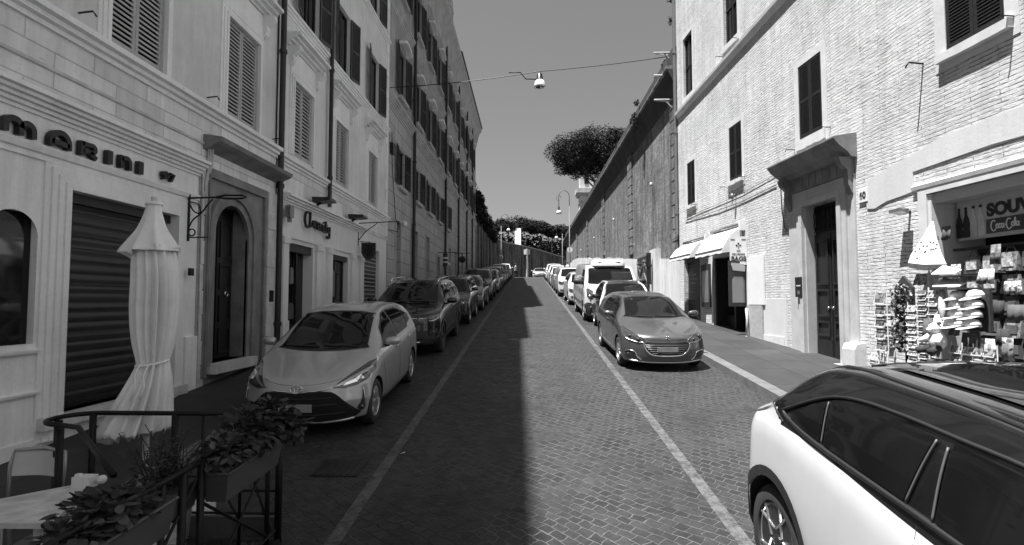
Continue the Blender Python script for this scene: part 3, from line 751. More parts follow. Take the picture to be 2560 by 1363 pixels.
def white_suv(name='parked_car'):
    """the car cut off at the right edge: white sides, gloss black roof and pillars"""
    c = Car(L=4.27, W=1.86, H=1.60, zb=.24, belt=((0, .84), (.4, .93), (1.0, .99), (2.3, 1.06), (3.3, 1.13), (3.8, 1.13), (4.27, 1.08)),
            top=((0, .88), (.1, .93), (.5, 1.0), (.85, 1.07), (.95, 1.12), (1.25, 1.35), (1.5, 1.50), (1.8, 1.57), (2.4, 1.60), (2.85, 1.60), (3.1, 1.58), (3.35, 1.52), (3.6, 1.42), (3.85, 1.29), (4.1, 1.18), (4.27, 1.12)),
            wroof=.715, nose=.34, nosez=.1, nose_p=2.8, tail=.42, tailz=.35, tailz0=1.0, wf=.72, wr=3.46, R=.36, hood_in=.93)
    r = empty(name); body(c, r, M['white'])
    # black upper: roof and pillars, as panels that follow the shell
    ob = r.children[0]; me = ob.data; bm = bmesh.new(); bm.from_mesh(me)
    top = [f for f in bm.faces if f.calc_center_median().z > c.fb(f.calc_center_median().y) + .004 and .9 < f.calc_center_median().y < 3.42 + (f.calc_center_median().z - 1.13) * 1.9]
    b2 = bm.copy(); idx = set(f.index for f in top); b2.faces.ensure_lookup_table()
    bmesh.ops.delete(b2, geom=[f for f in b2.faces if f.index not in idx], context='FACES'); bmesh.ops.delete(bm, geom=top, context='FACES')
    bm.to_mesh(me); rm = bpy.data.meshes.new('roof'); b2.to_mesh(rm); bm.free(); b2.free(); rm.materials.append(M['trim'])
    for p in rm.polygons: p.material_index = 0; p.use_smooth = True
    rfo = bpy.data.objects.new('roof', rm); COL.objects.link(rfo); rfo.parent = r
    c.panel('rear_glass', [(-.55, 1.17), (-.50, 1.40), (0, 1.46), (.50, 1.40), (.55, 1.17), (0, 1.16)], 'B', M['glass'], r, .006)
    c.panel('roof_glass', [(-.52, 1.95), (-.53, 3.0), (0, 3.06), (.53, 3.0), (.52, 1.95), (0, 1.88)], 'T', M['glass'], rfo, .009, .1)
    for sg in (1, -1): c.line('roof_groove', [(sg * .665, 1.75), (sg * .67, 2.3), (sg * .665, 2.8), (sg * .64, 3.3)], 'T', .012, M['under'], r, off=.001)
    c.line('roof_rib', [(-.55, 3.08), (0, 3.14), (.55, 3.08)], 'T', .006, M['seal'], r, off=.004)
    ws = [(-.76, 1.12), (-.68, 1.44), (0, 1.50), (.68, 1.44), (.76, 1.12), (0, 1.09)]
    c.panel('windscreen', ws, 'F', M['glass'], r, .005)
    fr = [(1.12, 1.09), (1.30, 1.25), (1.48, 1.37), (1.75, 1.42), (2.18, 1.435), (2.14, 1.13), (1.6, 1.10)]
    rr = [(2.33, 1.14), (2.28, 1.43), (2.55, 1.44), (2.8, 1.43), (2.99, 1.395), (2.95, 1.165)]
    qt = [(2.995, 1.17), (3.035, 1.38), (3.16, 1.325), (3.34, 1.235), (3.32, 1.195)]
    for ax in 'RL':
        for p, nm in ((fr, 'front_window'), (rr, 'rear_window'), (qt, 'quarter_window')): c.panel(nm, p, ax, M['glass'], r, .009, .06)
        c.line('window_trim', [(1.35, 1.085), (2.2, 1.115), (3.0, 1.148), (3.36, 1.19), (3.44, 1.22)], ax, .015, M['seal'], r, off=.006)
        c.line('window_trim', [(3.44, 1.225), (3.22, 1.33), (3.02, 1.41), (2.8, 1.45), (2.5, 1.46), (2.2, 1.458), (1.8, 1.45), (1.48, 1.395), (1.25, 1.22)], ax, .010, M['seal'], r, off=.010)
        for a, b, t, z0, z1 in ((2.975, 3.015, .006, 1.17, 1.385), (2.315, 2.265, .007, 1.14, 1.425), (2.16, 2.20, .007, 1.13, 1.415)):
            c.line('pillar_trim', [(a, z0), ((a + b) / 2, (z0 + z1) / 2), (b, z1)], ax, t * .75, M['trimgrey'], r, off=.012)
        for y in (c.wf, c.wr):
            o_, i_ = [], []
            for k in range(25):
                a = -.35 + (math.pi + .7) * k / 24; o_.append((y + math.cos(a) * .475, c.R + math.sin(a) * .475)); i_.append((y + math.cos(a) * .41, c.R + math.sin(a) * .41))
            c.panel('arch_trim', o_ + i_[::-1], ax, M['plast'], r, .010, .05)
        c.panel('sill_trim', [(1.2, .26), (1.2, .40), (2.98, .40), (2.98, .26)], ax, M['plast'], r, .008)
        c.panel('tail_lamp', [(4.0, .95), (4.02, 1.0), (4.14, 1.03), (4.2, 1.0), (4.2, .95)], ax, M['redlamp'], r, .006, .04)
    for sg in (1, -1): c.panel('tail_lamp', [(sg * .58, .97), (sg * .60, 1.03), (sg * .78, 1.04), (sg * .84, 1.0), (sg * .80, .95)], 'B', M['redlamp'], r, .008, .04)
    c.line('roof_edge', [(3.42, 1.155), (3.52, 1.19), (3.66, 1.26), (3.80, 1.32)], 'L', .005, M['seal'], r, off=.003); c.line('roof_edge', [(3.42, 1.155), (3.52, 1.19), (3.66, 1.26), (3.80, 1.32)], 'R', .005, M['seal'], r, off=.003)
    seams(c, r, [[(2.25, 1.11), (2.22, .95), (2.27, .7), (2.28, .4)], [(1.15, 1.0), (1.17, .5)]], r=.0028)
    wheels4(c, r, 'star5', .23)
    return r
# ------------------------------------------------------------ materials of the street
SL = .0785                                    # slope of the street
def zr(y): return SL * y if y < 62 else SL * 62 + (y - 62) * .004
M['plaster'] = stucco('plaster_pale', .70, .14, .10, .4, dirt=.35); M['plaster2'] = stucco('plaster_wall', .55, .15, .10, .4, dirt=.35)
M['trimst'] = stucco('stucco_trim', .72, .12, .07, .35, dirt=.35)
M['b1band'] = blocks('stone_band', .62, .95, .42, .010, .7, .14, .4, .7, .12, .5)
M['portal'] = simple('dark_peperino_stone', .18, .85, var=.3, scale=2.5, bump=.5, bscale=20)
M['b2wall'] = stucco('plaster_light', .62, .14, .13, .4, dirt=.4); M['b2lo'] = stucco('shopfront_plaster', .66, .08, .08, .2)
M['b3lo'] = blocks('rusticated_stucco', .38, 1.5, .55, .015, .35, .08, .5, .7, .22, .25); M['b3hi'] = stucco('stucco_upper', .31, .18, .28, .4, dirt=.4)
M['b3trim'] = simple('stucco_cornice', .40, .85, var=.22, scale=1.5, bump=.4, bscale=18)
M['shutgrey'] = simple('shutter_pale', .36, .6, var=.15, scale=10); M['shutdark'] = simple('shutter_dark', .018, .55, var=.3, scale=8)
M['shutb2'] = simple('shutter_brown', .05, .6, var=.3, scale=8)
M['pipe'] = simple('downpipe_metal', .02, .4, .3, var=.3); M['iron'] = simple('wrought_iron', .012, .5, .5, var=.3, scale=20)
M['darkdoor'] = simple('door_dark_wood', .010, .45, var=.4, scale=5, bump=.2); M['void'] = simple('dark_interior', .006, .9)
M['whitep'] = simple('white_paint', .7, .6, var=.06); M['paleg'] = simple('pale_grey_paint', .42, .6, var=.1)
M['travertine'] = simple('travertine', .50, .75, var=.2, scale=4, bump=.4, bscale=30)

def roller_mat():
    t = NT('roller_shutter_slats'); c = t.coords(); sp = t.new('SeparateXYZ'); t.ln(c, sp.inputs[0])
    n = t.noise(c, 2, 4)
    w = t.new('TexWave'); w.wave_type = 'BANDS'; w.bands_direction = 'Z'; w.inputs['Scale'].default_value = 2.6; w.inputs['Distortion'].default_value = 0; t.ln(c, w.inputs[0])
    t.set(t.math('MULTIPLY', t.rng(w.outputs['Fac'], 0, .12, .25, 1), t.rng(n, .3, .7, .028, .04)), .45, .2); t.bump(w.outputs['Fac'], .6, .02); return t.m
M['roller'] = roller_mat()

def cobble():
    t = NT('basalt_cobblestones'); o = t.coords()
    rot = t.new('Mapping'); rot.inputs['Rotation'].default_value = (0, 0, R(44)); t.ln(o, rot.inputs[0])
    # slow waver of the laying lines, then small per-stone irregularity
    n1 = t.new('TexNoise'); n1.inputs['Scale'].default_value = .55; n1.inputs['Detail'].default_value = 2; t.ln(o, n1.inputs['Vector'])
    n2 = t.new('TexNoise'); n2.inputs['Scale'].default_value = 7; n2.inputs['Detail'].default_value = 2; t.ln(o, n2.inputs['Vector'])
    m1 = t.new('VectorMath', operation='MULTIPLY_ADD'); t.ln(n1.outputs['Color'], m1.inputs[0]); m1.inputs[1].default_value = (.30, .30, 0); t.ln(rot.outputs[0], m1.inputs[2])
    m2 = t.new('VectorMath', operation='MULTIPLY_ADD'); t.ln(n2.outputs['Color'], m2.inputs[0]); m2.inputs[1].default_value = (.072, .072, 0); t.ln(m1.outputs[0], m2.inputs[2])
    br = t.new('TexBrick'); br.offset = .5; br.squash = 1; t.ln(m2.outputs[0], br.inputs['Vector'])
    br.inputs['Scale'].default_value = 1; br.inputs['Brick Width'].default_value = .118; br.inputs['Row Height'].default_value = .108
    br.inputs['Mortar Size'].default_value = .0085; br.inputs['Mortar Smooth'].default_value = .75; br.inputs['Bias'].default_value = -.1
    br.inputs['Color1'].default_value = g3(.018); br.inputs['Color2'].default_value = g3(.033); br.inputs['Mortar'].default_value = g3(.05)
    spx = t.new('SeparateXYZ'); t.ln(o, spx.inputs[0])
    sand_sun_tone = t.rng(t.math('ADD', t.math('ADD', t.noise(o, 1.1, 5, .7), t.rng(t.noise(o, 7, 3, .7), .3, .7, -.07, .07)), t.rng(spx.outputs[0], -1.2, .6, -.10, .10)), .36, .60, .008, .085)  # joint sand; sun and shade across the road put into its colour
    fac = br.outputs['Fac']
    patch = t.rng(t.noise(o, .5, 6, .7), .3, .7, .78, 1.25)
    lump = t.math('MULTIPLY', t.rng(t.noise(o, 14, 4, .7), .3, .7, .78, 1.24), t.rng(t.noise(o, 1.3, 7, .8), .58, .68, 1, .62))
    col = t.math('MULTIPLY', t.math('MULTIPLY', br.outputs['Color'], patch), lump)
    dust = t.rng(t.noise(o, 2.3, 6, .75), .50, .72, 0, .010)
    col = t.math('ADD', col, dust)
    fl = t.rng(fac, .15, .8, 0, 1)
    t.set(t.mix(fl, col, sand_sun_tone), t.rng(t.noise(o, 5, 4), .3, .7, .5, .75), 0, .35)
    h = t.math('SUBTRACT', t.math('ADD', t.math('MULTIPLY', t.noise(o, 11, 3), .8), t.math('MULTIPLY', br.outputs['Color'], 25.0)), fac); t.bump(h, 1.0, .022)
    return t.m
M['cobble'] = cobble()
def flag(name, v, w=1.1, h=.7):
    t = NT(name); o = t.coords((1, 1, 1), 'YXZ'); br = t.new('TexBrick'); br.offset = .37
    n1 = t.new('TexNoise'); n1.inputs['Scale'].default_value = 1.5; t.ln(o, n1.inputs['Vector'])
    m1 = t.new('VectorMath', operation='MULTIPLY_ADD'); t.ln(n1.outputs['Color'], m1.inputs[0]); m1.inputs[1].default_value = (.03, .03, 0); t.ln(o, m1.inputs[2]); t.ln(m1.outputs[0], br.inputs['Vector'])
    br.inputs['Scale'].default_value = 1; br.inputs['Brick Width'].default_value = w; br.inputs['Row Height'].default_value = h; br.inputs['Mortar Size'].default_value = .008
    br.inputs['Color1'].default_value = g3(.85); br.inputs['Color2'].default_value = g3(1.15); br.inputs['Mortar'].default_value = g3(.3)
    k = t.math('MULTIPLY', br.outputs['Color'], t.rng(t.noise(o, 1.2, 7, .7), .3, .7, v * .75, v * 1.25))
    sp = t.rng(t.noise(o, 2.6, 8, .8), .6, .68, 1, 1.5); t.set(t.math('MULTIPLY', k, sp), .7, 0, .35)
    t.bump(t.math('SUBTRACT', t.math('MULTIPLY', t.noise(o, 20, 5), .5), br.outputs['Fac']), .6, .008); return t.m
M['flag'] = flag('basalt_flagstones', .03); M['flagr'] = flag('worn_flagstones', .036, 1.3, .8)
M['kerb'] = simple('travertine_kerb', .11, .75, var=.25, scale=5, bump=.5, bscale=30)
def linepaint():
    t = NT('worn_road_paint'); o = t.coords(); n = t.rng(t.noise(o, 9, 6, .8), .39, .56, .032, .10)
    v = t.new('TexVoronoi'); v.feature = 'DISTANCE_TO_EDGE'; v.inputs['Scale'].default_value = 9; t.ln(o, v.inputs['Vector'])
    t.set(t.math('MULTIPLY', n, t.rng(v.outputs[0], 0, .06, .6, 1)), .75); t.bump(v.outputs[0], .5, .01); return t.m
M['line'] = linepaint()
M['tree'] = simple('pine_foliage', .022, .8, var=.6, scale=.8); M['tree2'] = simple('foliage_dark', .016, .85, var=.6, scale=1.2)
M['bark'] = simple('bark', .05, .9, var=.3, bump=.5, bscale=12)

# ------------------------------------------------------------ ground, road, pavements
def strip(name, mat, xa, xb, ya, yb, dz=0.0, n=30, thick=0, kind='structure'):
    mb = MB(); ys = [ya + (yb - ya) * i / n for i in range(n + 1)]
    if ya < 62 < yb: ys = sorted(set(ys + [61, 62, 63]))
    fx = lambda q, y: q(y) if callable(q) else q
    vs = []
    for y in ys: vs += [(fx(xa, y), y, zr(y) + dz), (fx(xb, y), y, zr(y) + dz)]
    fs = [(2 * i, 2 * i + 1, 2 * i + 3, 2 * i + 2) for i in range(len(ys) - 1)]
    if thick:
        m = len(vs)
        for y in ys: vs += [(fx(xa, y), y, zr(y) + dz - thick), (fx(xb, y), y, zr(y) + dz - thick)]
        fs += [(m + 2 * i + 1, m + 2 * i, m + 2 * i + 2, m + 2 * i + 3) for i in range(len(ys) - 1)]
        fs += [(2 * i, 2 * i + 2, m + 2 * i + 2, m + 2 * i) for i in range(len(ys) - 1)] + [(2 * i + 1, m + 2 * i + 1, m + 2 * i + 3, 2 * i + 3) for i in range(len(ys) - 1)]
        fs += [(0, m, m + 1, 1), (2 * len(ys) - 2, 2 * len(ys) - 1, m + 2 * len(ys) - 1, m + 2 * len(ys) - 2)]
    mb.add(vs, fs); o = mb.build(name, mat)
    return tag(o, kind=kind)
# terrain sheet that reaches the horizon, just under everything
mb = MB(); ys = [-60, 0, 30, 60, 62, 80, 120, 200, 600]
mb.add([(x, y, (zr(y) if y > -60 else zr(-60)) - .35) for y in ys for x in (-600, 600)], [(2 * i, 2 * i + 1, 2 * i + 3, 2 * i + 2) for i in range(len(ys) - 1)])
tag(mb.build('ground', simple('earth', .06, .9)), kind='structure')
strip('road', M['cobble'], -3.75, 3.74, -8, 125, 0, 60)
XKL, XKR = -3.62, 3.74
XW = 5.6                                        # right wall plane beyond the house
def xr(y): return 6.94 - .07 * y if y < 19.95 else XW
strip('pavement_left', M['flag'], -5.6, XKL - .2, -8, 62, .06, 30)
strip('kerb_left', M['kerb'], XKL - .2, XKL, -8, 62, .075, 30, .12)
strip('pavement_right', M['flagr'], XKR + .22, lambda y: xr(y) + .25, -8, 62, .125, 40)
strip('kerb_right', M['kerb'], XKR, XKR + .22, -8, 62, .135, 30, .2)
ll = strip('lane_line_left', M['line'], -1.56, -1.44, -1, 61.5, .004, 40); lr = strip('lane_line_right', M['line'], lambda y: 1.60 + .002 * y, lambda y: 1.72 + .002 * y, -1, 61.5, .004, 40)
strip('stop_line', M['line'], -1.5, 1.7, 60.2, 60.9, .004, 2)
# asphalt patch at the bottom of the picture and utility covers
mb = MB(); pts = []
for k in range(20):
    a = 2 * math.pi * k / 20; rx = .85 + .14 * math.sin(3 * a + 1); ry = .46 + .08 * math.cos(2 * a)
    x, y = 1.0 + rx * math.cos(a), 3.62 + ry * math.sin(a); pts.append((x, y, zr(y) + .004))
mb.add(pts, [list(range(20))]); tag(mb.build('asphalt_patch', simple('asphalt', .03, .8, var=.25, scale=14, bump=.5, bscale=60)), kind='structure')
def cover(x, y, w, l, lab):
    mb = MB(); mb.hexa([(x - w, y - l, zr(y - l) + .004), (x + w, y - l, zr(y - l) + .004), (x + w, y + l, zr(y + l) + .004), (x - w, y + l, zr(y + l) + .004)],
                       [(x - w, y - l, zr(y - l) + .012), (x + w, y - l, zr(y - l) + .012), (x + w, y + l, zr(y + l) + .012), (x - w, y + l, zr(y + l) + .012)])
    for i in range(7):
        xx = x - w + (i + .5) * 2 * w / 7; mb.hexa([(xx - .012, y - l * .9, zr(y - l * .9) + .012), (xx + .012, y - l * .9, zr(y - l * .9) + .012), (xx + .012, y + l * .9, zr(y + l * .9) + .012), (xx - .012, y + l * .9, zr(y + l * .9) + .012)],
                [(xx - .012, y - l * .9, zr(y - l * .9) + .018), (xx + .012, y - l * .9, zr(y - l * .9) + .018), (xx + .012, y + l * .9, zr(y + l * .9) + .018), (xx - .012, y + l * .9, zr(y + l * .9) + .018)])
    tag(mb.build('drain_cover', simple('cast_iron', .02, .5, .4, var=.3)), lab, 'drain cover')
cover(-1.95, 5.75, .24, .22, 'square ribbed iron drain cover set in the dark cobbles left of the lane line')
# small litter on the cobbles
for i, (x, y) in enumerate(((-1.42, 6.15), (2.75, 6.6))):
    mb = MB(); mb.add([(x, y, zr(y) + .012), (x + .05, y + .01, zr(y) + .02), (x + .055, y + .03, zr(y) + .03), (x + .01, y + .035, zr(y) + .012)], [(0, 1, 2, 3)])
    tag(mb.build('paper_scrap', M['whitep']), ('crumpled white paper scrap on shaded cobbles beside the silver hatchback', 'white paper scrap on sunlit cobbles before the grey hatchback')[i], 'litter')

# ------------------------------------------------------------ facade helpers; s runs along the street, d out of the wall
def TL(s, z, d=0): return (-5.5 + d, s, z)
def TR(s, z, d=0): return (6.94 - .07 * s - d * .99756, s - d * .0698, z)
def TW(s, z, d=0): return (XW - d, s, z)
def fbox(mb, s0, s1, z0, z1, d0, d1): return mb.box(s0, s1, z0, z1, d0, d1)
def wall(T, name, mat, par, s0, s1, z0, z1, ops=(), dep=.25, d=0.0, mat2=None):
    """wall sheet with real openings and their reveals"""
    ss = sorted(set([s0, s1] + [v for o in ops for v in o[:2] if s0 < v < s1])); zz = sorted(set([z0, z1] + [v for o in ops for v in o[2:4] if z0 < v < z1]))
    mb = MB(T)
    for a, b in zip(ss, ss[1:]):
        for c, e in zip(zz, zz[1:]):
            cs, cz = (a + b) / 2, (c + e) / 2
            if any(o[0] < cs < o[1] and o[2] < cz < o[3] for o in ops): continue
            mb.add([(a, c, d), (b, c, d), (b, e, d), (a, e, d)], [(0, 1, 2, 3)])
    for o in ops:
        a, b, c, e = max(o[0], s0), min(o[1], s1), max(o[2], z0), min(o[3], z1)
        if a >= b or c >= e: continue
        for q in (((a, c, d), (a, e, d), (a, e, d - dep), (a, c, d - dep)), ((b, c, d), (b, e, d), (b, e, d - dep), (b, c, d - dep)), ((a, e, d), (b, e, d), (b, e, d - dep), (a, e, d - dep)), ((a, c, d), (b, c, d), (b, c, d - dep), (a, c, d - dep))):
            mb.add(q, [(0, 1, 2, 3)])
    return mb.build(name, mat, par, fix=False)
def mold(T, name, mat, par, s0, s1, prof, dz=0, ends=True):
    """moulding: profile of (d, z) swept along the wall; dz = rise per metre"""
    mb = MB(T); n = len(prof)
    vs = [(s0, z, d) for d, z in prof] + [(s1, z + dz * (s1 - s0), d) for d, z in prof]
    fs = [(i, (i + 1) % n, n + (i + 1) % n, n + i) for i in range(n)] + ([list(range(n))[::-1], list(range(n, 2 * n))] if ends else [])
    mb.add(vs, fs); return mb.build(name, mat, par)
def cornprof(z0, z1, d, steps=4, base=0):
    p = [(base - .02, z0)]
    for i in range(steps):
        f0 = (i + 1) / steps; p += [(base + d * f0**1.3, z0 + (z1 - z0) * i / steps), (base + d * f0**1.3, z0 + (z1 - z0) * (i + .8) / steps)]
    p += [(base + d, z1), (base - .02, z1 + .03)]
    return p
def surround(T, name, mat, par, a, b, c, e, w, d, bottom=False, steps=1, d0=0.0):
    mb = MB(T)
    for i in range(steps):
        ww = w * (1 - i / steps); dd = d0 + d * (i + 1) / steps
        x0, x1, y1 = a - ww, b + ww, e + ww
        fbox(mb, x0, a - (w * (1 - (i + 1) / steps)) , c, y1, d0 + .003 * i - .01, dd); fbox(mb, b + (w * (1 - (i + 1) / steps)), x1, c, y1, d0 + .003 * i - .01, dd)
        fbox(mb, a - (w * (1 - (i + 1) / steps)), b + (w * (1 - (i + 1) / steps)), e + (w * (1 - (i + 1) / steps)), y1, d0 + .003 * i - .01, dd)
    if bottom: fbox(mb, a - w, b + w, c - w, c, d0, d0 + d)
    return mb.build(name, mat, par)
def leaf(T, name, mat, par, s0, s1, z0, z1, d=0.0, th=.035, hinge=None, ang=0, pitch=.055, mid=True, fr=.055):
    """louvred shutter leaf; hinge side s, opened by ang degrees out of the wall"""
    w = s1 - s0; hs = s0 if hinge in (None, 's0') else s1; sg = 1 if hs == s0 else -1
    ca, sa = math.cos(R(ang)), math.sin(R(ang))
    def TT(u, z, v): return T(hs + sg * (u * ca - v * sa * 1.0) if ang else hs + sg * u, z, d + (u * sa + v * ca))
    mb = MB(TT)
    mb.box(0, fr, z0, z1, 0, th); mb.box(w - fr, w, z0, z1, 0, th); mb.box(fr, w - fr, z1 - fr, z1, 0, th); mb.box(fr, w - fr, z0, z0 + fr * 1.3, 0, th)
    zs = [(z0 + fr * 1.3, z1 - fr)]
    if mid: zm = z0 + (z1 - z0) * .5; mb.box(fr, w - fr, zm - fr * .6, zm + fr * .6, 0, th); zs = [(z0 + fr * 1.3, zm - fr * .6), (zm + fr * .6, z1 - fr)]
    for a, b in zs:
        n = max(2, int((b - a) / pitch)); h = (b - a) / n
        for i in range(n):
            z = a + i * h; k = .46 * h; f = th * .95
            mb.add([(fr, z, f), (w - fr, z, f), (w - fr, z + k, f), (fr, z + k, f), (w - fr, z + k + h * .25, th * .1), (fr, z + k + h * .25, th * .1), (w - fr, z + h * .2, th * .1), (fr, z + h * .2, th * .1)], [(0, 1, 2, 3), (3, 2, 4, 5), (1, 0, 7, 6)])
    return mb.build(name, mat, par, fix=False)
def flat(T, name, mat, par, s0, s1, z0, z1, d): return MB(T).add([(s0, z0, d), (s1, z0, d), (s1, z1, d), (s0, z1, d)], [(0, 1, 2, 3)]).build(name, mat, par)
def pane_window(T, par, a, b, c, e, d=-.18, mat='void', fm='shutdark'):
    w = MB(T); fbox(w, a, b, c, c + .05, d, d + .05); fbox(w, a, b, e - .05, e, d, d + .05); fbox(w, a, a + .05, c + .05, e - .05, d, d + .05); fbox(w, b - .05, b, c + .05, e - .05, d, d + .05); m = (a + b) / 2; fbox(w, m - .03, m + .03, c + .05, e - .05, d, d + .05)
    o = w.build('window', M[fm], par); flat(T, 'pane', M['glass2'], o, a, b, c, e, d + .015)
    return o
def closed_window(T, par, a, b, c, e, mat, d=-.06, pitch=.055, mid=False):
    w = MB(T); fbox(w, a, b, c - .0, c + .03, d - .06, d - .02); fbox(w, a, b, e - .03, e, d - .06, d - .02); flatmb = w.build('window', M[mat] if isinstance(mat, str) else mat, par)
    m = (a + b) / 2
    leaf(T, 'shutter', M[mat], flatmb, a + .01, m - .004, c + .01, e - .01, d, pitch=pitch, mid=mid); leaf(T, 'shutter', M[mat], flatmb, m + .004, b - .01, c + .01, e - .01, d, pitch=pitch, mid=mid)
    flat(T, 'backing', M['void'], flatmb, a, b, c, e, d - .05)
    return flatmb
def pipe(T, par, s, z0, z1, r=.06, d=.1, name='downpipe', step=3.0, mat='pipe'):
    mb = MB(); p = [Vector(T(s, z0, d)), Vector(T(s, z1, d))]; mb.tube(p, r, 12)
    z = z0 + .8
    while z < z1: mb.tube([T(s, z - .04, d), T(s, z + .04, d)], r * 1.35, 12); z += step
    return mb.build(name, M[mat], par, smooth=True, auto=40)
def bcol(T, par, a, b, c, e, d, mat, name='mass', dd=9.0):
    mb = MB(T); mb.box(a, b, c, e, -dd, d); return mb.build(name, mat, par)

# ============================================================ LEFT 1: pale palazzo with the clothes-shop front
B1 = empty('corner_palazzo', (-5.5, 7, 0), 'pale stucco palazzo at the left edge with raised-letter shop name and dark portal', 'building')
S0, S1 = -14, 11.62; TOP12 = 20.4
ops1 = [(6.83, 7.93, 5.60, 7.4), (9.6, 10.78, 5.60, 7.42), (4.0, 5.1, 5.6, 7.4)]
bcol(TL, B1, S0, S1, -1, TOP12, -.3, M['plaster2'])
wall(TL, 'upper_wall', M['plaster2'], B1, S0, S1, 5.5, TOP12, ops1 + [(a, b, 9.3, 11.2) for a, b in ((6.83, 7.93), (9.6, 10.78))])
wall(TL, 'stone_band', M['b1band'], B1, S0, S1, 4.5, 5.5, d=.03)
wall(TL, 'shopfront_wall', M['plaster'], B1, S0, 8.92, -1, 4.5, [(6.30, 8.30, .88, 3.52), (5.36, 5.96, 1.72, 3.18)], .3)
wall(TL, 'portal_wall', M['portal'], B1, 8.92, 11.26, -1, 4.5, [(9.33, 10.47, 1.12, 3.95)], .35, .04)
wall(TL, 'corner_wall', M['travertine'], B1, 11.26, S1, -1, 4.5)
mold(TL, 'shop_cornice', M['trimst'], B1, S0, 8.93, cornprof(4.28, 4.52, .20, 5))
mold(TL, 'sign_ledge', M['trimst'], B1, S0, 8.90, [(0, 3.86), (.03, 3.87), (.05, 3.93), (.05, 3.955), (0, 3.97)])
mold(TL, 'sign_ledge', M['trimst'], B1, S0, 8.90, [(0, 3.79), (.025, 3.79), (.025, 3.82), (0, 3.825)])
mold(TL, 'band_moulding', M['travertine'], B1, S0, S1, [(.03, 4.83), (.06, 4.84), (.065, 4.87), (.03, 4.89)])
mold(TL, 'sill_cornice', M['trimst'], B1, S0, S1, cornprof(5.30, 5.52, .16, 3, .03))
surround(TL, 'shutter_surround', M['trimst'], B1, 6.30, 8.30, .60, 3.52, .30, .09, steps=4)
rs = flat(TL, 'roller_shutter', M['roller'], B1, 6.30, 8.30, .88, 3.52, -.16)
mb = MB(TL)
for i in range(17): z = .90 + i * .152; fbox(mb, 6.31, 8.29, z + .135, z + .15, -.158, -.140)
mb.build('slat_ridge', M['roller'], rs)
mb = MB(TL); fbox(mb, 6.3, 8.3, 3.40, 3.52, -.16, -.05); mb.build('shutter_box', M['shutdark'], rs)
mb = MB(TL); fbox(mb, 6.45, 8.0, .92, .99, -.155, -.12); mb.build('shutter_foot', M['pipe'], rs)
mb = MB(TL); fbox(mb, 6.02, 8.6, .74, .88, -.2, .12); mb.build('threshold', M['travertine'], B1)
# arched shop window
wn = MB(TL); cx, rz = 5.66, 2.90
arcp = [(cx + .30 * math.cos(math.pi * k / 16), rz + .28 * math.sin(math.pi * k / 16)) for k in range(17)]
q = [(5.96, 1.72)] + arcp + [(5.36, 1.72)]
wn.tube([TL(a, b, -.03) for a, b in q + [q[0]]], .035, 6); wn.tube([TL(5.36, 2.70, -.03), TL(5.96, 2.70, -.03)], .02, 6)
wn.tube([TL(cx, 2.82, -.03), TL(cx, 3.17, -.03)], .018, 6); wn.tube([TL(cx - .25, 3.0, -.03), TL(cx, 2.86, -.03), TL(cx + .25, 3.0, -.03)], .018, 6)
wo = wn.build('shop_window', M['iron'], B1, smooth=True); flat(TL, 'pane', M['glass2'], wo, 5.36, 5.96, 1.72, 3.2, -.08)
sp = MB(TL)
for k in range(16):
    a, b = arcp[k], arcp[k + 1]; sp.add([(a[0], a[1], .002), (b[0], b[1], .002), (b[0], 3.185, .002), (a[0], 3.185, .002)], [(0, 1, 2, 3)])
sp.build('arch_spandrel', M['plaster'], B1)
for z, sa, sb in ((1.62, 5.2, 6.0), (1.16, 4.8, 6.02)): mold(TL, 'panel_ledge', M['trimst'], B1, sa, sb, [(0, z), (.05, z), (.06, z + .03), (0, z + .05)])
mb = MB(TL); fbox(mb, S0, 6.02, -1, .66, 0, .03); fbox(mb, 8.62, 8.92, -1, 1.62, 0, .05); mb.build('plinth', M['trimst'], B1)
# dark stone portal with arched door
d_ = .04; pc, pr = 9.90, .57
mb = MB(TL)
def arcband(mb, r0, r1, d0, d1, zs, zb, cx=pc, n=18):
    P = [(cx + math.cos(math.pi * k / n) * r0, zs + math.sin(math.pi * k / n) * r0) for k in range(n + 1)]; Q = [(cx + math.cos(math.pi * k / n) * r1, zs + math.sin(math.pi * k / n) * r1) for k in range(n + 1)]
    P = [(cx + r0, zb)] + P + [(cx - r0, zb)]; Q = [(cx + r1, zb)] + Q + [(cx - r1, zb)]
    for k in range(len(P) - 1):
        a, b, c, e = P[k], P[k + 1], Q[k + 1], Q[k]
        mb.add([(a[0], a[1], d0), (b[0], b[1], d0), (c[0], c[1], d0), (e[0], e[1], d0), (a[0], a[1], d1), (b[0], b[1], d1), (c[0], c[1], d1), (e[0], e[1], d1)], [(3, 2, 1, 0), (4, 5, 6, 7), (0, 1, 5, 4), (2, 3, 7, 6)])
arcband(mb, .57, .70, .0, .07, 3.38, 1.1); arcband(mb, .70, .80, .0, .11, 3.38, 1.1); mb.build('door_arch', M['portal'], B1)
mb = MB(TL)     # spandrels closing the square opening to an arch
for k in range(18):
    a0, a1 = math.pi * k / 18, math.pi * (k + 1) / 18
    mb.add([(pc + pr * math.cos(a0), 3.38 + pr * math.sin(a0), .03), (pc + pr * math.cos(a1), 3.38 + pr * math.sin(a1), .03), (pc + pr * math.cos(a1), 3.97, .03), (pc + pr * math.cos(a0), 3.97, .03)], [(0, 1, 2, 3)])
mb.build('arch_spandrel', M['portal'], B1)
surround(TL, 'portal_frame', M['portal'], B1, 9.12, 11.05, .9, 4.32, .10, .06, steps=2, d0=.04)
dr = MB(TL); fbox(dr, 9.33, 10.47, 1.12, 3.95, -.30, -.27); do = dr.build('portal_door', M['darkdoor'], B1)
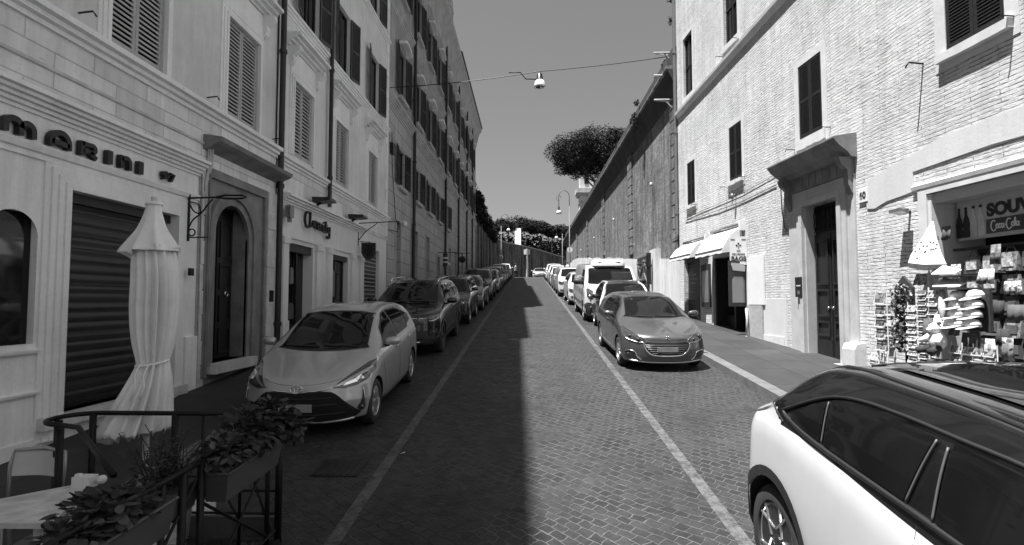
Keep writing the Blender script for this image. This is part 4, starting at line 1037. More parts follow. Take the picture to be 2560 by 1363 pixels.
for a, b in ((9.36, 9.88), (9.93, 10.44)):
    lf = MB(TL); fbox(lf, a, b, 1.14, 3.95, -.27, -.24)
    for z0, z1 in ((1.2, 1.72), (1.8, 2.32), (2.40, 2.92), (3.0, 3.7)):
        surround(TL, 'door_panel', M['darkdoor'], do, a + .10, b - .10, z0 + .05, z1 - .06, .04, .03, bottom=True, d0=-.24)
    lo = lf.build('door_leaf', M['darkdoor'], do)
    kn = MB(); c_ = Vector(TL((a + b) / 2, 2.36, -.19)); kn.tube([c_ + Vector((0, .05 * math.cos(t_ * math.pi / 8), -.03 + .05 * math.sin(t_ * math.pi / 8))) for t_ in range(17)], .010, 6); kn.build('door_knocker', M['chrome'], lo, smooth=True)
mb = MB(TL); fbox(mb, 9.2, 10.62, .95, 1.12, -.35, .22); mb.build('door_step', M['travertine'], B1)
mold(TL, 'portal_hood', M['portal'], B1, 8.95, 11.74, [(.03, 4.76), (.10, 4.79), (.26, 4.86), (.33, 4.90), (.36, 4.97), (.03, 5.02)])
mb = MB(TL); fbox(mb, 11.27, 11.6, .9, 4.5, -.01, .05)
for i in range(9):
    z = .9 + i * .40; o_ = .015 if i % 2 else 0; fbox(mb, 11.28 - o_ * 3, 11.60, z + .015, z + .385, 0, .06 + o_)
mb.build('quoin_blocks', M['travertine'], B1); mb = MB(TL); fbox(mb, 8.93, 9.10, .7, 4.48, .0, .045)
for i in range(9):
    z = .7 + i * .42; fbox(mb, 8.93, 9.10, z + .012, z + .41, .03, .055 + .01 * (i % 2))
mb.build('quoin_blocks', M['travertine'], B1)
# first-floor windows with moulded surrounds and louvred shutters
def fancy_window(T, par, a, b, c, e, sm='shutgrey', hood=None, st='trimst', w=.17, pitch=.07):
    wo = closed_window(T, par, a, b, c, e, sm, pitch=pitch)
    surround(T, 'window_frame', M[st], wo, a, b, c - .02, e, w, .07, steps=3)
    if hood:
        z0, z1 = hood; m = (a + b) / 2; hw = (b - a) / 2 + w + .10
        mb = MB(T); fbox(mb, a - w, b + w, e + w, z0 - .02, 0, .03); mb.build('frieze', M[st], wo)
        h_ = mold(T, 'hood', M[st], wo, m - hw - .12, m + hw + .12, cornprof(z0, z1, .34, 4))
        for sg in (-1, 1):
            x = m + sg * (hw - .08); P = [(0, z0), (.26, z0), (.27, z0 - .07), (.20, z0 - .14), (.11, z0 - .22), (.12, z0 - .32), (.09, z0 - .40), (.04, z0 - .44), (0, z0 - .45)]
            mb = MB(T); mb.prism(P, lambda d, z, s: (s, z, d), x - .07, x + .07); mb.build('bracket', M[st], wo)
    return wo
for a, b, c, e in ops1: fancy_window(TL, B1, a, b, c, e, hood=(8.12, 8.36))
for a, b in ((6.83, 7.93), (9.6, 10.78)): fancy_window(TL, B1, a, b, 9.3, 11.2)
for s, z in ((6.33, 5.7), (9.0, 5.66), (11.4, 5.66)): mb = MB(); mb.tube([TL(s, z, .04), TL(s, z + .02, .22), TL(s + .04, z - .03, .24)], .012, 6); mb.build('shutter_stay', M['iron'], B1)
mb = MB()
for k in range(4): mb.tube([TL(9.02 + .03 * k, 5.0, .07 + .02 * k), TL(9.05 + .03 * k, 4.5, .08), TL(8.98 + .02 * k, 4.2, .07), TL(9.0 + .02 * k, 3.7, .06)], .012, 6)
mb.build('wall_cables', M['paleg'], B1, smooth=True)
pipe(TL, B1, 11.66, .9, 20, .062, .12)
mb = MB(TL); fbox(mb, 8.55, 8.65, 2.60, 2.72, .09, .13); mb.build('door_bell', M['iron'], B1)
mb = MB(TL); fbox(mb, 11.35, 11.5, 2.18, 2.42, .07, .10); mb.build('letter_box', M['iron'], B1)

# ============================================================ LEFT 2: lighter house with the dress shop
B2 = empty('shop_house', (-5.5, 16, 0), 'light stucco house with pilastered dress shop, between the corner palazzo and tall grey block', 'building')
S0, S1 = 11.70, 21.15; TOP12 = 21.3
w1 = [(12.45, 13.58, 5.62, 7.38), (15.2, 16.32, 5.60, 7.38), (18.42, 19.52, 5.60, 7.38)]
w2 = [(12.85, 13.95, 9.08, 10.95), (15.35, 16.45, 9.08, 10.95), (18.62, 19.72, 9.12, 11.0)]
w3 = [(a, b, 12.6, 14.4) for a, b, _, _ in w2] + [(a, b, 16.2, 18) for a, b, _, _ in w2]
bcol(TL, B2, S0, S1, -1, TOP12, -.3, M['b2wall'])
wall(TL, 'upper_wall', M['b2wall'], B2, S0, S1, 5.45, TOP12, w1 + w2 + w3)
wall(TL, 'stone_band', M['b1band'], B2, S0, S1, 4.55, 5.45, d=.02)
g2 = [(12.32, 13.85, 1.0, 3.55), (15.2, 16.6, 2.1, 3.52), (18.25, 20.08, 1.2, 4.02)]
wall(TL, 'shopfront_wall', M['b2lo'], B2, S0, S1, -1, 4.55, g2, .3)
mold(TL, 'shop_cornice', M['trimst'], B2, 12.0, 18.0, cornprof(4.42, 4.62, .20, 4))
mold(TL, 'sill_cornice', M['trimst'], B2, S0, S1, cornprof(5.26, 5.46, .13, 3, .02))
mold(TL, 'sill_course', M['trimst'], B2, S0, S1, cornprof(8.78, 8.98, .10, 3))
mold(TL, 'sill_course', M['trimst'], B2, S0, S1, cornprof(12.3, 12.5, .10, 3))
mold(TL, 'sign_ledge', M['trimst'], B2, 12.0, 18.0, [(0, 3.64), (.04, 3.65), (.05, 3.70), (0, 3.71)])
for a, b in ((12.0, 12.28), (13.95, 14.35), (14.75, 15.1), (16.75, 17.1), (17.65, 17.95)):
    mb = MB(TL); fbox(mb, a, b, 1.3, 3.64, 0, .07); fbox(mb, a - .03, b + .03, 3.5, 3.64, 0, .10); fbox(mb, a - .02, b + .02, .6, 1.75, 0, .095); mb.build('shop_pilaster', M['b2lo'], B2)
sh = MB(TL); fbox(sh, 12.32, 13.85, 3.36, 3.55, -.28, -.05); so = sh.build('shop_door', M['shutdark'], B2)
flat(TL, 'pane', M['glass2'], so, 12.32, 13.85, 1.0, 3.4, -.26)
mb = MB(TL); fbox(mb, 13.25, 13.32, 1.3, 3.36, -.24, -.18); fbox(mb, 12.33, 12.39, 1.3, 3.36, -.24, -.18); fbox(mb, 12.39, 13.25, 1.3, 1.62, -.24, -.19); mb.build('door_frame', M['iron'], so)
def clothes(par, items, d=-.22):
    for (a, b, c, e, v) in items:
        mb = MB(TL); mb.prism([(a, c), (b, c + .02), (b - .02, e - .06), ((a + b) / 2 + .05, e), ((a + b) / 2 - .05, e), (a + .02, e - .07)], lambda s, z, w_: (s, z, w_), d, d + .03)
        mb.build('garment', simple('cloth_%d' % int(v * 100), v, .9), par)
clothes(so, [(12.55, 12.8, 2.5, 2.95, .12), (12.6, 12.85, 1.9, 2.3, .10), (12.95, 13.15, 2.6, 3.0, .16), (12.9, 13.2, 1.75, 2.15, .07)])
wo = pane_window(TL, B2, 15.2, 16.6, 2.1, 3.52, -.2); clothes(wo, [(15.55, 15.85, 2.3, 3.1, .16), (16.0, 16.25, 2.25, 3.0, .05)], -.17)
mb = MB(TL); fbox(mb, 15.2, 16.6, 3.38, 3.52, -.19, -.04); mb.build('window_box', M['shutdark'], wo)
rs = flat(TL, 'roller_shutter', M['roller'], B2, 18.25, 20.08, 1.2, 4.02, -.12)
mb = MB(TL)
for i in range(20): z = 1.3 + i * .14; fbox(mb, 18.26, 20.07, z, z + .03, -.118, -.095)
mb.build('slat_ridge', M['shutgrey'], rs)
for a, b, c, e in w1: fancy_window(TL, B2, a, b, c, e, hood=(8.10, 8.36), pitch=.085)
def open_window(T, par, a, b, c, e, sm, ang=(165, 165), st=None, lw=None, sill=True, hood=None, d=.05):
    wo = pane_window(T, par, a, b, c, e, -.15)
    lw = lw or (b - a) / 2
    leaf(T, 'shutter', M[sm], wo, a, a + lw, c, e, d, hinge='s0', ang=ang[0], mid=True, pitch=.07)
    leaf(T, 'shutter', M[sm], wo, b - lw, b, c, e, d, hinge='s1', ang=ang[1], mid=True, pitch=.07)
    if st:
        if sill: mb = MB(T); fbox(mb, a - .10, b + .10, c - .20, c - .04, 0, .16); mb.build('sill', M[st], wo)
        if hood:
            m = (a + b) / 2; hw = (b - a) / 2 + .12
            P = [(m + hw * math.cos(math.pi * k / 10), e + .10 + .30 * math.sin(math.pi * k / 10)) for k in range(11)]; Q = [(m + (hw - .07) * math.cos(math.pi * k / 10), e + .08 + .17 * math.sin(math.pi * k / 10)) for k in range(10, -1, -1)]
            mb = MB(T); mb.prism(P + Q, lambda s, z, w_: (s, z, w_), .02, .30); mb.build('arched_hood', M[hood], wo)
    return wo
for a, b, c, e in w2: open_window(TL, B2, a, b, c, e, 'shutb2', (166, 168))
for a, b, c, e in w3: open_window(TL, B2, a, b, c, e, 'shutb2', (166, 168))
pipe(TL, B2, 14.62, 4.75, 20, .055, .12)
mb = MB(TL); fbox(mb, S1 - .28, S1 - .03, 4.7, 19.0, -.01, .02)
for i in range(32):
    z = 4.7 + i * .45; w_ = .28 if i % 2 else .40; fbox(mb, S1 - .02 - w_, S1 - .02, z + .01, z + .43, 0, .035)
mb.build('quoin_blocks', M['trimst'], B2)

# ============================================================ LEFT 3: tall grey block running up the street
B3 = empty('tall_block', (-5.5, 38, 0), 'long tall grey stucco block with rows of dark open shutters running up the street', 'building')
S0, S1 = 21.22, 57.6
cs = [23.5, 27.05, 30.35, 33.75, 37.15, 40.9, 44.3, 47.6, 50.9, 54.2]
gw = [(c - .62, c + .62, 7.15, 8.75) for c in cs[:5]]; ww = [(c - .65, c + .65, 11.05, 13.15) for c in cs]; uw = [(c - .65, c + .65, 15.55, 17.65) for c in cs]; tw = [(c - .62, c + .62, 20.55, 22.5) for c in cs[:5]]
dd3 = [(22.55, 23.4, 1.6, 5.55), (25.75, 27.05, 1.9, 5.6), (29.3, 30.3, 2.2, 5.7), (33.0, 33.9, 2.5, 4.9), (38.1, 38.8, 2.9, 5.9), (41.3, 42.0, 3.1, 5.9), (45.2, 46.2, 3.5, 6.2), (49.3, 50.1, 3.8, 6.2)]
bcol(TL, B3, S0, S1, -1, 20.3, -.32, M['b3hi']); bcol(TL, B3, S0, 39.6, 20.3, 24.35, -.32, M['b3hi'], 'attic_mass')
wall(TL, 'rusticated_wall', M['b3lo'], B3, S0, S1, -1, 10.0, gw + dd3, .3)
wall(TL, 'upper_wall', M['b3hi'], B3, S0, S1, 10.0, 20.3, ww + uw); wall(TL, 'attic_wall', M['b3hi'], B3, S0, 39.6, 20.3, 24.35, tw)
mb = MB(TL); mb.box(S1 - .001, S1, 0, 20.2, -.3, 0); mb.build('end_wall', M['b3hi'], B3)
mold(TL, 'string_cornice', M['b3trim'], B3, S0, S1, cornprof(9.95, 10.42, .22, 5)); mold(TL, 'string_course', M['b3trim'], B3, S0, S1, cornprof(14.2, 14.62, .16, 4))
mold(TL, 'main_cornice', M['b3trim'], B3, S0, S1 + .2, [(0, 18.7), (.08, 18.75), (.12, 19.1), (.22, 19.35), (.30, 19.8), (.42, 20.1), (.62, 20.35), (.64, 20.62), (0, 20.7)])
mold(TL, 'eaves', M['shutdark'], B3, 39.6, S1 + .3, [(0, 20.705), (.70, 20.66), (.72, 20.74), (0, 20.85)])
for x in gw: open_window(TL, B3, *x, 'shutdark', (173, 170), 'b3trim')
for x in ww: open_window(TL, B3, *x, 'shutdark', (173, 170), 'b3trim', hood='trimst')
for x in uw: open_window(TL, B3, *x, 'shutdark', (173, 170), 'b3trim', hood='trimst')
for x in tw: open_window(TL, B3, *x, 'shutdark', (173, 170), 'b3trim', hood='trimst')
for i, (a, b, c, e) in enumerate(dd3):
    mb = MB(TL); fbox(mb, a, b, c, e, -.28, -.24); o = mb.build('door', M['darkdoor'], B3)
    if i in (0, 1): mb = MB(TL); fbox(mb, a + .02, b - .02, e - 1.75, e - 1.0, -.239, -.2); mb.build('door_transom', M['paleg'], o)
    if i == 1: mb = MB(TL); fbox(mb, a + .02, a + .5, c, e - 1.8, -.239, -.2); mb.build('door_sheet', M['paleg'], o)
    surround(TL, 'door_frame', M['b3trim'], o, a, b, c, e, .14, .05, steps=2)
for s, z0 in ((25.6, 2.0), (35.6, 2.8), (42.4, 3.4), (48.2, 3.9), (53.0, 4.2)): pipe(TL, B3, s, z0, 19.2, .075, .14)
# ------------------------------------------------------------ right side
def whitebrick():
    t = NT('whitewashed_roman_brick'); o = t.coords()
    c = t.coords((1, 1, 1), 'YZX')
    n1 = t.new('TexNoise'); n1.inputs['Scale'].default_value = 2.2; n1.inputs['Detail'].default_value = 3; t.ln(c, n1.inputs['Vector'])
    m1 = t.new('VectorMath', operation='MULTIPLY_ADD'); t.ln(n1.outputs['Color'], m1.inputs[0]); m1.inputs[1].default_value = (.1, .05, 0); t.ln(c, m1.inputs[2])
    br = t.new('TexBrick'); br.offset = .5; t.ln(m1.outputs[0], br.inputs['Vector']); br.inputs['Scale'].default_value = 1
    br.inputs['Brick Width'].default_value = .9; br.inputs['Row Height'].default_value = .062; br.inputs['Mortar Size'].default_value = .009; br.inputs['Mortar Smooth'].default_value = .6
    br.inputs['Color1'].default_value = g3(.93); br.inputs['Color2'].default_value = g3(1.04); br.inputs['Mortar'].default_value = g3(.72)
    dash = t.noise(t.coords((4, 4, 18)), 1.6, 4, .65)          # gaps where the wash never reached
    open_ = t.math('MULTIPLY', br.outputs['Fac'], t.rng(dash, .48, .54, 0, 1))
    zone = t.rng(t.noise(o, .55, 4, .7), .38, .6, .35, 1); open_ = t.math('MULTIPLY', open_, zone)
    big = t.math('MULTIPLY', t.rng(t.noise(o, .9, 6, .7), .3, .7, .84, 1.1), t.rng(t.noise(t.coords((3, 3, .3)), 1.3, 6, .75), .42, .70, 1.03, .80)); fine = t.rng(t.noise(o, 12, 5, .7), .3, .75, 1.06, .88)
    base = t.math('MULTIPLY', t.math('MULTIPLY', br.outputs['Color'], t.math('MULTIPLY', big, fine)), .60)
    chips = t.rng(t.noise(t.coords((1, 1, 2.2)), 5, 7, .8), .62, .68, 1, .62)
    t.set(t.mix(open_, t.math('MULTIPLY', base, chips), .09), .85, 0, .2)
    rough = t.noise(t.coords((1, 1, 3)), 7, 5, .7)
    sm = t.rng(t.noise(o, .75, 5, .7), .36, .56, .25, 1.1); t.bump(t.math('MULTIPLY', sm, t.math('SUBTRACT', t.math('MULTIPLY', rough, 1.0), t.math('ADD', t.math('MULTIPLY', br.outputs['Fac'], .35), open_))), .8, .022); return t.m
M['wbrick'] = whitebrick()
M['wsmooth'] = stucco('white_lime_render', .54, .06, .05, .35, dirt=.12); M['wtrim'] = simple('white_lime_trim', .56, .8, spec=.2, var=.1, scale=4, bump=.5, bscale=14)
M['hoodst'] = simple('shade_toned_hood_stone', .17, .8, var=.3, scale=3, bump=.5, bscale=20); M['stoneR'] = simple('pale_stone_portal', .42, .75, var=.12, scale=3, bump=.4, bscale=20)  # hood stone: dark, with shade of the overhang put into its colour
def oldbrick():
    t = NT('old_retaining_brick'); o = t.coords(); c = t.coords((1, 1, 1), 'YZX')
    br = t.new('TexBrick'); t.ln(c, br.inputs['Vector']); br.inputs['Scale'].default_value = 1; br.inputs['Brick Width'].default_value = .26; br.inputs['Row Height'].default_value = .07; br.inputs['Mortar Size'].default_value = .008
    br.inputs['Color1'].default_value = g3(.7); br.inputs['Color2'].default_value = g3(1.25); br.inputs['Mortar'].default_value = g3(1.35)
    st = t.noise(t.coords((1.6, 1.6, .16)), 1.5, 7, .75); big = t.noise(o, .35, 5, .7); med = t.noise(o, 2.4, 7, .8)
    k = t.math('MULTIPLY', t.math('MULTIPLY', t.rng(st, .34, .66, .40, 1.6), t.rng(big, .3, .7, .75, 1.3)), t.math('MULTIPLY', t.rng(med, .3, .7, .55, 1.5), .15))
    t.set(t.math('MULTIPLY', k, br.outputs['Color']), .9, 0, .2); t.bump(t.math('SUBTRACT', t.math('MULTIPLY', med, 1.2), br.outputs['Fac']), .8, .03); return t.m
M['obrick'] = oldbrick(); M['obdark'] = simple('dark_brick_and_shade', .04, .9, var=.5, scale=1.5, bump=.8, bscale=6)
M['rdark'] = simple('shutter_black', .014, .5, var=.3, scale=10)

RB = empty('whitewashed_house', (6, 12, 0), 'tall whitewashed brick house at right with hooded stone doorway and small dark shuttered windows', 'building')
rw = [(18.42, 19.25, 9.36, 11.5), (15.05, 15.92, 9.66, 11.8), (11.34, 12.18, 5.77, 7.42), (14.95, 15.72, 5.6, 7.17), (18.36, 19.05, 5.5, 6.98), (7.33, 8.27, 5.96, 7.9), (11.4, 12.25, 9.9, 12), (7.4, 8.3, 10.1, 12.2)]
rd = [(10.86, 12.06, .9, 4.25), (14.86, 17.0, 1.1, 3.50), (18.35, 19.55, 1.4, 3.75), (4.2, 8.72, -.2, 3.88)]
bcol(TR, RB, -14, 19.93, -2, 19, -.9, M['wsmooth'])
wall(TR, 'facade_wall', M['wbrick'], RB, -14, 19.95, -2, 19, rw + rd, .22)
mb = MB(TR); mb.box(19.93, 19.95, -2, 19, -.9, -.003); mb.build('end_wall', M['wsmooth'], RB)
mold(TR, 'string_course', M['wtrim'], RB, 4, 19.95, [(0, 9.22), (.05, 9.26), (.10, 9.34), (.11, 9.42), (0, 9.46)], -.036) if False else None
# string course falls slightly up the street, as in the photo
mb = MB(TR); P = [(0, 0), (.05, .03), (.11, .12), (.12, .2), (0, .24)]; n = 5
vs = [(4, z + 9.62, d) for d, z in P] + [(19.95, z + 8.86, d) for d, z in P]
mb.add(vs, [(i, (i + 1) % n, n + (i + 1) % n, n + i) for i in range(n)] + [[4, 3, 2, 1, 0], [5, 6, 7, 8, 9]]); mb.build('string_course', M['wtrim'], RB)
def rwindow(a, b, c, e, w=.16, sill=.16, mat='rdark', louv=True, sd=.12, side2=None):
    if louv: wo = closed_window(TR, RB, a, b, c, e, mat, -.03, pitch=.05, mid=True)
    else:
        wo = pane_window(TR, RB, a, b, c, e, -.12, fm='rdark'); mb = MB(TR); fbox(mb, a, b, (c + e) / 2 - .03, (c + e) / 2 + .03, -.12, -.07); mb.build('glazing_bar', M['rdark'], wo)
    mb = MB(TR); fbox(mb, a - w, a, c - .02, e + w, -.01, .014); fbox(mb, b, b + w, c - .02, e + w, -.01, .014); fbox(mb, a, b, e, e + w, -.01, .014); fbox(mb, a - w, b + w, c - sill - .12, c - .02, -.01, .012); mb.build('lime_surround', M['wtrim'], wo)
    # rough sill with chipped lower edge
    mb = MB(TR); n = 9; s0, s1 = a - w * .6, b + w * .6; random.seed(int(a * 10))
    top = [(s0 + (s1 - s0) * i / n, c - .02) for i in range(n + 1)]; bot = [(s0 + (s1 - s0) * i / n, c - sill - random.uniform(0, .03)) for i in range(n + 1)]
    mb.prism(top + bot[::-1], lambda s, z, d: (s, z, d), 0, sd); mb.build('sill', M['wtrim'], wo)
    return wo
rwindow(*rw[0], w=.14, louv=False, sd=.05); rwindow(*rw[1], w=.16, louv=False, sd=.05)
rwindow(*rw[2], w=.17, sill=.22, sd=.06); rwindow(*rw[3], w=.15, sill=.12, sd=.1); rwindow(*rw[4], w=.14, sill=.12, sd=.08); rwindow(*rw[5], w=.2, sill=.14, sd=.10); rwindow(*rw[6]); rwindow(*rw[7])
def stay(s, z, l=.2, drop=0): mb = MB(); mb.tube([TR(s, z, 0), TR(s, z + .005, l), TR(s + .02, z - .04, l + .01)] , .010, 5); mb.build('shutter_stay', M['iron'], RB)
for s, z in ((7.2, 5.95), (12.4, 5.62), (11.1, 5.72), (15.9, 5.5), (14.8, 5.55), (15.0, 9.5), (16.05, 9.45), (18.2, 5.4)): stay(s, z)
# doorway with hood
surround(TR, 'door_surround', M['stoneR'], RB, 10.86, 12.06, .8, 4.25, .36, .10, steps=3)
for a, b in ((12.42, 12.66), (10.40, 10.52)): mb = MB(TR); fbox(mb, a, b, .8, 4.61, 0, .035); mb.build('door_jamb', M['stoneR'], RB)
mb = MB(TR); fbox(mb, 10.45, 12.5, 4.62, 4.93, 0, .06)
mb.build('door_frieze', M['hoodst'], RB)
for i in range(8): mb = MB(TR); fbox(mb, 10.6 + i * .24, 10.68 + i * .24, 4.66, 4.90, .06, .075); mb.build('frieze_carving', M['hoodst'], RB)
for s in (10.42, 12.50):
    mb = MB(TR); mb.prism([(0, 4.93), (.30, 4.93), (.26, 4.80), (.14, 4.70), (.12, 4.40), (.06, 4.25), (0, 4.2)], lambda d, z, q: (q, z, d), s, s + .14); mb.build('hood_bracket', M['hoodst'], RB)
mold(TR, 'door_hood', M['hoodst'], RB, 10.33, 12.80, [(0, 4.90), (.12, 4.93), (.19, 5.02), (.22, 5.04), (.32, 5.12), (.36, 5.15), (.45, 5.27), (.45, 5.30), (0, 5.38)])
dr = MB(TR); fbox(dr, 10.86, 12.06, .9, 4.25, -.24, -.21); do = dr.build('front_door', M['darkdoor'], RB)
for a, b in ((10.90, 11.44), (11.48, 12.02)):
    lf = MB(TR); fbox(lf, a, b, .95, 3.62, -.21, -.17); lo = lf.build('door_leaf', M['rdark'], do)
    for z0, z1 in ((1.45, 1.78), (1.86, 2.45), (2.53, 3.5)): surround(TR, 'door_panel', M['rdark'], lo, a + .10, b - .10, z0 + .05, z1 - .05, .045, .03, bottom=True, d0=-.17)
    mb = MB(TR); fbox(mb, a + .01, b - .01, .96, 1.38, -.17, -.16); mb.build('kick_plate', M['pipe'], lo)
mb = MB(); 
for i in range(9):
    s = 10.92 + i * .135
    mb.tube([TR(s, 3.72, -.18), TR(s + .06, 3.92, -.16), TR(s, 4.18, -.18)], .012, 5); mb.tube([TR(s + .06, 3.72, -.18), TR(s, 3.92, -.16), TR(s + .06, 4.18, -.18)], .012, 5)
mb.tube([TR(10.88, 3.70, -.18), TR(12.04, 3.70, -.18)], .015, 5); mb.tube([TR(10.88, 4.20, -.18), TR(12.04, 4.20, -.18)], .015, 5); mb.build('transom_grille', M['iron'], do)
for q in (11.40, 11.55): mb = MB(); mb.ball(TR(q, 2.05, -.14), .032, 10, 7); mb.build('door_knob', M['chrome'], do, smooth=True)
for a, b in ((12.035, 12.063), (10.857, 10.885)): mb = MB(TR); fbox(mb, a, b, .98, 4.25, -.205, .02); mb.build('door_lining', M['stoneR'], RB)
mb = MB(TR); fbox(mb, 10.5, 12.8, .6, .98, -.25, .22); mb.build('door_step', M['stoneR'], RB)
mb = MB(TR); fbox(mb, 12.08, 12.34, 2.28, 2.72, .095, .112); pq = mb.build('wall_plaque', M['rdark'], None); tag(pq, 'small dark notice plaque with white lines on the pale jamb left of the tall door', 'plaque')
mb = MB(TR); fbox(mb, 12.13, 12.29, 2.52, 2.54, .112, .115); mb.build('plaque_text', M['whitep'], pq); mb = MB(TR); fbox(mb, 12.16, 12.26, 2.34, 2.42, .112, .115); mb.build('plaque_emblem', M['mid'], pq)
# plain render base and stone stub beside the door
mb = MB(TR); fbox(mb, 12.9, 14.8, -.5, 2.25, 0, .012); fbox(mb, 13.0, 14.83, -.5, 1.35, .012, .03); mb.build('render_base', M['wsmooth'], RB)
mb = MB(TR); mb.prism([(0, .5), (.22, .5), (.22, 1.3), (.17, 1.4), (.03, 1.42), (0, 1.4)], lambda d, z, s: (s, z, d), 10.25, 10.62); tag(mb.build('corner_stone', M['travertine']), 'weathered stone wheel-guard block at the right foot of the tall door', 'guard stone')
# gallery shop: display frame, dark doorway, panels
surround(TR, 'shop_surround', M['wsmooth'], RB, 14.86, 17.0, .8, 3.50, .12, .03)
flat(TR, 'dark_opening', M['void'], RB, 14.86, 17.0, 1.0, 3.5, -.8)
mb = MB(TR); fbox(mb, 16.9, 17.0, 1.1, 3.5, -.75, -.05); fbox(mb, 15.95, 16.06, 1.1, 3.4, -.55, -.20); fbox(mb, 16.06, 16.9, 1.1, 1.75, -.5, -.35); mb.build('door_reveal', M['shutdark'], RB)
mb = MB(TR); fbox(mb, 14.7, 17.9, .9, 1.22, -.2, .14); mb.build('shop_step', M['stoneR'], RB)
# second shutter-closed shop
dd_ = flat(TR, 'shop_shutter', M['roller'], RB, 18.35, 19.55, 1.4, 3.75, -.15)
mb = MB(TR); fbox(mb, 18.1, 18.35, 1.3, 3.8, -.2, .02); fbox(mb, 18.35, 19.55, 3.55, 3.75, -.15, -.02); mb.build('shutter_frame', M['pipe'], dd_)
mb = MB(TR)
for i in range(3): fbox(mb, 18.55 + i * .25, 18.70 + i * .25, 3.0 + .1 * i, 3.03 + .1 * i, -.149, -.14); fbox(mb, 18.6, 19.2, 2.8 + i * .14, 2.82 + i * .14, -.149, -.14)
mb.build('shutter_marks', M['mid'], dd_)
# souvenir shop opening
surround(TR, 'stall_surround', M['wtrim'], RB, 4.2, 8.72, -.2, 3.88, .17, .04)
mold(TR, 'stall_lintel', M['wtrim'], RB, 4.2, 9.0, [(0, 3.96), (.05, 3.98), (.06, 4.04), (0, 4.08)])
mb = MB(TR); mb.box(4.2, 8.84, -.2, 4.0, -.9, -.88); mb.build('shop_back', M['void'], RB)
mb = MB(TR); fbox(mb, 8.66, 8.72, -.2, 3.87, -.85, .01); mb.build('shop_jamb', M['wsmooth'], RB)
mb = MB(TR); fbox(mb, 4.2, 8.66, 3.72, 3.875, -.85, -.03); mb.build('shop_header', M['paleg'], RB)
# house number tile
def text(T, s, body, size, mat, par, pos, flip=False, depth=.006, align='CENTER', spacing=1.0, bold=0.0, shear=0, name='lettering'):
    cu = bpy.data.curves.new('t', 'FONT'); cu.body = body; cu.size = size; cu.extrude = depth / 2; cu.align_x = align; cu.space_character = spacing; cu.offset = bold; cu.shear = shear
    o = bpy.data.objects.new('t', cu); COL.objects.link(o); dg = bpy.context.evaluated_depsgraph_get(); dg.update()
    me = bpy.data.meshes.new_from_object(o.evaluated_get(dg)); bpy.data.objects.remove(o)
    mb = MB(T); sg = -1 if flip else 1
    mb.add([(pos[0] + sg * v.co.x, pos[1] + v.co.y, pos[2] + v.co.z) for v in me.vertices], [list(p.vertices) for p in me.polygons])
    return mb.build(name, mat, par)
M['ink'] = simple('black_lettering', .02, .5); M['tile'] = simple('white_enamel', .72, .3, var=.05)
mb = MB(TR); fbox(mb, 10.06, 10.30, 4.02, 4.28, 0, .03); nt_ = tag(mb.build('house_number', M['tile']), 'small white tile reading 60 fixed right of the door hood', 'house number')
text(TR, 0, '60', .17, M['ink'], nt_, (10.18, 4.09, .035), True, bold=.004)
# pale render patch with ragged shaded underside, right of the number
mb = MB(TR); P = [(10.1, 3.88), (9.9, 3.85), (9.6, 3.93), (9.3, 3.95), (9.0, 3.98), (9.0, 4.3), (7.6, 4.35), (6, 4.3), (6, 4.75), (8.4, 4.7), (10.1, 4.4)]
mb.prism(P, lambda s, z, d: (s, z, d), 0, .018); mb.build('render_patch', M['wsmooth'], RB)
# drain / pipe at the house corner
pipe(TR, RB, 19.99, 4.6, 18, .06, .07, mat='mid')
# low cable runs
mb = MB()
def cable(pts, r=.010): mb.tube([TR(*p) for p in pts], r, 5)
cable([(19.3, 5.0, .02), (18, 4.95, .02), (16.5, 4.92, .03), (15, 4.9, .02), (14, 4.95, .02), (13.2, 4.98, .02)]); cable([(13.1, 5.25, .02), (15, 5.12, .02), (19.2, 5.1, .02)], .006); cable([(13.0, 5.0, .03), (12.95, 4.3, .03), (12.85, 3.9, .03), (12.7, 3.8, .03)])
mb.build('wall_cables', M['iron'], RB, smooth=True)
# lamp arm and small flood lamp
mb = MB(); mb.tube([TR(8.72, 5.98, 0), TR(8.72, 6.0, .24), TR(8.74, 5.92, .28)], .014, 6); tag(mb.build('iron_bracket', M['iron'], smooth=True), 'bent iron rod bracket with long shadow, left of the largest shuttered window', 'bracket')
mb = MB(TR); mb.hexa([(9.0, 3.62, .10), (9.22, 3.62, .10), (9.24, 3.66, .26), (8.98, 3.66, .26)], [(9.0, 3.70, .10), (9.22, 3.70, .10), (9.24, 3.70, .26), (8.98, 3.70, .26)]); fl = mb.build('flood_lamp', M['mid'])
tag(fl, 'small flat flood lamp on the white brick left of the souvenir shop', 'lamp'); mb = MB(TR); fbox(mb, 9.08, 9.12, 3.64, 3.68, 0, .12); mb.build('lamp_arm', M['iron'], fl)
mb = MB(); p = Vector(TR(15.35, 5.12, .12)); mb.ball(p, (.06, .06, .09), 10, 7); mb.tube([TR(15.35, 5.2, 0), p], .015, 6); mb.tube([p, p + Vector((0, 0, -.22))], .01, 5); tag(mb.build('wall_fitting', M['mid'], smooth=True), 'small grey lamp fitting under the middle small shuttered window', 'lamp')

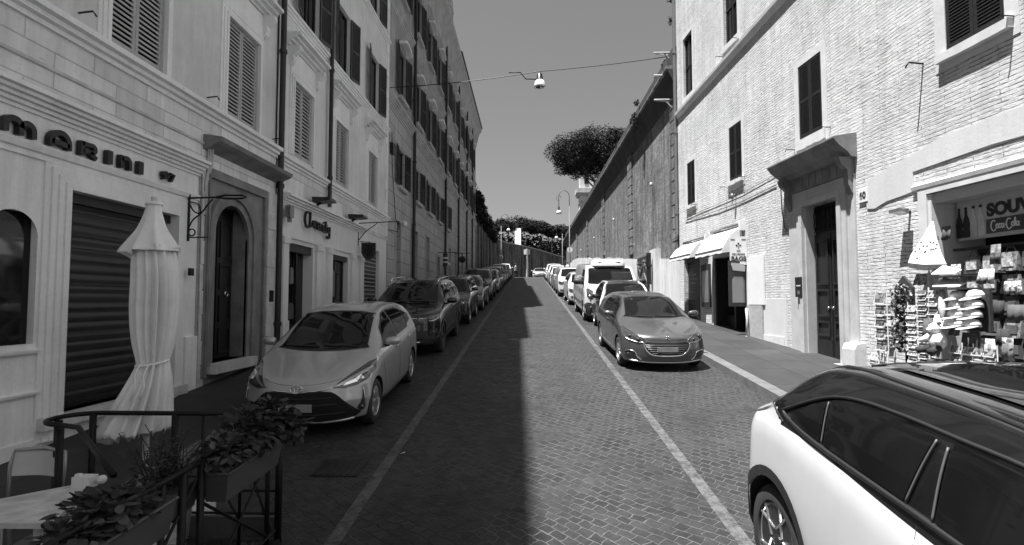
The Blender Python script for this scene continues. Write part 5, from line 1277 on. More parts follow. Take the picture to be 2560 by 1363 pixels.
# retaining wall beyond the house
RW = empty('retaining_wall', (5.6, 45, 0), 'huge stained brick retaining wall with dark overhanging parapet, right of the street beyond the white house', 'wall')
S0, S1 = 19.98, 78.0
M['limeband'] = stucco('lime_dado', .55, .12, .2, .3, dirt=.3)
mb = MB(TW); mb.box(S0, S1, -1, 10.4, -1.6, 0); mb.build('brickwork', M['obrick'], RW)
mb = MB(TW)
n = 30; P = []
for i in range(n + 1): s = S0 + (S1 - S0) * i / n; P.append((s, zr(s) + 2.15 + random.uniform(-.06, .06)))
mb.prism([(S0, 0), (S1, 3)] + P[::-1], lambda s, z, d: (s, z, d), 0, .035); mb.build('dado', M['limeband'], RW)
mold(TW, 'parapet_shadow_band', M['obdark'], RW, S0, S1, [(0, 9.9), (.10, 10.0), (.22, 10.4), (.38, 10.75), (0, 10.8)])  # dark brick colour here stands in for shade under the coping
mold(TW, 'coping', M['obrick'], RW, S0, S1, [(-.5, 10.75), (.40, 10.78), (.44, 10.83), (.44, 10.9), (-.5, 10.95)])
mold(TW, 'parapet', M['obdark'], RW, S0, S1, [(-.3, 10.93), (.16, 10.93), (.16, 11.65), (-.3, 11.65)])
for s0, s1 in ((20.05, 20.95), (28.8, 29.9), (39.2, 40.2), (49.8, 50.9), (60.2, 61.3), (70, 71)):
    mb = MB(TW); z = zr(s0) + 2.4
    while z < 9.9: fbox(mb, s0, s1, z, z + .40, 0, .09); z += .46
    mb.build('pilaster', M['obrick'], RW)
for s in (24.25, 34.8, 45, 56): mb = MB(); p = Vector(TW(s, 7.37, .08)); mb.ball(p, (.07, .07, .10), 8, 6); tag(mb.build('wall_lamp', M['paleg'], smooth=True), {24.25: 'small white lamp on the brick wall nearest the white house', 34.8: 'second small white lamp along the brick wall', 45: 'third tiny white lamp along the brick wall', 56: 'farthest tiny white lamp on the brick wall'}[s], 'lamp', 'small lamps on the retaining wall')
for z in (11.68, 10.8, 9.85):     # iron arms by the house corner
    mb = MB(); y = 20.6; mb.tube([(5.6, y, z), (4.85, y, z)], .035, 6); mb.tube([(5.6, y, z - .4), (5.25, y, z - .02)], .025, 6); mb.tube([(5.6, y + .25, z), (4.95, y + .1, z + .01)], .02, 6)
    mb.build('iron_arm', M['b3trim'], RW)
# gate
mb = MB(TW); fbox(mb, 24.35, 27.6, 1.9, 4.3, .036, .06); gt = tag(mb.build('iron_gate', M['shutdark']), 'dark steel gate with chevron ribs and top grille set in the white dado', 'gate')
mb = MB(TW)
def rib(a, b, w=.05): 
    a = Vector(a); b = Vector(b); t_ = (b - a).normalized(); n_ = Vector((-t_.y, t_.x)) * w
    mb.prism([tuple(a + n_), tuple(b + n_), tuple(b - n_), tuple(a - n_)], lambda s, z, d: (s, z, d), .06, .10)
for k in range(3):
    z = 2.3 + .62 * k
    for a, b in ((24.4, 25.95), (26.05, 27.55)): m = (a + b) / 2; rib((a, z + .55), (m, z)); rib((m, z), (b, z + .55))
rib((25.98, 2.0), (25.98, 4.2), .03); mb.build('gate_ribs', M['mid'], gt)
mb = MB(TW)
for z in (3.85, 4.02): rib((24.4, z), (27.55, z), .02)
for s in (24.9, 25.6, 26.3, 27): rib((s, 3.8), (s, 4.15), .02)
mb.build('gate_grille', M['mid'], gt)
mb = MB(TW); fbox(mb, 23.0, 24.1, 1.6, 4.4, 0, .22); tag(mb.build('gate_pier', M['limeband']), 'lime-washed pier beside the chevron gate', 'pier')
pipe(TW, None, 23.55, 2.9, 4.25, .10, .38, mat='pipe'); o = bpy.context.scene.objects[-1]
tag([x for x in COL.objects if x.name.startswith('downpipe') and x.parent is None][-1], 'fat dark drain pipe in front of the lime-washed pier', 'pipe')

# ============================================================ awnings, signs and panels of the bag shop
M['canvas'] = simple('white_awning_canvas', .72, .8, var=.06, bump=.2, bscale=8)
def awning(name, lab, s0, s1, zt, zb, dp, par=None):
    r = empty(name, TR((s0 + s1) / 2, zb, 0), lab, 'awning')
    mb = MB(TR); n = 10; vs = []
    for i in range(n + 1):
        s = s0 + (s1 - s0) * i / n; sag = .04 * math.sin(math.pi * i / n)
        vs += [(s, zt, .02), (s, (zt + zb) / 2 + .05 - sag, dp * .62), (s, zb, dp), (s, zb - .12 - .015 * math.sin(i * 2.1), dp + .005)]
    fs = [(i * 4 + k, i * 4 + k + 1, i * 4 + k + 5, i * 4 + k + 4) for i in range(n) for k in range(3)]
    mb.add(vs, fs)
    for s in (s0, s1): mb.add([(s, zt, .02), (s, (zt + zb) / 2 + .05, dp * .62), (s, zb, dp), (s, zb - .12, dp), (s, zb - .05, .05)], [(0, 1, 2, 3, 4)])
    mb.build('canvas', M['canvas'], r, fix=False)
    mb = MB(); mb.tube([TR(s0 - .05, zt + .04, .06), TR(s1 + .05, zt + .04, .06)], .05, 8); mb.build('roller', M['mid'], r, smooth=True)
    mb = MB(); mb.tube([TR(s0, zb, dp), TR(s1, zb, dp)], .018, 6); mb.build('front_bar', M['mid'], r)
    mb = MB(TR); fbox(mb, s0 - .12, s0 - .02, zt - .15, zt + .12, 0, .14); mb.build('end_bracket', M['whitep'], r)
    return r
awning('shop_awning', 'larger white canvas awning over the bag shop doorway', 14.98, 16.9, 4.26, 3.62, .6)
awning('shop_awning', 'smaller white canvas awning beyond the bag shop, beside the brick wall', 17.35, 19.3, 4.18, 3.68, .6)
# BAGS banner hanging square to the street
def TB(u, z, d): return Vector(TR(14.76, 0, .03)) + Vector((-u, -d, z - .14))       # u towards the street
def TBm(u, z, d): p = TB(u, z, d); return (p.x, p.y, p.z)
sg_ = empty('bags_sign', TBm(0, 3.3, 0), 'white hanging sign reading BAGS with a dark clover emblem under the awning', 'sign')
mb = MB(TBm); mb.box(-.01, .44, 3.30, 4.06, -.01, .01); mb.build('board', M['tile'], sg_)
def tb(body, size, u, z, bold=0): return text(TBm, 0, body, size, M['ink'], sg_, (u, z, .014), True, bold=bold)
tb('BAGS', .165, .215, 3.41, .005); tb('SOUVENIRS', .066, .215, 3.565); tb('FILM', .05, .215, 3.66)
mb = MB()
for a, b in ((0, .07), (.07, 0), (-.07, 0)): p = TB(.215 + a * .7, 3.82 + b * .7, .014); mb.ball(p, (.025, .004, .028), 10, 6)
p = TB(.215, 3.75, .014); mb.tube([p, TB(.215, 3.82, .014)], .010, 6); mb.build('clover_emblem', M['ink'], sg_, smooth=True)
for u in (.02, .31): mb = MB(TBm); mb.box(u, u + .11, 3.96, 4.0, .010, .014); mb.build('printed_box', M['mid'], sg_)
mb = MB(TBm); mb.box(.24, .36, 3.33, 3.37, .010, .014); mb.build('printed_box', M['mid'], sg_)
# wall panel (framed glass case) right of the doorway
cs_ = empty('display_case', TR(14.6, 2.2, 0), 'dark framed glass display case hanging right of the bag shop doorway', 'display case')
def TC(u, z, d): p = Vector(TR(14.82, z, 0)); return tuple(p + Vector((-u * .98, -u * .25 - d * .97, 0)))
mb = MB(TC); mb.box(-.02, .55, 2.05, 3.27, -.04, .02); mb.build('case', M['shutdark'], cs_)
mb = MB(TC); mb.prism([(.08, 2.15), (.46, 2.15), (.46, 2.75), (.40, 2.84), (.14, 2.84), (.08, 2.75)], lambda u, z, d: (u, z, d), .02, .026); mb.build('glass', M['mid'], cs_)
mb = MB(TC); mb.prism([(.08, 2.98), (.44, 3.01), (.48, 3.15), (.46, 3.21), (.12, 3.19), (.06, 3.11)], lambda u, z, d: (u, z, d), .02, .05); mb.build('roll_label', M['paleg'], cs_)
mb = MB(TR); fbox(mb, 13.85, 14.7, 2.1, 3.35, .012, .05); tag(mb.build('blank_board', M['tile']), 'blank white board fixed to the wall beside the framed display case', 'board')
mb = MB(TR); fbox(mb, 13.95, 14.75, 1.2, 2.08, .02, .06); tag(mb.build('metal_board', M['shutgrey']), 'grey metal panel on the wall below the blank white board', 'board')
cs2 = empty('display_board', TR(17.4, 2.2, 0), 'tall grey framed display panel left of the bag shop doorway', 'display case')
mb = MB(TR); fbox(mb, 17.12, 17.82, 2.0, 3.35, .01, .07); mb.build('frame', M['shutdark'], cs2); mb = MB(TR); fbox(mb, 17.22, 17.72, 2.15, 3.15, .07, .078); mb.build('glass', M['mid'], cs2)
mb = MB(); mb.tube([TR(14.70, 2.0, .1), TR(14.62, 1.7, .12), TR(14.60, 1.25, .15)], .03, 8); mb.tube([TR(14.60, 1.25, .15), TR(14.45, 1.18, .3)], .035, 8)
tag(mb.build('drain_spout', M['paleg'], smooth=True), 'short pale drain spout at the foot of the bag shop jamb', 'pipe')
# ------------------------------------------------------------ script lettering drawn as ribbons
def ribbon(mb, pts, w, d0, d1):
    pts = [Vector((a, b)) for a, b in pts]; n = len(pts); L_, R_ = [], []
    for i, p in enumerate(pts):
        t = (pts[min(i + 1, n - 1)] - pts[max(i - 1, 0)]).normalized(); nn = Vector((-t.y, t.x)) * (w / 2); L_.append(p + nn); R_.append(p - nn)
    vs = [(q.x, q.y, d) for d in (d0, d1) for q in L_ + R_]; N = 2 * n
    fs = []
    for i in range(n - 1):
        fs += [(i, i + 1, n + i + 1, n + i), (N + i, N + n + i, N + n + i + 1, N + i + 1), (i, N + i, N + i + 1, i + 1), (n + i, n + i + 1, N + n + i + 1, N + n + i)]
    fs += [(0, n, N + n, N), (n - 1, N + n - 1, N + 2 * n - 1, 2 * n - 1)]
    mb.add(vs, fs)
def arc(cx, cy, rx, ry, a0, a1, n=8): return [(cx + rx * math.cos(R(a0 + (a1 - a0) * i / n)), cy + ry * math.sin(R(a0 + (a1 - a0) * i / n))) for i in range(n + 1)]
SCR = {  # rounded script glyphs, unit x-height 1
 'A': [arc(.55, .75, .5, .95, 60, 300, 14) + [(.95, .3), (1.0, 1.75), (.98, .6), (1.15, .05), (1.4, .1)]],
 'v': [[(0, .1), (.15, .9), (.3, .1), (.5, .9), (.75, .85)]],
 'e': [[(0, .4), (.45, .55)] + arc(.28, .5, .27, .42, 20, 330, 10)],
 'n': [[(0, 0), (.05, .9)] + arc(.3, .55, .22, .35, 160, 20, 6) + [(.55, .1), (.75, .1)]],
 'i': [[(0, .85), (.03, .1), (.25, .1)], [(.02, 1.15), (.06, 1.3)]],
 't': [[(.12, 1.5), (.1, .15), (.35, .1)], [(-.08, .95), (.4, 1.05)]],
 'y': [[(0, .9), (.1, .2), (.4, .2)], [(.5, .95), (.45, -.4), (.1, -.6), (-.1, -.35)]],
 'C': [arc(.6, .6, .6, 1.0, 50, 320, 14)],
 'o': [arc(.3, .45, .28, .4, 90, 450, 12)],
 'c': [arc(.3, .45, .28, .4, 50, 320, 9)],
 'a': [arc(.28, .42, .26, .38, 60, 420, 11), [(.55, .85), (.55, .1), (.72, .08)]],
 'l': [[(.1, .1), (0, .5), (.12, 1.5), (.25, 1.4), (.08, .3), (.3, .05)]],
 '-': [[(0, .5), (.3, .55)]]}
def script(T, body, x0, z0, size, w, d0, d1, mat, par, name, flip=False, adv=None, rise=0.0, sx=1):
    x = 0
    for ch in body:
        if ch in SCR:
            mb = MB(T)
            for st in SCR[ch]:
                st = [(p.x, p.y) for p in catmull([(a, b, 0) for a, b in st], 3)] if len(st) < 9 else st
                ribbon(mb, [(x0 + (-1 if flip else 1) * (x + a * size * sx), z0 + b * size + rise * x) for a, b in st], w, d0, d1)
            mb.build(name, mat, par)
            wd = max(p[0] for st in SCR[ch] for p in st)
            x += (wd + .06) * size * sx
    return x
# raised shop name on the pale palazzo
sn = empty('shop_name', TL(6.8, 4.0, 0), 'dark raised letters reading MARINI 97 above the grey roller shutter', 'sign')
def letter(strokes, w=.062):
    mb = MB(TL)
    for st in strokes: ribbon(mb, st, w, .02, .085)
    mb.build('letter', M['pipe'], sn)
zb, zt_ = 3.975, 4.150
letter([[(5.45, zb), (5.45, 4.06)] + arc(5.53, 4.06, .08, .07, 180, 90, 5) + arc(5.55, 4.06, .075, .07, 90, 0, 5) + [(5.625, zb)], arc(5.70, 4.05, .075, .07, 180, 0, 9) + [(5.775, zb)]])
letter([[(6.0, zb), (6.0, 4.04)] + arc(6.12, 4.04, .12, .11, 180, 0, 12) + [(6.24, zb)], [(6.0, 4.035), (6.24, 4.02)]])
letter([[(6.43, zb), (6.43, zt_)], [(6.42, 4.125), (6.55, 4.125)] + arc(6.57, 4.085, .06, .045, 90, -90, 7) + [(6.44, 4.04)], [(6.55, 4.04), (6.65, zb)]], .055)
letter([[(6.87, zb), (6.87, zt_)]], .085)
letter([[(7.08, zb), (7.08, zt_)], [(7.08, 4.08)] + arc(7.16, 4.07, .075, .06, 120, 0, 7) + [(7.235, zb)]], .055)
letter([[(7.44, zb), (7.44, zt_)]], .09)
letter([arc(7.97, 4.10, .045, .028, 0, 360, 10), [(8.015, 4.10), (8.0, 4.04), (7.93, 4.03)]], .035)
letter([[(8.07, 4.125), (8.17, 4.125), (8.10, 4.02)]], .04)
sb = empty('shop_name', TL(13.9, 4.1, 0), 'dark cursive raised shop name reading Avenity on the pale dress-shop fascia', 'sign')
def TS(s, z, d=0): return TL(s, z, d)
script(TS, 'Avenity', 13.05, 4.04, .21, .034, .06, .12, M['pipe'], sb, 'letter', sx=1.62, rise=-.02)
# lamps over the dress shop
def flood(s, lab):
    r = empty('flood_lamp', TL(s, 4.75, 0), lab, 'lamp', 'flood lamps over the dress shop')
    mb = MB(TL); mb.hexa([(s - .22, 4.66, .16), (s + .22, 4.66, .16), (s + .25, 4.70, .62), (s - .25, 4.70, .62)], [(s - .16, 4.80, .12), (s + .16, 4.80, .12), (s + .2, 4.78, .58), (s - .2, 4.78, .58)]); mb.build('housing', M['pipe'], r)
    flat(TL, 'lamp_glass', M['paleg'], r, s - .18, s + .18, 4.66, 4.668, .4)
    mb = MB(); mb.tube([TL(s, 4.6, .18), TL(s, 4.68, .30)], .03, 6); mb.build('lamp_arm', M['iron'], r)
flood(13.55, 'dark flood lamp above the cursive shop sign, nearer the downpipe'); flood(16.3, 'dark flood lamp above the dress-shop window, farther up the street')
mb = MB(TL); fbox(mb, 12.0, 12.2, 4.08, 4.34, .08, .2); fbox(mb, 12.06, 12.14, 3.97, 4.08, .1, .18); tag(mb.build('alarm_box', M['mid']), 'grey alarm box on the fascia left of the cursive shop sign', 'alarm box')
# wrought iron bracket with empty arm (over the arched door)
br = empty('sign_bracket', TL(8.64, 3.6, 0), 'wrought-iron scroll bracket with flattened oval ring, in front of the arched door', 'bracket')
def TQ(u, z, d=0): return TL(8.62 + d, z, u)
mb = MB(); mb.tube([TQ(.03, 3.16), TQ(.03, 3.92)], .022, 6); mb.build('back_bar', M['iron'], br)
mb = MB(); mb.tube([TQ(.03, 3.86), TQ(.45, 3.87), TQ(.62, 3.90), TQ(.90, 3.90), TQ(.97, 3.875), TQ(.90, 3.85), TQ(.62, 3.85), TQ(.46, 3.87)], .016, 6); mb.build('arm', M['iron'], br, smooth=True)
mb = MB()
for P in ([(.03, 3.80), (.18, 3.76), (.22, 3.62), (.12, 3.64), (.03, 3.78)], [(.03, 3.36), (.10, 3.5), (.24, 3.62), (.36, 3.78), (.42, 3.84)]): mb.tube([TQ(p.x, p.y) for p in catmull([(a, b, 0) for a, b in P], 5)], .012, 6)
mb.tube([TQ(a, b) for a, b in arc(.09, 3.30, .055, .055, 0, 360, 14)], .011, 6); mb.tube([TQ(.03, 3.22), TQ(.36, 3.22)], .011, 6); mb.build('scroll', M['iron'], br, smooth=True)
# hanging shield sign and its bracket by the roller shutter of the shop house
hs = empty('hanging_sign', TL(17.9, 4.3, 0), 'dark shield-shaped hanging sign on an iron bracket beside the far roller shutter', 'sign')
def TH(u, z, d=0): return TL(17.55 + d, z, u)
mb = MB(); mb.tube([TH(0, 4.72), TH(1.35, 4.78)], .016, 6); mb.tube([TH(0, 4.15), TH(.25, 4.45), TH(.62, 4.72)], .014, 6); mb.tube([TH(.0, 4.0), TH(.0, 4.8)], .02, 6); mb.tube([TH(.04, 4.12), TH(.42, 4.10)], .014, 6); mb.build('arm', M['iron'], hs, smooth=True)
mb = MB(); P = [(.12, 4.08), (.58, 4.08), (.58, 3.75), (.50, 3.60), (.35, 3.52), (.20, 3.60), (.12, 3.75)]
mb.prism(P, lambda u, z, d: TH(u, z, d), -.04, .04); mb.build('shield', M['pipe'], hs)
mb = MB(); mb.prism([(.2, 4.0), (.5, 4.0), (.48, 3.75), (.35, 3.62), (.22, 3.75)], lambda u, z, d: TH(u, z, d), -.05, -.041); mb.build('emblem', M['iron'], hs)
# signs farther along the block
def barber(s):
    r = empty('hanging_sign', TL(s, 4.7, 0), 'small striped round hanging sign on a thin arm, far down the grey block', 'sign')
    mb = MB(); mb.tube([TL(s, 5.15, 0), TL(s, 5.15, 1.3)], .02, 5); mb.build('arm', M['iron'], r)
    mb = MB(); mb.tube([TL(s, 5.1, .5), TL(s, 4.3, .5)], .14, 10); mb.build('drum', M['pipe'], r)
    mb = MB()
    for z in (4.55, 4.8): mb.tube([TL(s, z - .04, .5), TL(s, z + .05, .5)], .145, 10)
    mb.build('white_bands', M['whitep'], r)
barber(33.2)
r = empty('hanging_sign', TL(41.0, 5.0, 0), 'tiny round hanging sign below a bar near the far end of the grey block', 'sign'); mb = MB(); mb.tube([TL(41, 5.75, 0), TL(41, 5.8, 1.2)], .02, 5); mb.build('arm', M['iron'], r); mb = MB(); mb.tube([TL(40.95, 5.3, .6), TL(41.05, 5.3, .6)], .26, 12); mb.build('disc', M['pipe'], r)
def gl(s, z, lab): mb = MB(); mb.ball(TL(s, z, .3), (.12, .12, .14), 8, 6); mb.tube([TL(s, z + .12, 0), TL(s, z + .12, .3)], .02, 5); tag(mb.build('globe_lamp', M['whitep'], smooth=True), lab, 'lamp')
gl(22.9, 5.45, 'white globe lamp beside the first doorway of the grey block'); gl(36.0, 4.6, 'tiny white globe lamp by the second black downpipe of the grey block')
# cables on the grey block
mb = MB(); mb.tube([TL(21.6, 9.0, .05), TL(21.7, 7.6, .05), TL(22.3, 5.6, .06), TL(22.2, 5.2, .25), TL(21.6, 4.95, .3), TL(21.3, 5.0, .05)], .015, 5); mb.build('wall_cable', M['iron'], B3, smooth=True)
mb = MB(TL); fbox(mb, 21.45, 21.75, 8.1, 8.55, .0, .14); mb.build('junction_box', M['pipe'], B3)
mb = MB(); mb.ball(TL(3.95, 5.75, .25), (.09, .09, .16), 10, 7); mb.ball(TL(3.95, 5.95, .25), .07, 10, 7); mb.ball(TL(3.95, 5.62, .22), (.12, .1, .04), 10, 5)

# ------------------------------------------------------------ hanging street lamp on its cable
P0, P1, PL = Vector((-5.45, 21.2, 10.68)), Vector((5.5, 20.6, 11.55)), Vector((.50, 20.8, 11.08))
cbl = empty('lamp_cable', PL, 'thin cable strung across the street between the grey block and the brick wall', 'cable')
mb = MB(); q = []
for i in range(21): t = i / 20; p = P0.lerp(PL + Vector((0, 0, .02)), t); p.z -= .22 * 4 * t * (1 - t) * .4; q.append(p)
for i in range(1, 21): t = i / 20; p = (PL + Vector((0, 0, .02))).lerp(P1, t); p.z -= .2 * t * (1 - t); q.append(p)
mb.tube(q, .017, 5); mb.build('wire', M['iron'], cbl); mb = MB(); mb.tube([PL + Vector((-1.2, 0, -.02)), PL + Vector((-.75, 0, -.02)), PL + Vector((-.55, 0, -.28)), PL + Vector((-.1, 0, -.30))], .022, 5); mb.build('feed_wire', M['iron'], cbl, smooth=True)
hl_ = empty('hanging_street_lamp', PL, 'white bell-shaped street lamp hanging from the cable over the road', 'street lamp')
Mx = Matrix.Translation(PL)
mb = MB(); mb.lathe([(.03, -.02), (.05, -.06), (.10, -.10), (.13, -.32), (.15, -.36)], 14, Mx); mb.build('lamp_cap', M['pipe'], hl_, smooth=True)
mb = MB(); mb.lathe([(.14, -.34), (.19, -.40), (.215, -.55), (.225, -.60), (.20, -.60)], 18, Mx); mb.build('lamp_shade', M['tile'], hl_, smooth=True)
mb = MB(); mb.lathe([(.19, -.59), (.10, -.635), (.001, -.64)], 14, Mx); mb.build('lamp_glass', M['lens'], hl_, smooth=True)

# ------------------------------------------------------------ tall curled street lamps
M['lampmetal'] = simple('lamp_post_metal', .10, .5, .4)
def curl_lamp(x, y, z0, h, side, lab, s=1.0):
    r = empty('street_lamp', (x, y, z0), lab, 'street lamp', 'curled street lamps')
    mb = MB(); mb.tube([(x, y, z0), (x, y, z0 + .9), (x, y, z0 + 1.0), (x, y, z0 + h * .78)], [.11, .10, .065, .045], 8); mb.build('post', M['lampmetal'], r, smooth=True)
    zt = z0 + h * .78; mb = MB(); rad = .55 * s
    q = [(x, y, zt)] + [(x + side * rad * (1 - math.cos(t)), y, zt + h * .1 + rad * math.sin(t) * 1.25) for t in [math.pi * k / 12 for k in range(13)]]
    q.append((x + side * 2 * rad, y, zt - .05)); mb.tube(q, .035, 6)
    mb.tube([(x + side * (2 * rad - .22 * math.cos(t)), y, zt + h * .1 - .1 + .25 * math.sin(t)) for t in [math.pi * k / 8 for k in range(13)]], .022, 5); mb.build('curl', M['lampmetal'], r, smooth=True)
    Mx = Matrix.Translation((x + side * 2 * rad, y, zt)); mb = MB(); mb.lathe([(.05, .02), (.09, -.05), (.10, -.35), (.14, -.42)], 10, Mx); mb.build('lamp_cap', M['pipe'], r, smooth=True)
    mb = MB(); mb.lathe([(.13, -.40), (.24, -.52), (.27, -.72), (.20, -.78), (.01, -.82)], 12, Mx); mb.build('lamp_shade', M['tile'], r, smooth=True)
    return r
curl_lamp(4.20, 54, zr(54), 9.4, -1, 'nearest tall curled street lamp on the right pavement, before the white tower', .95)
curl_lamp(5.3, 82, zr(82), 9.4, -1, 'farther slim curled street lamp right of the road beyond the crest', .8)
curl_lamp(-3.72, 78, zr(78), 10.3, 1, 'curled street lamp left of the road in front of the far pines', .95)

# ------------------------------------------------------------ foliage
def cloud(mb, blobs, n, size, flatz=1.0, up=0.3, zmin=None):
    """leaf-sized faces spread through ellipsoid blobs, denser near their skin"""
    tot = sum((b[3] * b[4] * b[5])**(2 / 3) for b in blobs)
    for (cx, cy, cz, rx, ry, rz) in blobs:
        k = int(n * (rx * ry * rz)**(2 / 3) / tot)
        for _ in range(k):
            while True:
                v = Vector((random.gauss(0, 1), random.gauss(0, 1), random.gauss(0, 1)))
                if v.length > .1: break
            v.normalize(); rr = random.random()**.35 * (1 + .12 * math.sin(v.x * 7 + cx) * math.sin(v.y * 6 + cz)) * random.uniform(.9, 1.06)
            p = Vector((cx + v.x * rx * rr, cy + v.y * ry * rr, cz + v.z * rz * rr))
            if zmin is not None and p.z < zmin + .5 * math.sin(p.x * 1.7) * math.sin(p.y * 1.3): p.z = zmin + abs(random.gauss(0, .35)) + .4 * math.sin(p.x * 1.7) * math.sin(p.y * 1.3)
            a = Vector((random.gauss(0, 1), random.gauss(0, 1), random.gauss(0, .6) * flatz)).normalized(); b = a.cross(Vector((random.gauss(0, 1), random.gauss(0, 1), random.gauss(0, 1)))).normalized()
            s = size * random.uniform(.6, 1.3); i = len(mb.v)
            mb.v += [p - a * s, p + b * s * .5, p + a * s, p - b * s * .5]; mb.f.append([i, i + 1, i + 2, i + 3]); mb.mi.append(0)
def foliage_mat(name, v):
    t = NT(name); o = t.coords(); n = t.noise(o, .9, 4); g = t.new('NewGeometry'); 
    k = t.math('MULTIPLY', t.rng(n, .3, .7, .6, 1.6), t.rng(g.outputs['Random Per Island'], 0, 1, .55 * v, 1.5 * v)); t.set(k, .7, 0, .12 if v < .03 else .3)
    t.b.inputs['Transmission Weight'].default_value = 0; return t.m
M['pine'] = foliage_mat('pine_needles', .028); M['ivy'] = foliage_mat('ivy_leaves', .022); M['leaf'] = foliage_mat('geranium_leaves', .036); M['far'] = foliage_mat('far_foliage', .020)
def stone_pine(x, y, z0, zc, rx, rz, lab, n=9000, size=.16, limbs=6, group=None, trunk=.28, lean=0):
    r = empty('stone_pine', (x, y, z0), lab, 'tree', group)
    mb = MB(); zt = zc - rz * .7
    mb.tube([(x, y, z0), (x + lean * .3, y, z0 + (zt - z0) * .5), (x + lean, y, zt)], [trunk, trunk * .8, trunk * .6], 8)
    blobs = []
    for k in range(limbs):
        a = 2 * math.pi * k / limbs + random.uniform(-.3, .3); q = rx * random.uniform(.45, .8)
        e = Vector((x + lean + q * math.cos(a), y + q * math.sin(a), zc - rz * random.uniform(.1, .4)))
        mb.tube([(x + lean * .7, y, zt - (zt - z0) * random.uniform(.05, .3)), (x + lean + q * .45 * math.cos(a), y + q * .45 * math.sin(a), zt + rz * .1), e], [trunk * .4, trunk * .25, trunk * .1], 6)
        blobs.append((e.x, e.y, zc - rz * .10 + random.uniform(-.12, .1) * rz, rx * .42, rx * .42, rz * .55))
    blobs += [(x + lean, y, zc + rz * .15, rx * .62, rx * .62, rz * .7), (x + lean - rx * .5, y, zc - rz * .1, rx * .45, rx * .45, rz * .6), (x + lean + rx * .5, y, zc, rx * .45, rx * .45, rz * .6)]
    for _ in range(int(limbs * 3)):
        a = random.uniform(0, 2 * math.pi); q = rx * random.uniform(.3, .95)
        blobs.append((x + lean + q * math.cos(a), y + q * math.sin(a), zc + rz * random.uniform(-.35, .55) * (1 - .6 * q / rx), rx * .22, rx * .22, rz * .3))
    mb.build('trunk', M['bark'], r, smooth=True)
    mb = MB(); cloud(mb, blobs, n, size, .5, zmin=zc - rz * .42); mb.build('crown', M['pine'], r, fix=False)
    return r
stone_pine(9.5, 70, 10.9, 21.0, 5.9, 4.6, 'large umbrella pine standing above the dark parapet of the brick wall', 64000, .115, 9, trunk=.34, lean=-.5)
stone_pine(11.8, 74, 10.9, 21.6, 4.2, 2.6, 'second umbrella pine half hidden behind the parapet, right of the large one', 9000, .2, 6)
FG = 'dark pines behind the far curved wall'
for (x, y, zc, rx, rz, lab) in ((-8.8, 118, 18.2, 3.6, 2.2, 'low round pine at the left end of the far tree belt'), (-2.2, 126, 19.6, 5.6, 2.7, 'broad umbrella pine forming the tallest dome of the far tree belt'), (3.0, 124, 18.6, 3.0, 2.2, 'umbrella pine just right of the tallest far dome'),
        (7.6, 126, 17.9, 3.6, 2.4, 'small umbrella pine near the road lamp in the far tree belt'), (11.8, 128, 18.4, 4.0, 2.4, 'last pine of the far belt, touching the brick wall line')):
    stone_pine(x, y, 9.5, zc, rx, rz, lab, 11000, .2, 5, FG, .3)
wd = MB()
cloud(wd, [(-14, 128, 13.5, 5, 3, 4.5), (-7, 129, 14, 6, 3, 4.5), (0, 130, 14.2, 6, 3, 4.2), (6, 130, 13, 5, 3, 4.0), (12, 130, 13, 5, 3, 4.0), (18, 130, 13, 6, 3, 4)], 16000, .35)
tag(wd.build('far_wood', M['far'], fix=False), 'dark undergrowth massed between the trunks behind the far wall', 'undergrowth', kind='stuff')
for i, (x, hgt) in enumerate(((4.4, 5.6), (6.0, 6.4), (8.2, 6.0), (9.9, 5.2))):
    r = empty('cypress', (x, 121, 9.2), ('short cypress right of the white gable among far pines', 'tallest narrow cypress of the far wall group', 'dark cypress between lamp post and tallest cypress', 'cypress closest to the curled lamps beyond the crest')[i], 'tree', 'narrow cypresses over the far wall')
    mb = MB(); mb.tube([(x, 121, 9.2), (x, 121, 9.2 + hgt * .8)], .12, 6); mb.build('trunk', M['bark'], r); mb = MB(); cloud(mb, [(x, 121, 9.6 + hgt * .5, .55, .55, hgt * .5), (x, 121, 9.6 + hgt * .3, .7, .7, hgt * .3)], 1400, .22); mb.build('crown', M['far'], r, fix=False)

# ------------------------------------------------------------ walls beyond the tall block, curving to the right
M['fwall'] = M['obrick']
fw = empty('curved_wall', (-5.6, 80, 5), 'dark curved retaining wall with ivy that closes the street beyond the tall block', 'wall')
pl = [(-5.6, 57.7, 11.4), (-5.75, 66, 12.0), (-6.0, 76, 12.5), (-6.1, 88, 13.1), (-5.6, 97, 13.3), (-4.0, 105, 13.3), (-1.0, 111, 13.3), (2.6, 115, 12.8), (6.5, 118, 11.9), (11, 120, 11.2), (18, 121, 11)]
pc_ = catmull([(a, b, c) for a, b, c in pl], 5); mb = MB(); vs = []
for i, p in enumerate(pc_):
    t = (pc_[min(i + 1, len(pc_) - 1)] - pc_[max(i - 1, 0)]); n_ = Vector((-t.y, t.x, 0)).normalized()
    vs += [(p.x, p.y, 2), (p.x, p.y, p.z), (p.x + n_.x * .8, p.y + n_.y * .8, p.z), (p.x + n_.x * .8, p.y + n_.y * .8, 2)]
mb.add(vs, [(i * 4 + k, i * 4 + (k + 1) % 4, i * 4 + 4 + (k + 1) % 4, i * 4 + 4 + k) for i in range(len(pc_) - 1) for k in range(4)]); mb.build('brickwork', M['fwall'], fw)
mb = MB(); vs = []
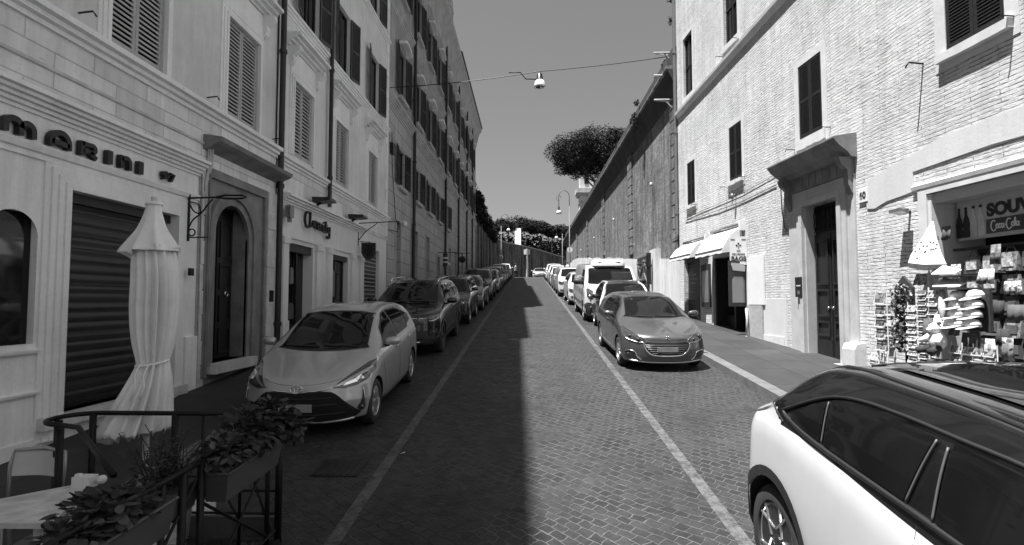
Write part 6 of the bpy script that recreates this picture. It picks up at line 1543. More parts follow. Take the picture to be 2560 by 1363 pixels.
for i, p in enumerate(pc_):
    t = (pc_[min(i + 1, len(pc_) - 1)] - pc_[max(i - 1, 0)]); n_ = Vector((-t.y, t.x, 0)).normalized()
    a = Vector((p.x, p.y, p.z)) - n_ * .12; b = Vector((p.x, p.y, p.z)) + n_ * .9; vs += [(a.x, a.y, p.z + .003), (a.x, a.y, p.z + .2), (b.x, b.y, p.z + .2), (b.x, b.y, p.z + .003)]
mb.add(vs, [(i * 4 + k, i * 4 + (k + 1) % 4, i * 4 + 4 + (k + 1) % 4, i * 4 + 4 + k) for i in range(len(pc_) - 1) for k in range(4)]); mb.build('coping', M['b3trim'], fw)
for i in range(3, len(pc_) - 8, 3):
    p = pc_[i]; t = (pc_[i + 1] - pc_[i - 1]).normalized(); n_ = Vector((-t.y, t.x, 0)); mb = MB(); c_ = p - n_ * .1
    mb.hexa([tuple(Vector((c_.x, c_.y, 3)) + t * a + n_ * b) for a, b in ((-.3, -.15), (.3, -.15), (.3, .2), (-.3, .2))], [tuple(Vector((c_.x, c_.y, p.z - .3)) + t * a + n_ * b) for a, b in ((-.3, -.05), (.3, -.05), (.3, .2), (-.3, .2))]); mb.build('buttress', M['obrick'], fw)
hill = MB(); hill.add([(-80, 57, 10.5), (-6.6, 57, 10.8), (-7.2, 88, 12.3), (-5.2, 105, 12.4), (2, 117, 12.0), (12, 122, 10.4), (60, 130, 10.2), (60, 260, 16), (-80, 260, 16)], [(0, 1, 2, 3, 8), (3, 4, 7, 8), (4, 5, 6, 7)])
tag(hill.build('hill', simple('hill_earth', .04, .9)), kind='structure')
tr_ = MB(); tr_.add([(6.9, 20, 10.4), (60, 20, 10.4), (60, 110, 10.4), (6.9, 110, 10.4)], [(0, 1, 2, 3)]); tag(tr_.build('terrace', simple('terrace_earth', .05, .9)), kind='structure')
iv = MB(); bl = []
for k in range(40): y = 58 + k * .95; bl.append((-5.55 - .01 * (y - 58), y, interp([(57, 12.9), (62, 12.5), (75, 13.0), (97, 13.4)], y) + random.uniform(-.3, .3), .9, .8, random.uniform(.5, 1.2) * (1.5 if y < 66 else 1)))
cloud(iv, bl, 9000, .26); tag(iv.build('ivy', M['ivy'], fix=False), 'dark ivy spilling over the top of the far left wall', 'ivy', kind='stuff')
cr = MB(); bl = [(5.45 + random.uniform(-.2, .2), y, 11.6 + random.uniform(-.05, .2), .14, .3, .13) for y in (21, 21.6, 23, 25.4, 26, 27.3, 28.2, 31, 33, 38, 43, 44, 50)]; bl += [(5.1, 25.6, 10.6, .2, .25, .5), (5.45, 20.4, 13.7, .14, .12, .2), (5.45, 20.4, 12.8, .1, .1, .2)]
cloud(cr, bl, 1500, .05); tag(cr.build('wall_weeds', M['ivy'], fix=False), 'ragged weeds growing along the parapet of the brick wall', 'weeds', kind='stuff')
# pale building end and tower among the trees
wb_ = empty('pale_gable', (-1.9, 113.5, 13), 'bright white gable end rising above the far curved wall among pines', 'building')
mb = MB(); mb.add([(-2.6, 115.2, 12.6), (-1.3, 113.6, 12.6), (-1.3, 113.6, 17.3), (-2.0, 114.5, 17.4), (-2.6, 115.2, 16.9), (-2.6, 118, 12.6), (-1.3, 117, 12.6), (-1.3, 117, 17.3), (-2.0, 117.4, 17.4), (-2.6, 118, 16.9)], [(0, 1, 2, 3, 4), (9, 8, 7, 6, 5), (1, 6, 7, 2), (0, 4, 9, 5), (2, 7, 8, 3), (3, 8, 9, 4), (0, 5, 6, 1)]); mb.build('wall', simple('bright_lime', 0.85, .8), wb_)
mb = MB(); mb.box(-2.4, -1.35, 114.6, 117, 17.41, 17.5); mb.build('roof', M['b3trim'], wb_)
tw_ = empty('white_tower', (11.5, 108, 12), 'white tower with a balustraded cornice behind the large umbrella pine', 'tower')
mb = MB(); mb.box(10.4, 13.2, 107, 110, 10, 21.4); mb.build('shaft', M['wsmooth'], tw_); mb = MB(); mb.box(9.7, 13.9, 106.4, 110.6, 23.4, 24.3); mb.box(10.0, 13.6, 106.7, 110.3, 22.9, 23.4); mb.box(10.2, 13.4, 106.8, 110.2, 21.4, 21.8); mb.build('cornice', M['b3trim'], tw_)
mb = MB(); mb.box(10.5, 13.1, 107.1, 109.9, 24.3, 28.8); mb.box(10.4, 13.2, 107, 110, 21.8, 22.9); mb.build('belfry', M['wsmooth'], tw_); mb = MB(); mb.box(11.3, 12.1, 106.99, 107.05, 25.2, 27.4); mb.build('belfry_opening', M['void'], tw_)
# traffic lights and signs at the crest
tl = empty('traffic_light', (-.25, 66, zr(66)), 'twin-headed traffic light post with white backing panel in mid street at the crest', 'traffic light')
z = zr(66); mb = MB(); mb.tube([(0, 66, z), (0, 66, z + 3.6)], .14, 8); mb.build('post', M['b3trim'], tl)
mb = MB(); mb.box(-.42, -.18, 65.8, 66.0, z + 1.7, z + 2.85); mb.build('signal_head', M['pipe'], tl); mb = MB(); mb.box(.16, .34, 65.8, 66.0, z + 2.6, z + 2.9); mb.build('signal_head', M['pipe'], tl)
mb = MB(); mb.box(-.40, -.08, 65.85, 65.95, z + 2.9, z + 3.5); mb.build('panel', M['tile'], tl); mb = MB(); mb.box(.12, .36, 65.85, 65.95, z + 2.9, z + 3.55); mb.build('panel', M['mid'], tl)
def sign(x, y, h, lab, round_=True, mat='tile'):
    r = empty('road_sign', (x, y, zr(y)), lab, 'road sign'); mb = MB(); mb.tube([(x, y, zr(y)), (x, y, zr(y) + h)], .035, 6); mb.build('post', M['lampmetal'], r)
    mb = MB(); mb.tube([(x, y - .05, zr(y) + h - .3), (x, y - .09, zr(y) + h - .3)], .33, 16); mb.build('disc', M[mat], r)
sign(5.0, 64, 3.6, 'round white road sign beside the right pavement at the crest'); sign(-3.4, 70, 3.2, 'pale round road sign left of the road beyond the crest', mat='mid'); sign(-4.0, 73, 2.2, 'small white road sign low by the left far wall')
# ============================================================ foreground cafe corner, left
M['ironb'] = simple('black_painted_iron', .005, .5, 0, spec=.25, var=.3, scale=20, bump=.2, bscale=80); M['canvasu'] = simple('umbrella_canvas', .72, .85, var=.12, scale=4, bump=.25, bscale=60)
M['planter'] = simple('planter_plastic', .055, .6, var=.2, scale=5); M['tabletop'] = simple('worn_table_top', .55, .5, var=.3, scale=7, bump=.2, bscale=30); M['chairp'] = simple('chair_laminate', .50, .45, var=.12, scale=4); M['chromet'] = simple('chair_tube', .35, .35, .5, var=.1)
M['wood'] = simple('weathered_plank', .06, .8, var=.3, scale=6, bump=.4, bscale=20)
# closed umbrella
ux, uy = -3.10, 4.42
um = empty('patio_umbrella', (ux, uy, zr(uy)), 'closed cream canvas patio umbrella tied at the waist beside the black railing', 'umbrella')
mb = MB(); mb.tube([(ux, uy, zr(uy)), (ux, uy, 3.06)], .024, 8); mb.build('pole', M['chairp'], um, smooth=True)
random.seed(11)
def folds(prof, n, nf, amp, name, seed, hem=0, mat='canvasu', smooth=True):
    """loft of folded cloth; prof rows: z, r, dx, dy, fold amount"""
    mb = MB(); vs = []; m = len(prof); rnd = random.Random(seed); ph = [rnd.uniform(-.5, .5) for _ in range(nf + 2)]; am = [rnd.uniform(.45, 1.3) for _ in range(nf + 2)]
    for i, (z, r, dx, dy, fa) in enumerate(prof):
        for k in range(n):
            th = 2 * math.pi * k / n; f = th / (2 * math.pi) * nf; j = int(f); fr = f - j
            a = am[j % nf] * (1 - fr) + am[(j + 1) % nf] * fr
            w = a * (1 - abs(math.sin(math.pi * (f + ph[j % nf] * .25 * fr * (1 - fr) * 4))) ** .6 * 1.7)
            rr = r * (1 + fa * w * amp); zz = z
            if hem and i == m - 1: zz += hem * math.sin(f * math.pi * 2 + 1) * .5 + hem * math.sin(th + 2)
            vs.append((ux + dx + rr * math.cos(th), uy + dy + rr * math.sin(th) * .85, zz))
    mb.add(vs, [(i * n + k, i * n + (k + 1) % n, (i + 1) * n + (k + 1) % n, (i + 1) * n + k) for i in range(m - 1) for k in range(n)])
    o = mb.build(name, M[mat], um, smooth=smooth, fix=False); md = o.modifiers.new('s', 'SOLIDIFY'); md.thickness = .006; return o
def dens(rows, k=5):
    r = catmull([(a, b, c) for a, b, c, d, e in rows], k); r2 = catmull([(d, e, 0) for a, b, c, d, e in rows], k); return [(p.x, p.y, p.z, q.x, q.y) for p, q in zip(r, r2)]
folds(dens([(2.72, .07, 0, 0, .2), (2.6, .125, .01, 0, .7), (2.35, .137, .03, 0, 1), (2.1, .137, .03, 0, 1), (1.88, .12, .03, 0, 1), (1.72, .092, .03, 0, 1), (1.66, .095, .03, 0, 1), (1.5, .13, .01, -.02, 1.1), (1.3, .17, -.03, -.05, 1.15), (1.12, .21, -.07, -.08, 1.2)]), 170, 13, .46, 'canopy', 3, .05)
folds(dens([(3.0, .05, 0, 0, .1), (2.93, .06, 0, 0, .2), (2.80, .098, 0, 0, .5), (2.70, .145, 0, 0, .8), (2.63, .18, 0, 0, .9), (2.60, .19, 0, 0, 1.0)]), 110, 7, .32, 'vent_cap', 8, .045)
mb = MB(); mb.lathe([(.001, 3.025), (.06, 3.02), (.065, 2.99)], 14, Matrix.Translation((ux, uy, 0))); mb.build('finial', M['canvasu'], um, smooth=True)
mb = MB(); mb.tube([(ux + .03 + .115 * math.cos(a), uy + .10 * math.sin(a), 1.69 + .02 * math.sin(a + 1)) for a in [2 * math.pi * k / 20 for k in range(21)]], .012, 6)
for dx in (.0, .07): mb.tube([(ux + dx, uy - .10, 1.69), (ux + dx - .02, uy - .13, 1.60), (ux + dx + .02, uy - .17, 1.52), (ux + dx - .01, uy - .18, 1.42)], .006, 6)
mb.build('tie_ribbon', M['canvasu'], um, smooth=True)
mb = MB(); zg = zr(uy); mb.box(ux - .05, ux + .45, uy - .25, uy + .25, zg + .005, zg + .16); mb.build('base_slab', M['travertine'], um)
# railing
rl = empty('iron_railing', (-1.95, 3.2, zr(3.2)), 'black iron cafe railing with rounded corner and crossed braces around the tables', 'railing')
def gz(y, h): return zr(y) + h
mb = MB(); mb.tube([(-1.90, 4.2, gz(4.2, 1.0)), (-3.30, 4.2, 1.33)] + [(-3.30 - .2 * math.sin(t), 4.0 + .2 * math.cos(t), 1.33) for t in [math.pi * k / 10 for k in range(1, 11)]] + [(-3.12, 3.76, 1.32), (-2.62, 3.3, 1.28), (-2.28, 3.0, 1.24)], .018, 8); mb.build('top_rail', M['ironb'], rl, smooth=True)
mb = MB(); mb.tube([(-1.90, 4.2, gz(4.2, 1.0)), (-1.92, 3.2, gz(3.2, 1.0)), (-2.02, 2.1, gz(2.1, 1.0)), (-2.1, 1.4, gz(1.4, 1.0))], .016, 8); mb.build('top_rail', M['ironb'], rl, smooth=True)
for x, y, r_ in ((-1.90, 4.2, .028), (-1.93, 4.08, .018), (-2.72, 4.2, .026), (-3.33, 4.15, .024), (-3.47, 4.0, .026), (-3.30, 3.82, .024), (-1.92, 3.22, .022), (-1.94, 3.08, .024), (-1.95, 2.92, .018), (-1.96, 2.74, .022), (-2.0, 2.3, .022), (-2.50, 4.2, .012), (-2.2, 4.2, .012)):
    mb = MB(); mb.tube([(x, y, zr(y) + .01), (x, y, gz(y, 1.0))], r_, 8); mb.build('post', M['ironb'], rl, smooth=True)
for a, b in (((-1.9, 4.2, .25), (-2.9, 4.2, .25)), ((-1.9, 4.2, .42), (-2.9, 4.2, .42)), ((-1.9, 4.15, .15), (-1.94, 2.9, .15)), ((-1.92, 4.1, .75), (-1.93, 3.25, .12)), ((-1.93, 3.25, .75), (-1.92, 4.1, .12)), ((-1.94, 3.2, .9), (-1.98, 2.4, .1)), ((-1.94, 2.95, .1), (-1.97, 2.35, .85)), ((-2.2, 4.2, .8), (-1.95, 4.2, .1)), ((-2.5, 4.2, .7), (-2.15, 4.2, .12))):
    mb = MB(); mb.tube([(a[0], a[1], gz(a[1], a[2])), (b[0], b[1], gz(b[1], b[2]))], .010, 6); mb.build('brace', M['ironb'], rl)
mb = MB(); mb.box(-3.1, -1.92, 4.28, 4.32, .36, .52); tag(mb.build('kick_board', M['wood']), 'low weathered plank behind the black railing at ground level', 'plank')
# planters with leafy plants
def leafshape(mb, p, d, s, curl=.3):
    d = d.normalized(); side = d.cross(Vector((0, 0, 1))); side = side.normalized() if side.length > .05 else Vector((1, 0, 0)); nrm = side.cross(d)
    P = [p, p + d * s * .35 + side * s * .40 + nrm * s * .03, p + d * s * .75 + side * s * .36 - nrm * s * curl * .2, p + d * s * 1.05 - nrm * s * curl * .5, p + d * s * .75 - side * s * .36 - nrm * s * curl * .2, p + d * s * .35 - side * s * .40 + nrm * s * .03, p + d * s * .55 - nrm * s * .06]
    i = len(mb.v); mb.v += P
    for a, b in ((0, 1), (1, 2), (2, 3), (3, 4), (4, 5), (5, 0)): mb.f.append([i + a, i + b, i + 6]); mb.mi.append(0)
def bush(mb, c, r, n, s, droop=.25):
    st = []
    for _ in range(n):
        v = Vector((random.gauss(0, 1), random.gauss(0, 1), random.gauss(.1, .9))); v.normalize(); q = random.random()**.4
        p = Vector((c[0] + v.x * r[0] * q, c[1] + v.y * r[1] * q, c[2] + v.z * r[2] * q)); d = v + Vector((random.gauss(0, .5), random.gauss(0, .5), random.gauss(0, .3) - droop)); leafshape(mb, p, d, s * random.uniform(.6, 1.25))
def planter(lab, y0, y1, x, z, w=.17, h=.17, blobs=(), n=500, s=.05, stems=0):
    r = empty('planter_box', (x, (y0 + y1) / 2, z), lab, 'planter', 'planter boxes hung on the railing')
    mb = MB(); q = .025; z0 = z - h
    mb.hexa([(x - w / 2 + q, y0 + q, z0), (x + w / 2 - q, y0 + q, z0), (x + w / 2 - q, y1 - q, z0 + .02), (x - w / 2 + q, y1 - q, z0 + .02)], [(x - w / 2, y0, z), (x + w / 2, y0, z), (x + w / 2, y1, z + .03), (x - w / 2, y1, z + .03)])
    mb.build('box', M['planter'], r); mb = MB()
    zz = lambda y: z + .03 * (y - y0) / (y1 - y0)
    for a, b in (((x - w / 2, y0), (x + w / 2, y0)), ((x + w / 2, y0), (x + w / 2, y1)), ((x + w / 2, y1), (x - w / 2, y1)), ((x - w / 2, y1), (x - w / 2, y0))): mb.tube([(a[0], a[1], zz(a[1])), (b[0], b[1], zz(b[1]))], .011, 6)
    mb.build('rim', M['planter'], r)
    mb = MB()
    for c, rr, k in blobs:
        bush(mb, c, rr, int(n * k), s)
    if stems:
        for _ in range(stems):
            p = Vector((x + random.uniform(-.05, .05), random.uniform(y0, y1), z)); e = p + Vector((random.gauss(0, .12), random.gauss(0, .1), random.uniform(.15, .35))); mb.tube([p, (p + e) / 2 + Vector((0, 0, .02)), e], .003, 3)
            for t in (.4, .6, .8, 1): leafshape(mb, p.lerp(e, t), Vector((random.gauss(0, 1), random.gauss(0, 1), .3)), s * .8)
    mb.build('leaves', M['leaf'], r, fix=False)
random.seed(5)
planter('long planter box at the far corner of the railing, densest leafy plant', 3.25, 3.98, -1.86, 1.17, blobs=[((-1.87, 3.35, 1.27), (.16, .14, .11), .6), ((-1.85, 3.62, 1.34), (.20, .18, .15), 1), ((-1.84, 3.88, 1.36), (.22, .18, .14), .9), ((-1.70, 3.9, 1.30), (.13, .12, .10), .4)], n=420, s=.052)
planter('nearest planter box, low bushy plant beside the table', 2.36, 2.98, -1.99, 1.10, blobs=[((-2.04, 2.44, 1.13), (.13, .12, .08), .7), ((-2.05, 2.60, 1.18), (.17, .14, .10), 1), ((-2.03, 2.78, 1.17), (.13, .12, .09), .6)], n=300, s=.052)
planter('middle planter with wiry flowering stems between the two leafy boxes', 3.0, 3.36, -2.1, 1.09, .2, .15, blobs=[((-2.18, 3.15, 1.18), (.14, .13, .09), .5)], n=150, s=.035, stems=75)
# table
tb_ = empty('cafe_table', (-2.95, 3.35, zr(3.3)), 'pale worn cafe table cut off by the left edge of the picture', 'table')
P = [(-3.08, 3.68), (-2.96, 3.68), (-2.66, 3.05), (-3.5, 3.04), (-3.55, 3.15)]
mb = MB(); mb.prism(P, lambda x, y, z: (x, y, z), .925, .955); mb.build('tabletop', M['tabletop'], tb_)
for a, b in ((-2.80, 3.12), (-3.40, 3.12), (-2.99, 3.58)): mb = MB(); mb.tube([(a, b, .925), (a + .02, b, zr(b) + .01)], .022, 8); mb.build('leg', M['chairp'], tb_, smooth=True)
# chairs
def cafe_chair(x, y, rz, lab):
    r = empty('cafe_chair', (0, 0, 0), lab, 'chair', 'pale cafe chairs at the railing')
    mb = MB(); mb.hexa([(-.19, -.19, .43), (.19, -.19, .43), (.17, .19, .43), (-.17, .19, .43)], [(-.2, -.2, .455), (.2, -.2, .455), (.18, .2, .455), (-.18, .2, .455)]); mb.build('seat', M['chairp'], r, world=False)
    mb = MB(); n = 8; vs = []
    for i in range(n + 1):
        t = i / n; xx = -.21 + .42 * t; yy = .21 + .05 * math.sin(math.pi * t)
        vs += [(xx, yy, .62), (xx, yy + .02, .79), (xx, yy + .035, .79), (xx, yy + .015, .62)]
    mb.add(vs, [(i * 4 + k, i * 4 + (k + 1) % 4, i * 4 + 4 + (k + 1) % 4, i * 4 + 4 + k) for i in range(n) for k in range(4)] + [(0, 1, 2, 3), (n * 4 + 3, n * 4 + 2, n * 4 + 1, n * 4)]); mb.build('backrest', M['chairp'], r, smooth=True, world=False, auto=40)
    mb = MB(); mb.tube([(-.21, .2, .44)] + [(-.225, .215, .70), (-.21, .235, .80), (0, .28, .815), (.21, .235, .80), (.225, .215, .70), (.21, .2, .44)], .014, 7); mb.build('back_frame', M['chromet'], r, smooth=True, world=False)
    for a, b in ((-.19, -.18), (.19, -.18), (-.19, .2), (.19, .2)): mb = MB(); mb.tube([(a, b, .45), (a * 1.15, b * 1.15, .01)], .013, 7); mb.build('leg', M['chromet'], r, smooth=True, world=False)
    r.location = (x, y, zr(y) + .01); r.rotation_euler = (0, 0, rz); return r
cafe_chair(-3.58, 3.72, R(-6), 'pale cafe chair behind the table, its curved back near the left edge')
cafe_chair(-2.42, 3.35, R(-110), 'pale cafe chair half hidden behind the planter boxes')
mb = MB(); mb.box(-3.02, -2.90, 3.60, 3.68, .956, 1.03); mb.ball((-2.86, 3.66, 1.0), .03, 8, 6); mb.box(-3.00, -2.97, 3.6, 3.63, 1.03, 1.05); tag(mb.build('napkin_holder', M['whitep']), 'small white napkin holder on the corner of the table', 'napkin holder')
# grass tuft by the corner post
mb = MB()
for _ in range(60): a = random.uniform(0, 6.28); p = Vector((-1.95 + random.gauss(0, .06), 4.05 + random.gauss(0, .05), zr(4.05))); leafshape(mb, p, Vector((math.cos(a) * .5, math.sin(a) * .5, 1)), random.uniform(.05, .12))
tag(mb.build('grass', M['leaf'], fix=False), 'tuft of weeds at the foot of the corner post', 'weeds', kind='stuff')

# ============================================================ souvenir stall
def picture(name, a, b, sc):
    t = NT(name); o = t.coords(); v = t.new('TexVoronoi'); v.inputs['Scale'].default_value = sc; t.ln(o, v.inputs['Vector']); sp = t.new('SeparateColor'); t.ln(v.outputs['Color'], sp.inputs[0])
    t.set(t.math('MULTIPLY', t.rng(sp.outputs[0], 0, 1, a, b), t.rng(t.noise(o, sc * 2, 3), .3, .7, .7, 1.3)), .35); return t.m
M['pic'] = picture('postcard_print', .03, .3, 22); M['pic2'] = picture('magnet_print', .02, .6, 40); M['pic3'] = picture('printed_bag', .012, .09, 14); M['pic4'] = picture('paper_print', .15, .7, 20)
M['wire'] = simple('white_wire', .7, .4, var=.05); M['cloth1'] = simple('white_cloth', .7, .9, var=.08); M['clothd'] = simple('dark_cloth', .03, .9, var=.4, scale=12); M['clothm'] = simple('grey_cloth', .09, .9, var=.3, scale=9)
def ZG(s): return zr(s) + .125
st_ = empty('shop_sign', TR(8.1, 3.4, -.35), 'shop fascia reading SOUVENIRS over a dark drinks panel with printed bottles', 'sign')
mb = MB(TR); fbox(mb, 4.6, 8.60, 3.12, 3.72, -.39, -.35); mb.build('board', M['paleg'], st_)
text(TR, 0, 'SOUVENIRS', .245, M['clothd'], st_, (8.09, 3.435, -.346), True, align='LEFT', bold=.014, spacing=1.02)
mb = MB(TR); fbox(mb, 5.9, 8.11, 3.175, 3.385, -.35, -.343); rp = mb.build('drinks_panel', simple('dark_red_panel', .035, .4), st_)
script(TR, 'Coca-Cola', 8.03, 3.235, .075, .016, -.343, -.338, M['wire'], st_, 'script_letter', True, sx=.9)
for s in (8.56, 8.44, 8.31, 8.19):
    mb = MB(TR); dk = s > 8.4
    P = [(.05, 3.16), (.058, 3.20), (.052, 3.30), (.058, 3.36), (.045, 3.44), (.02, 3.50), (.018, 3.58)]; P = P + [(-a, b) for a, b in reversed(P)]
    mb.prism([(s + a, b) for a, b in P], lambda q, z, d: (q, z, d), -.349, -.341); o = mb.build('bottle_print', M['clothd'] if dk else simple('pale_bottle', .5, .3), st_)
    mb = MB(TR); fbox(mb, s - .02, s + .02, 3.585, 3.62, -.349, -.339); mb.build('bottle_cap', M['clothd'], o)
# pizza-slice shaped board
pz = empty('pizza_board', TR(8.5, 3.0, .2), 'white pizza-slice-shaped board with dark toppings hanging at the shop jamb', 'board')
mb = MB(TR); mb.prism([(8.52, 3.42), (8.62, 3.2), (8.80, 2.92), (8.82, 2.80), (8.5, 2.75), (8.12, 2.73), (8.25, 2.9), (8.40, 3.15)], lambda s, z, d: (s, z, d + (3.42 - z) * .25), .10, .14); mb.build('slice', M['tile'], pz)
for k in range(16):
    mb = MB(TR); s_, z_ = 8.5 + random.uniform(-.22, .22), 2.85 + random.uniform(0, .3)
    mb.add([(s_ + .022 * math.cos(a), z_ + .016 * math.sin(a), .143 + (3.42 - z_) * .25) for a in [k_ * math.pi / 4 for k_ in range(8)]], [tuple(range(8))]); mb.build('topping', M['mid'], pz)
mb = MB(TR); mb.prism([(8.82, 2.80), (8.5, 2.75), (8.12, 2.73), (8.2, 2.68), (8.5, 2.66), (8.78, 2.72)], lambda s, z, d: (s, z, d), .26, .31); mb.build('crust', M['clothm'], pz)
# two folded white tablecloth displays
for i, (a, b, z0, z1, lab) in enumerate(((7.38, 7.80, 2.55, 2.68, 'upper of two slanted white display sheets under the pizza board'), (7.32, 7.79, 2.38, 2.51, 'lower of two slanted white display sheets under the pizza board'))):
    mb = MB(TR); mb.hexa([(b, z1, .60), (a + .1, z0 + .05, .62), (a, z0, .80), (b, z0 + .01, .78)], [(b, z1 + .015, .60), (a + .1, z0 + .065, .62), (a, z0 + .015, .80), (b, z0 + .025, .78)])
    tag(mb.build('display_sheet', M['cloth1']), lab, 'display sheet', 'white display sheets')
    mb = MB(TR); fbox(mb, a - .05, b, z0 - .03, z0 - .01, .55, .80); tag(mb.build('shelf_bar', M['clothd']), ('thin dark shelf under the upper white display sheet', 'thin dark shelf under the lower white display sheet')[i], 'shelf')
# postcard racks
def rack(name, lab, s0, s1, z0, z1, d, cols, rows, mats, tilt=0.0, frame='wire', gp='souvenir racks outside the shop'):
    r = empty(name, TR((s0 + s1) / 2, ZG((s0 + s1) / 2), d), lab, 'rack', gp); w = (s1 - s0) / cols; h = (z1 - z0) / rows
    fm = MB()
    for c in range(cols + 1): s = s0 + w * c; fm.tube([TR(s, z0 - .05, d), TR(s, z1 + .03, d - tilt)], .007, 5)
    fm.build('frame', M[frame], r)
    lg = MB()
    for s in (s0 + .02, s1 - .02): lg.tube([TR(s, z0, d), TR(s, ZG(s) + .01, d)], .012, 6)
    lg.build('leg', M[frame], r)
    for c in range(cols):
        for q in range(rows):
            a, b = s0 + w * c + .012, s0 + w * (c + 1) - .012; z = z0 + h * q; dd = d - tilt * q / rows
            mb = MB(TR); mb.hexa([(a, z + .01, dd + .035), (b, z + .01, dd + .035), (b, z + .012, dd + .028), (a, z + .012, dd + .028)], [(a, z + h * .86, dd + .01), (b, z + h * .86, dd + .01), (b, z + h * .86, dd), (a, z + h * .86, dd)])
            cd_ = mb.build('postcard', M[random.choice(mats)], r)
            mb = MB(); mb.tube([TR(a, z + h * .35, dd + .03), TR(a, z, dd + .045), TR(b, z, dd + .045), TR(b, z + h * .35, dd + .03)], .0055, 5); mb.build('wire_pocket', M[frame], cd_)
    return r
random.seed(9)
rack('postcard_rack', 'left tall postcard rack with white frames against the white brick', 8.74, 8.98, 1.42, 2.34, .72, 1, 5, ['pic', 'pic'])
rack('postcard_rack', 'narrow leaning postcard rack at the far left of the stall', 8.95, 9.2, 1.30, 2.15, .45, 1, 5, ['pic4', 'pic'])
rack('postcard_rack', 'pale postcard rack between the keyring stand and the landscape cards', 8.13, 8.32, 1.30, 2.15, .72, 1, 8, ['pic4', 'pic4', 'pic2'])
rack('postcard_rack', 'tallest rack of dark landscape postcards in white wire pockets', 7.93, 8.12, 1.30, 2.36, .72, 1, 14, ['pic', 'clothm', 'pic'])
rack('postcard_rack', 'postcard rack right of the dark landscape cards, mixed prints', 7.74, 7.92, 1.30, 2.36, .72, 1, 9, ['pic', 'pic4', 'clothm', 'pic2'])
rack('postcard_rack', 'low wide row of postcards at the right of the stuffed bear', 6.92, 7.58, 1.28, 1.62, .72, 4, 3, ['pic', 'pic2', 'pic4'])
rack('postcard_rack', 'short sheet of stamps-like cards standing at the stall left end', 9.0, 9.32, 1.10, 1.38, .60, 2, 2, ['pic4', 'pic2'])
# keyring stand: spiky mass of small trinkets
ks = empty('keyring_stand', TR(8.5, ZG(8.5), .7), 'dark revolving keyring stand crowded with shiny trinkets', 'rack')
mb = MB(); mb.tube([TR(8.5, ZG(8.5), .62), TR(8.5, 2.55, .62)], .02, 6); mb.lathe([(.2, 0), (.2, .03)], 12, Matrix.Translation(TR(8.5, ZG(8.5) + .005, .62))); mb.build('pole', M['iron'], ks)
mb = MB(TR); mb.prism([(8.32, 1.45), (8.68, 1.45), (8.68, 2.40), (8.5, 2.58), (8.32, 2.40)], lambda s, z, d: (s, z, d), .60, .64); mb.build('panel', M['clothd'], ks)
for m_, n_ in (('pic2', 260), ('chrome', 170), ('clothm', 160)):
    mb = MB()
    for _ in range(n_):
        s_, z_ = 8.5 + random.uniform(-.19, .19), random.uniform(1.45, 2.5)
        if z_ > 2.4 and abs(s_ - 8.5) > .1: continue
        p = Vector(TR(s_, z_, .66 + random.uniform(0, .05))); d_ = Vector((random.gauss(0, .3), random.gauss(0, 1), random.gauss(-.6, .6))).normalized(); leafshape(mb, p, d_, random.uniform(.03, .07))
    mb.build({'pic2': 'printed_keyrings', 'chrome': 'metal_keyrings', 'clothm': 'leather_keyrings'}[m_], M[m_], ks, fix=False)['kind'] = 'stuff'
# caps
cp = []
def cap(s, z, d, sc, lab):
    r = empty('sun_cap', TR(s, z, d), lab, 'cap', 'caps stacked on the stall rail')
    c = Vector(TR(s, z, d)); mb = MB(); mb.lathe([(.105 * sc, 0), (.10 * sc, .05 * sc), (.07 * sc, .09 * sc), (.001, .105 * sc)], 16, Matrix.Translation(c)); mb.build('crown', M['cloth1'], r, smooth=True)
    mb = MB(); n = 8; vs = []
    for k in range(n + 1): a = math.pi * k / n; vs += [c + Vector((-.09 * sc * math.sin(a), .11 * sc * math.cos(a), .008)), c + Vector((-.20 * sc * math.sin(a), .10 * sc * math.cos(a), -.035 * sc * math.sin(a) - .0))]
    mb.add(vs, [(2 * i, 2 * i + 1, 2 * i + 3, 2 * i + 2) for i in range(n)]); mb.build('peak', M['cloth1'], r, smooth=True, fix=False).modifiers.new('s', 'SOLIDIFY').thickness = .006
rowsn = ('top', 'second', 'third', 'lowest')
for i in range(4):
    for j, cn in enumerate(('left', 'right')): cap(7.50 - .24 * j, 2.24 - .125 * i, .66 + .02 * i, 1.0, '%s white cap in the %s column of the cap stack' % (rowsn[i], cn))
mb = MB(TR); fbox(mb, 7.18, 7.62, 1.80, 2.36, .50, .54); tag(mb.build('cap_backboard', M['clothd']), 'dark backboard behind the stacked white caps', 'board')
# rolled umbrellas / scarves left of the caps, small cloths, teddy bear
mb = MB(); mb.tube([TR(7.70, 2.36, .72), TR(7.66, 2.1, .76), TR(7.60, 1.88, .80)], [.03, .05, .015], 8); tag(mb.build('rolled_umbrella', M['paleg'], smooth=True), 'rolled pale umbrella hanging left of the white caps', 'umbrella')
mb = MB(TR); mb.prism([(7.78, 2.02), (7.55, 1.95), (7.52, 1.86), (7.62, 1.84), (7.76, 1.90)], lambda s, z, d: (s, z, d + (2.0 - z) * .5), .74, .77); tag(mb.build('folded_cloth', M['cloth1']), 'crumpled white cloth below the rolled umbrella', 'cloth')
bear = empty('toy_bear', TR(7.65, 1.4, .85), 'white and dark stuffed toy bear sitting on the stall front', 'toy')
mb = MB(); c = Vector(TR(7.64, 1.66, .86)); mb.ball(c, (.10, .12, .13), 14, 10); mb.build('body', M['cloth1'], bear, smooth=True)
mb = MB(); mb.ball(c + Vector((-.03, 0, .17)), (.075, .08, .075), 14, 10); mb.ball(c + Vector((-.11, 0, .15)), (.03, .035, .03), 10, 7); mb.build('head', M['cloth1'], bear, smooth=True)
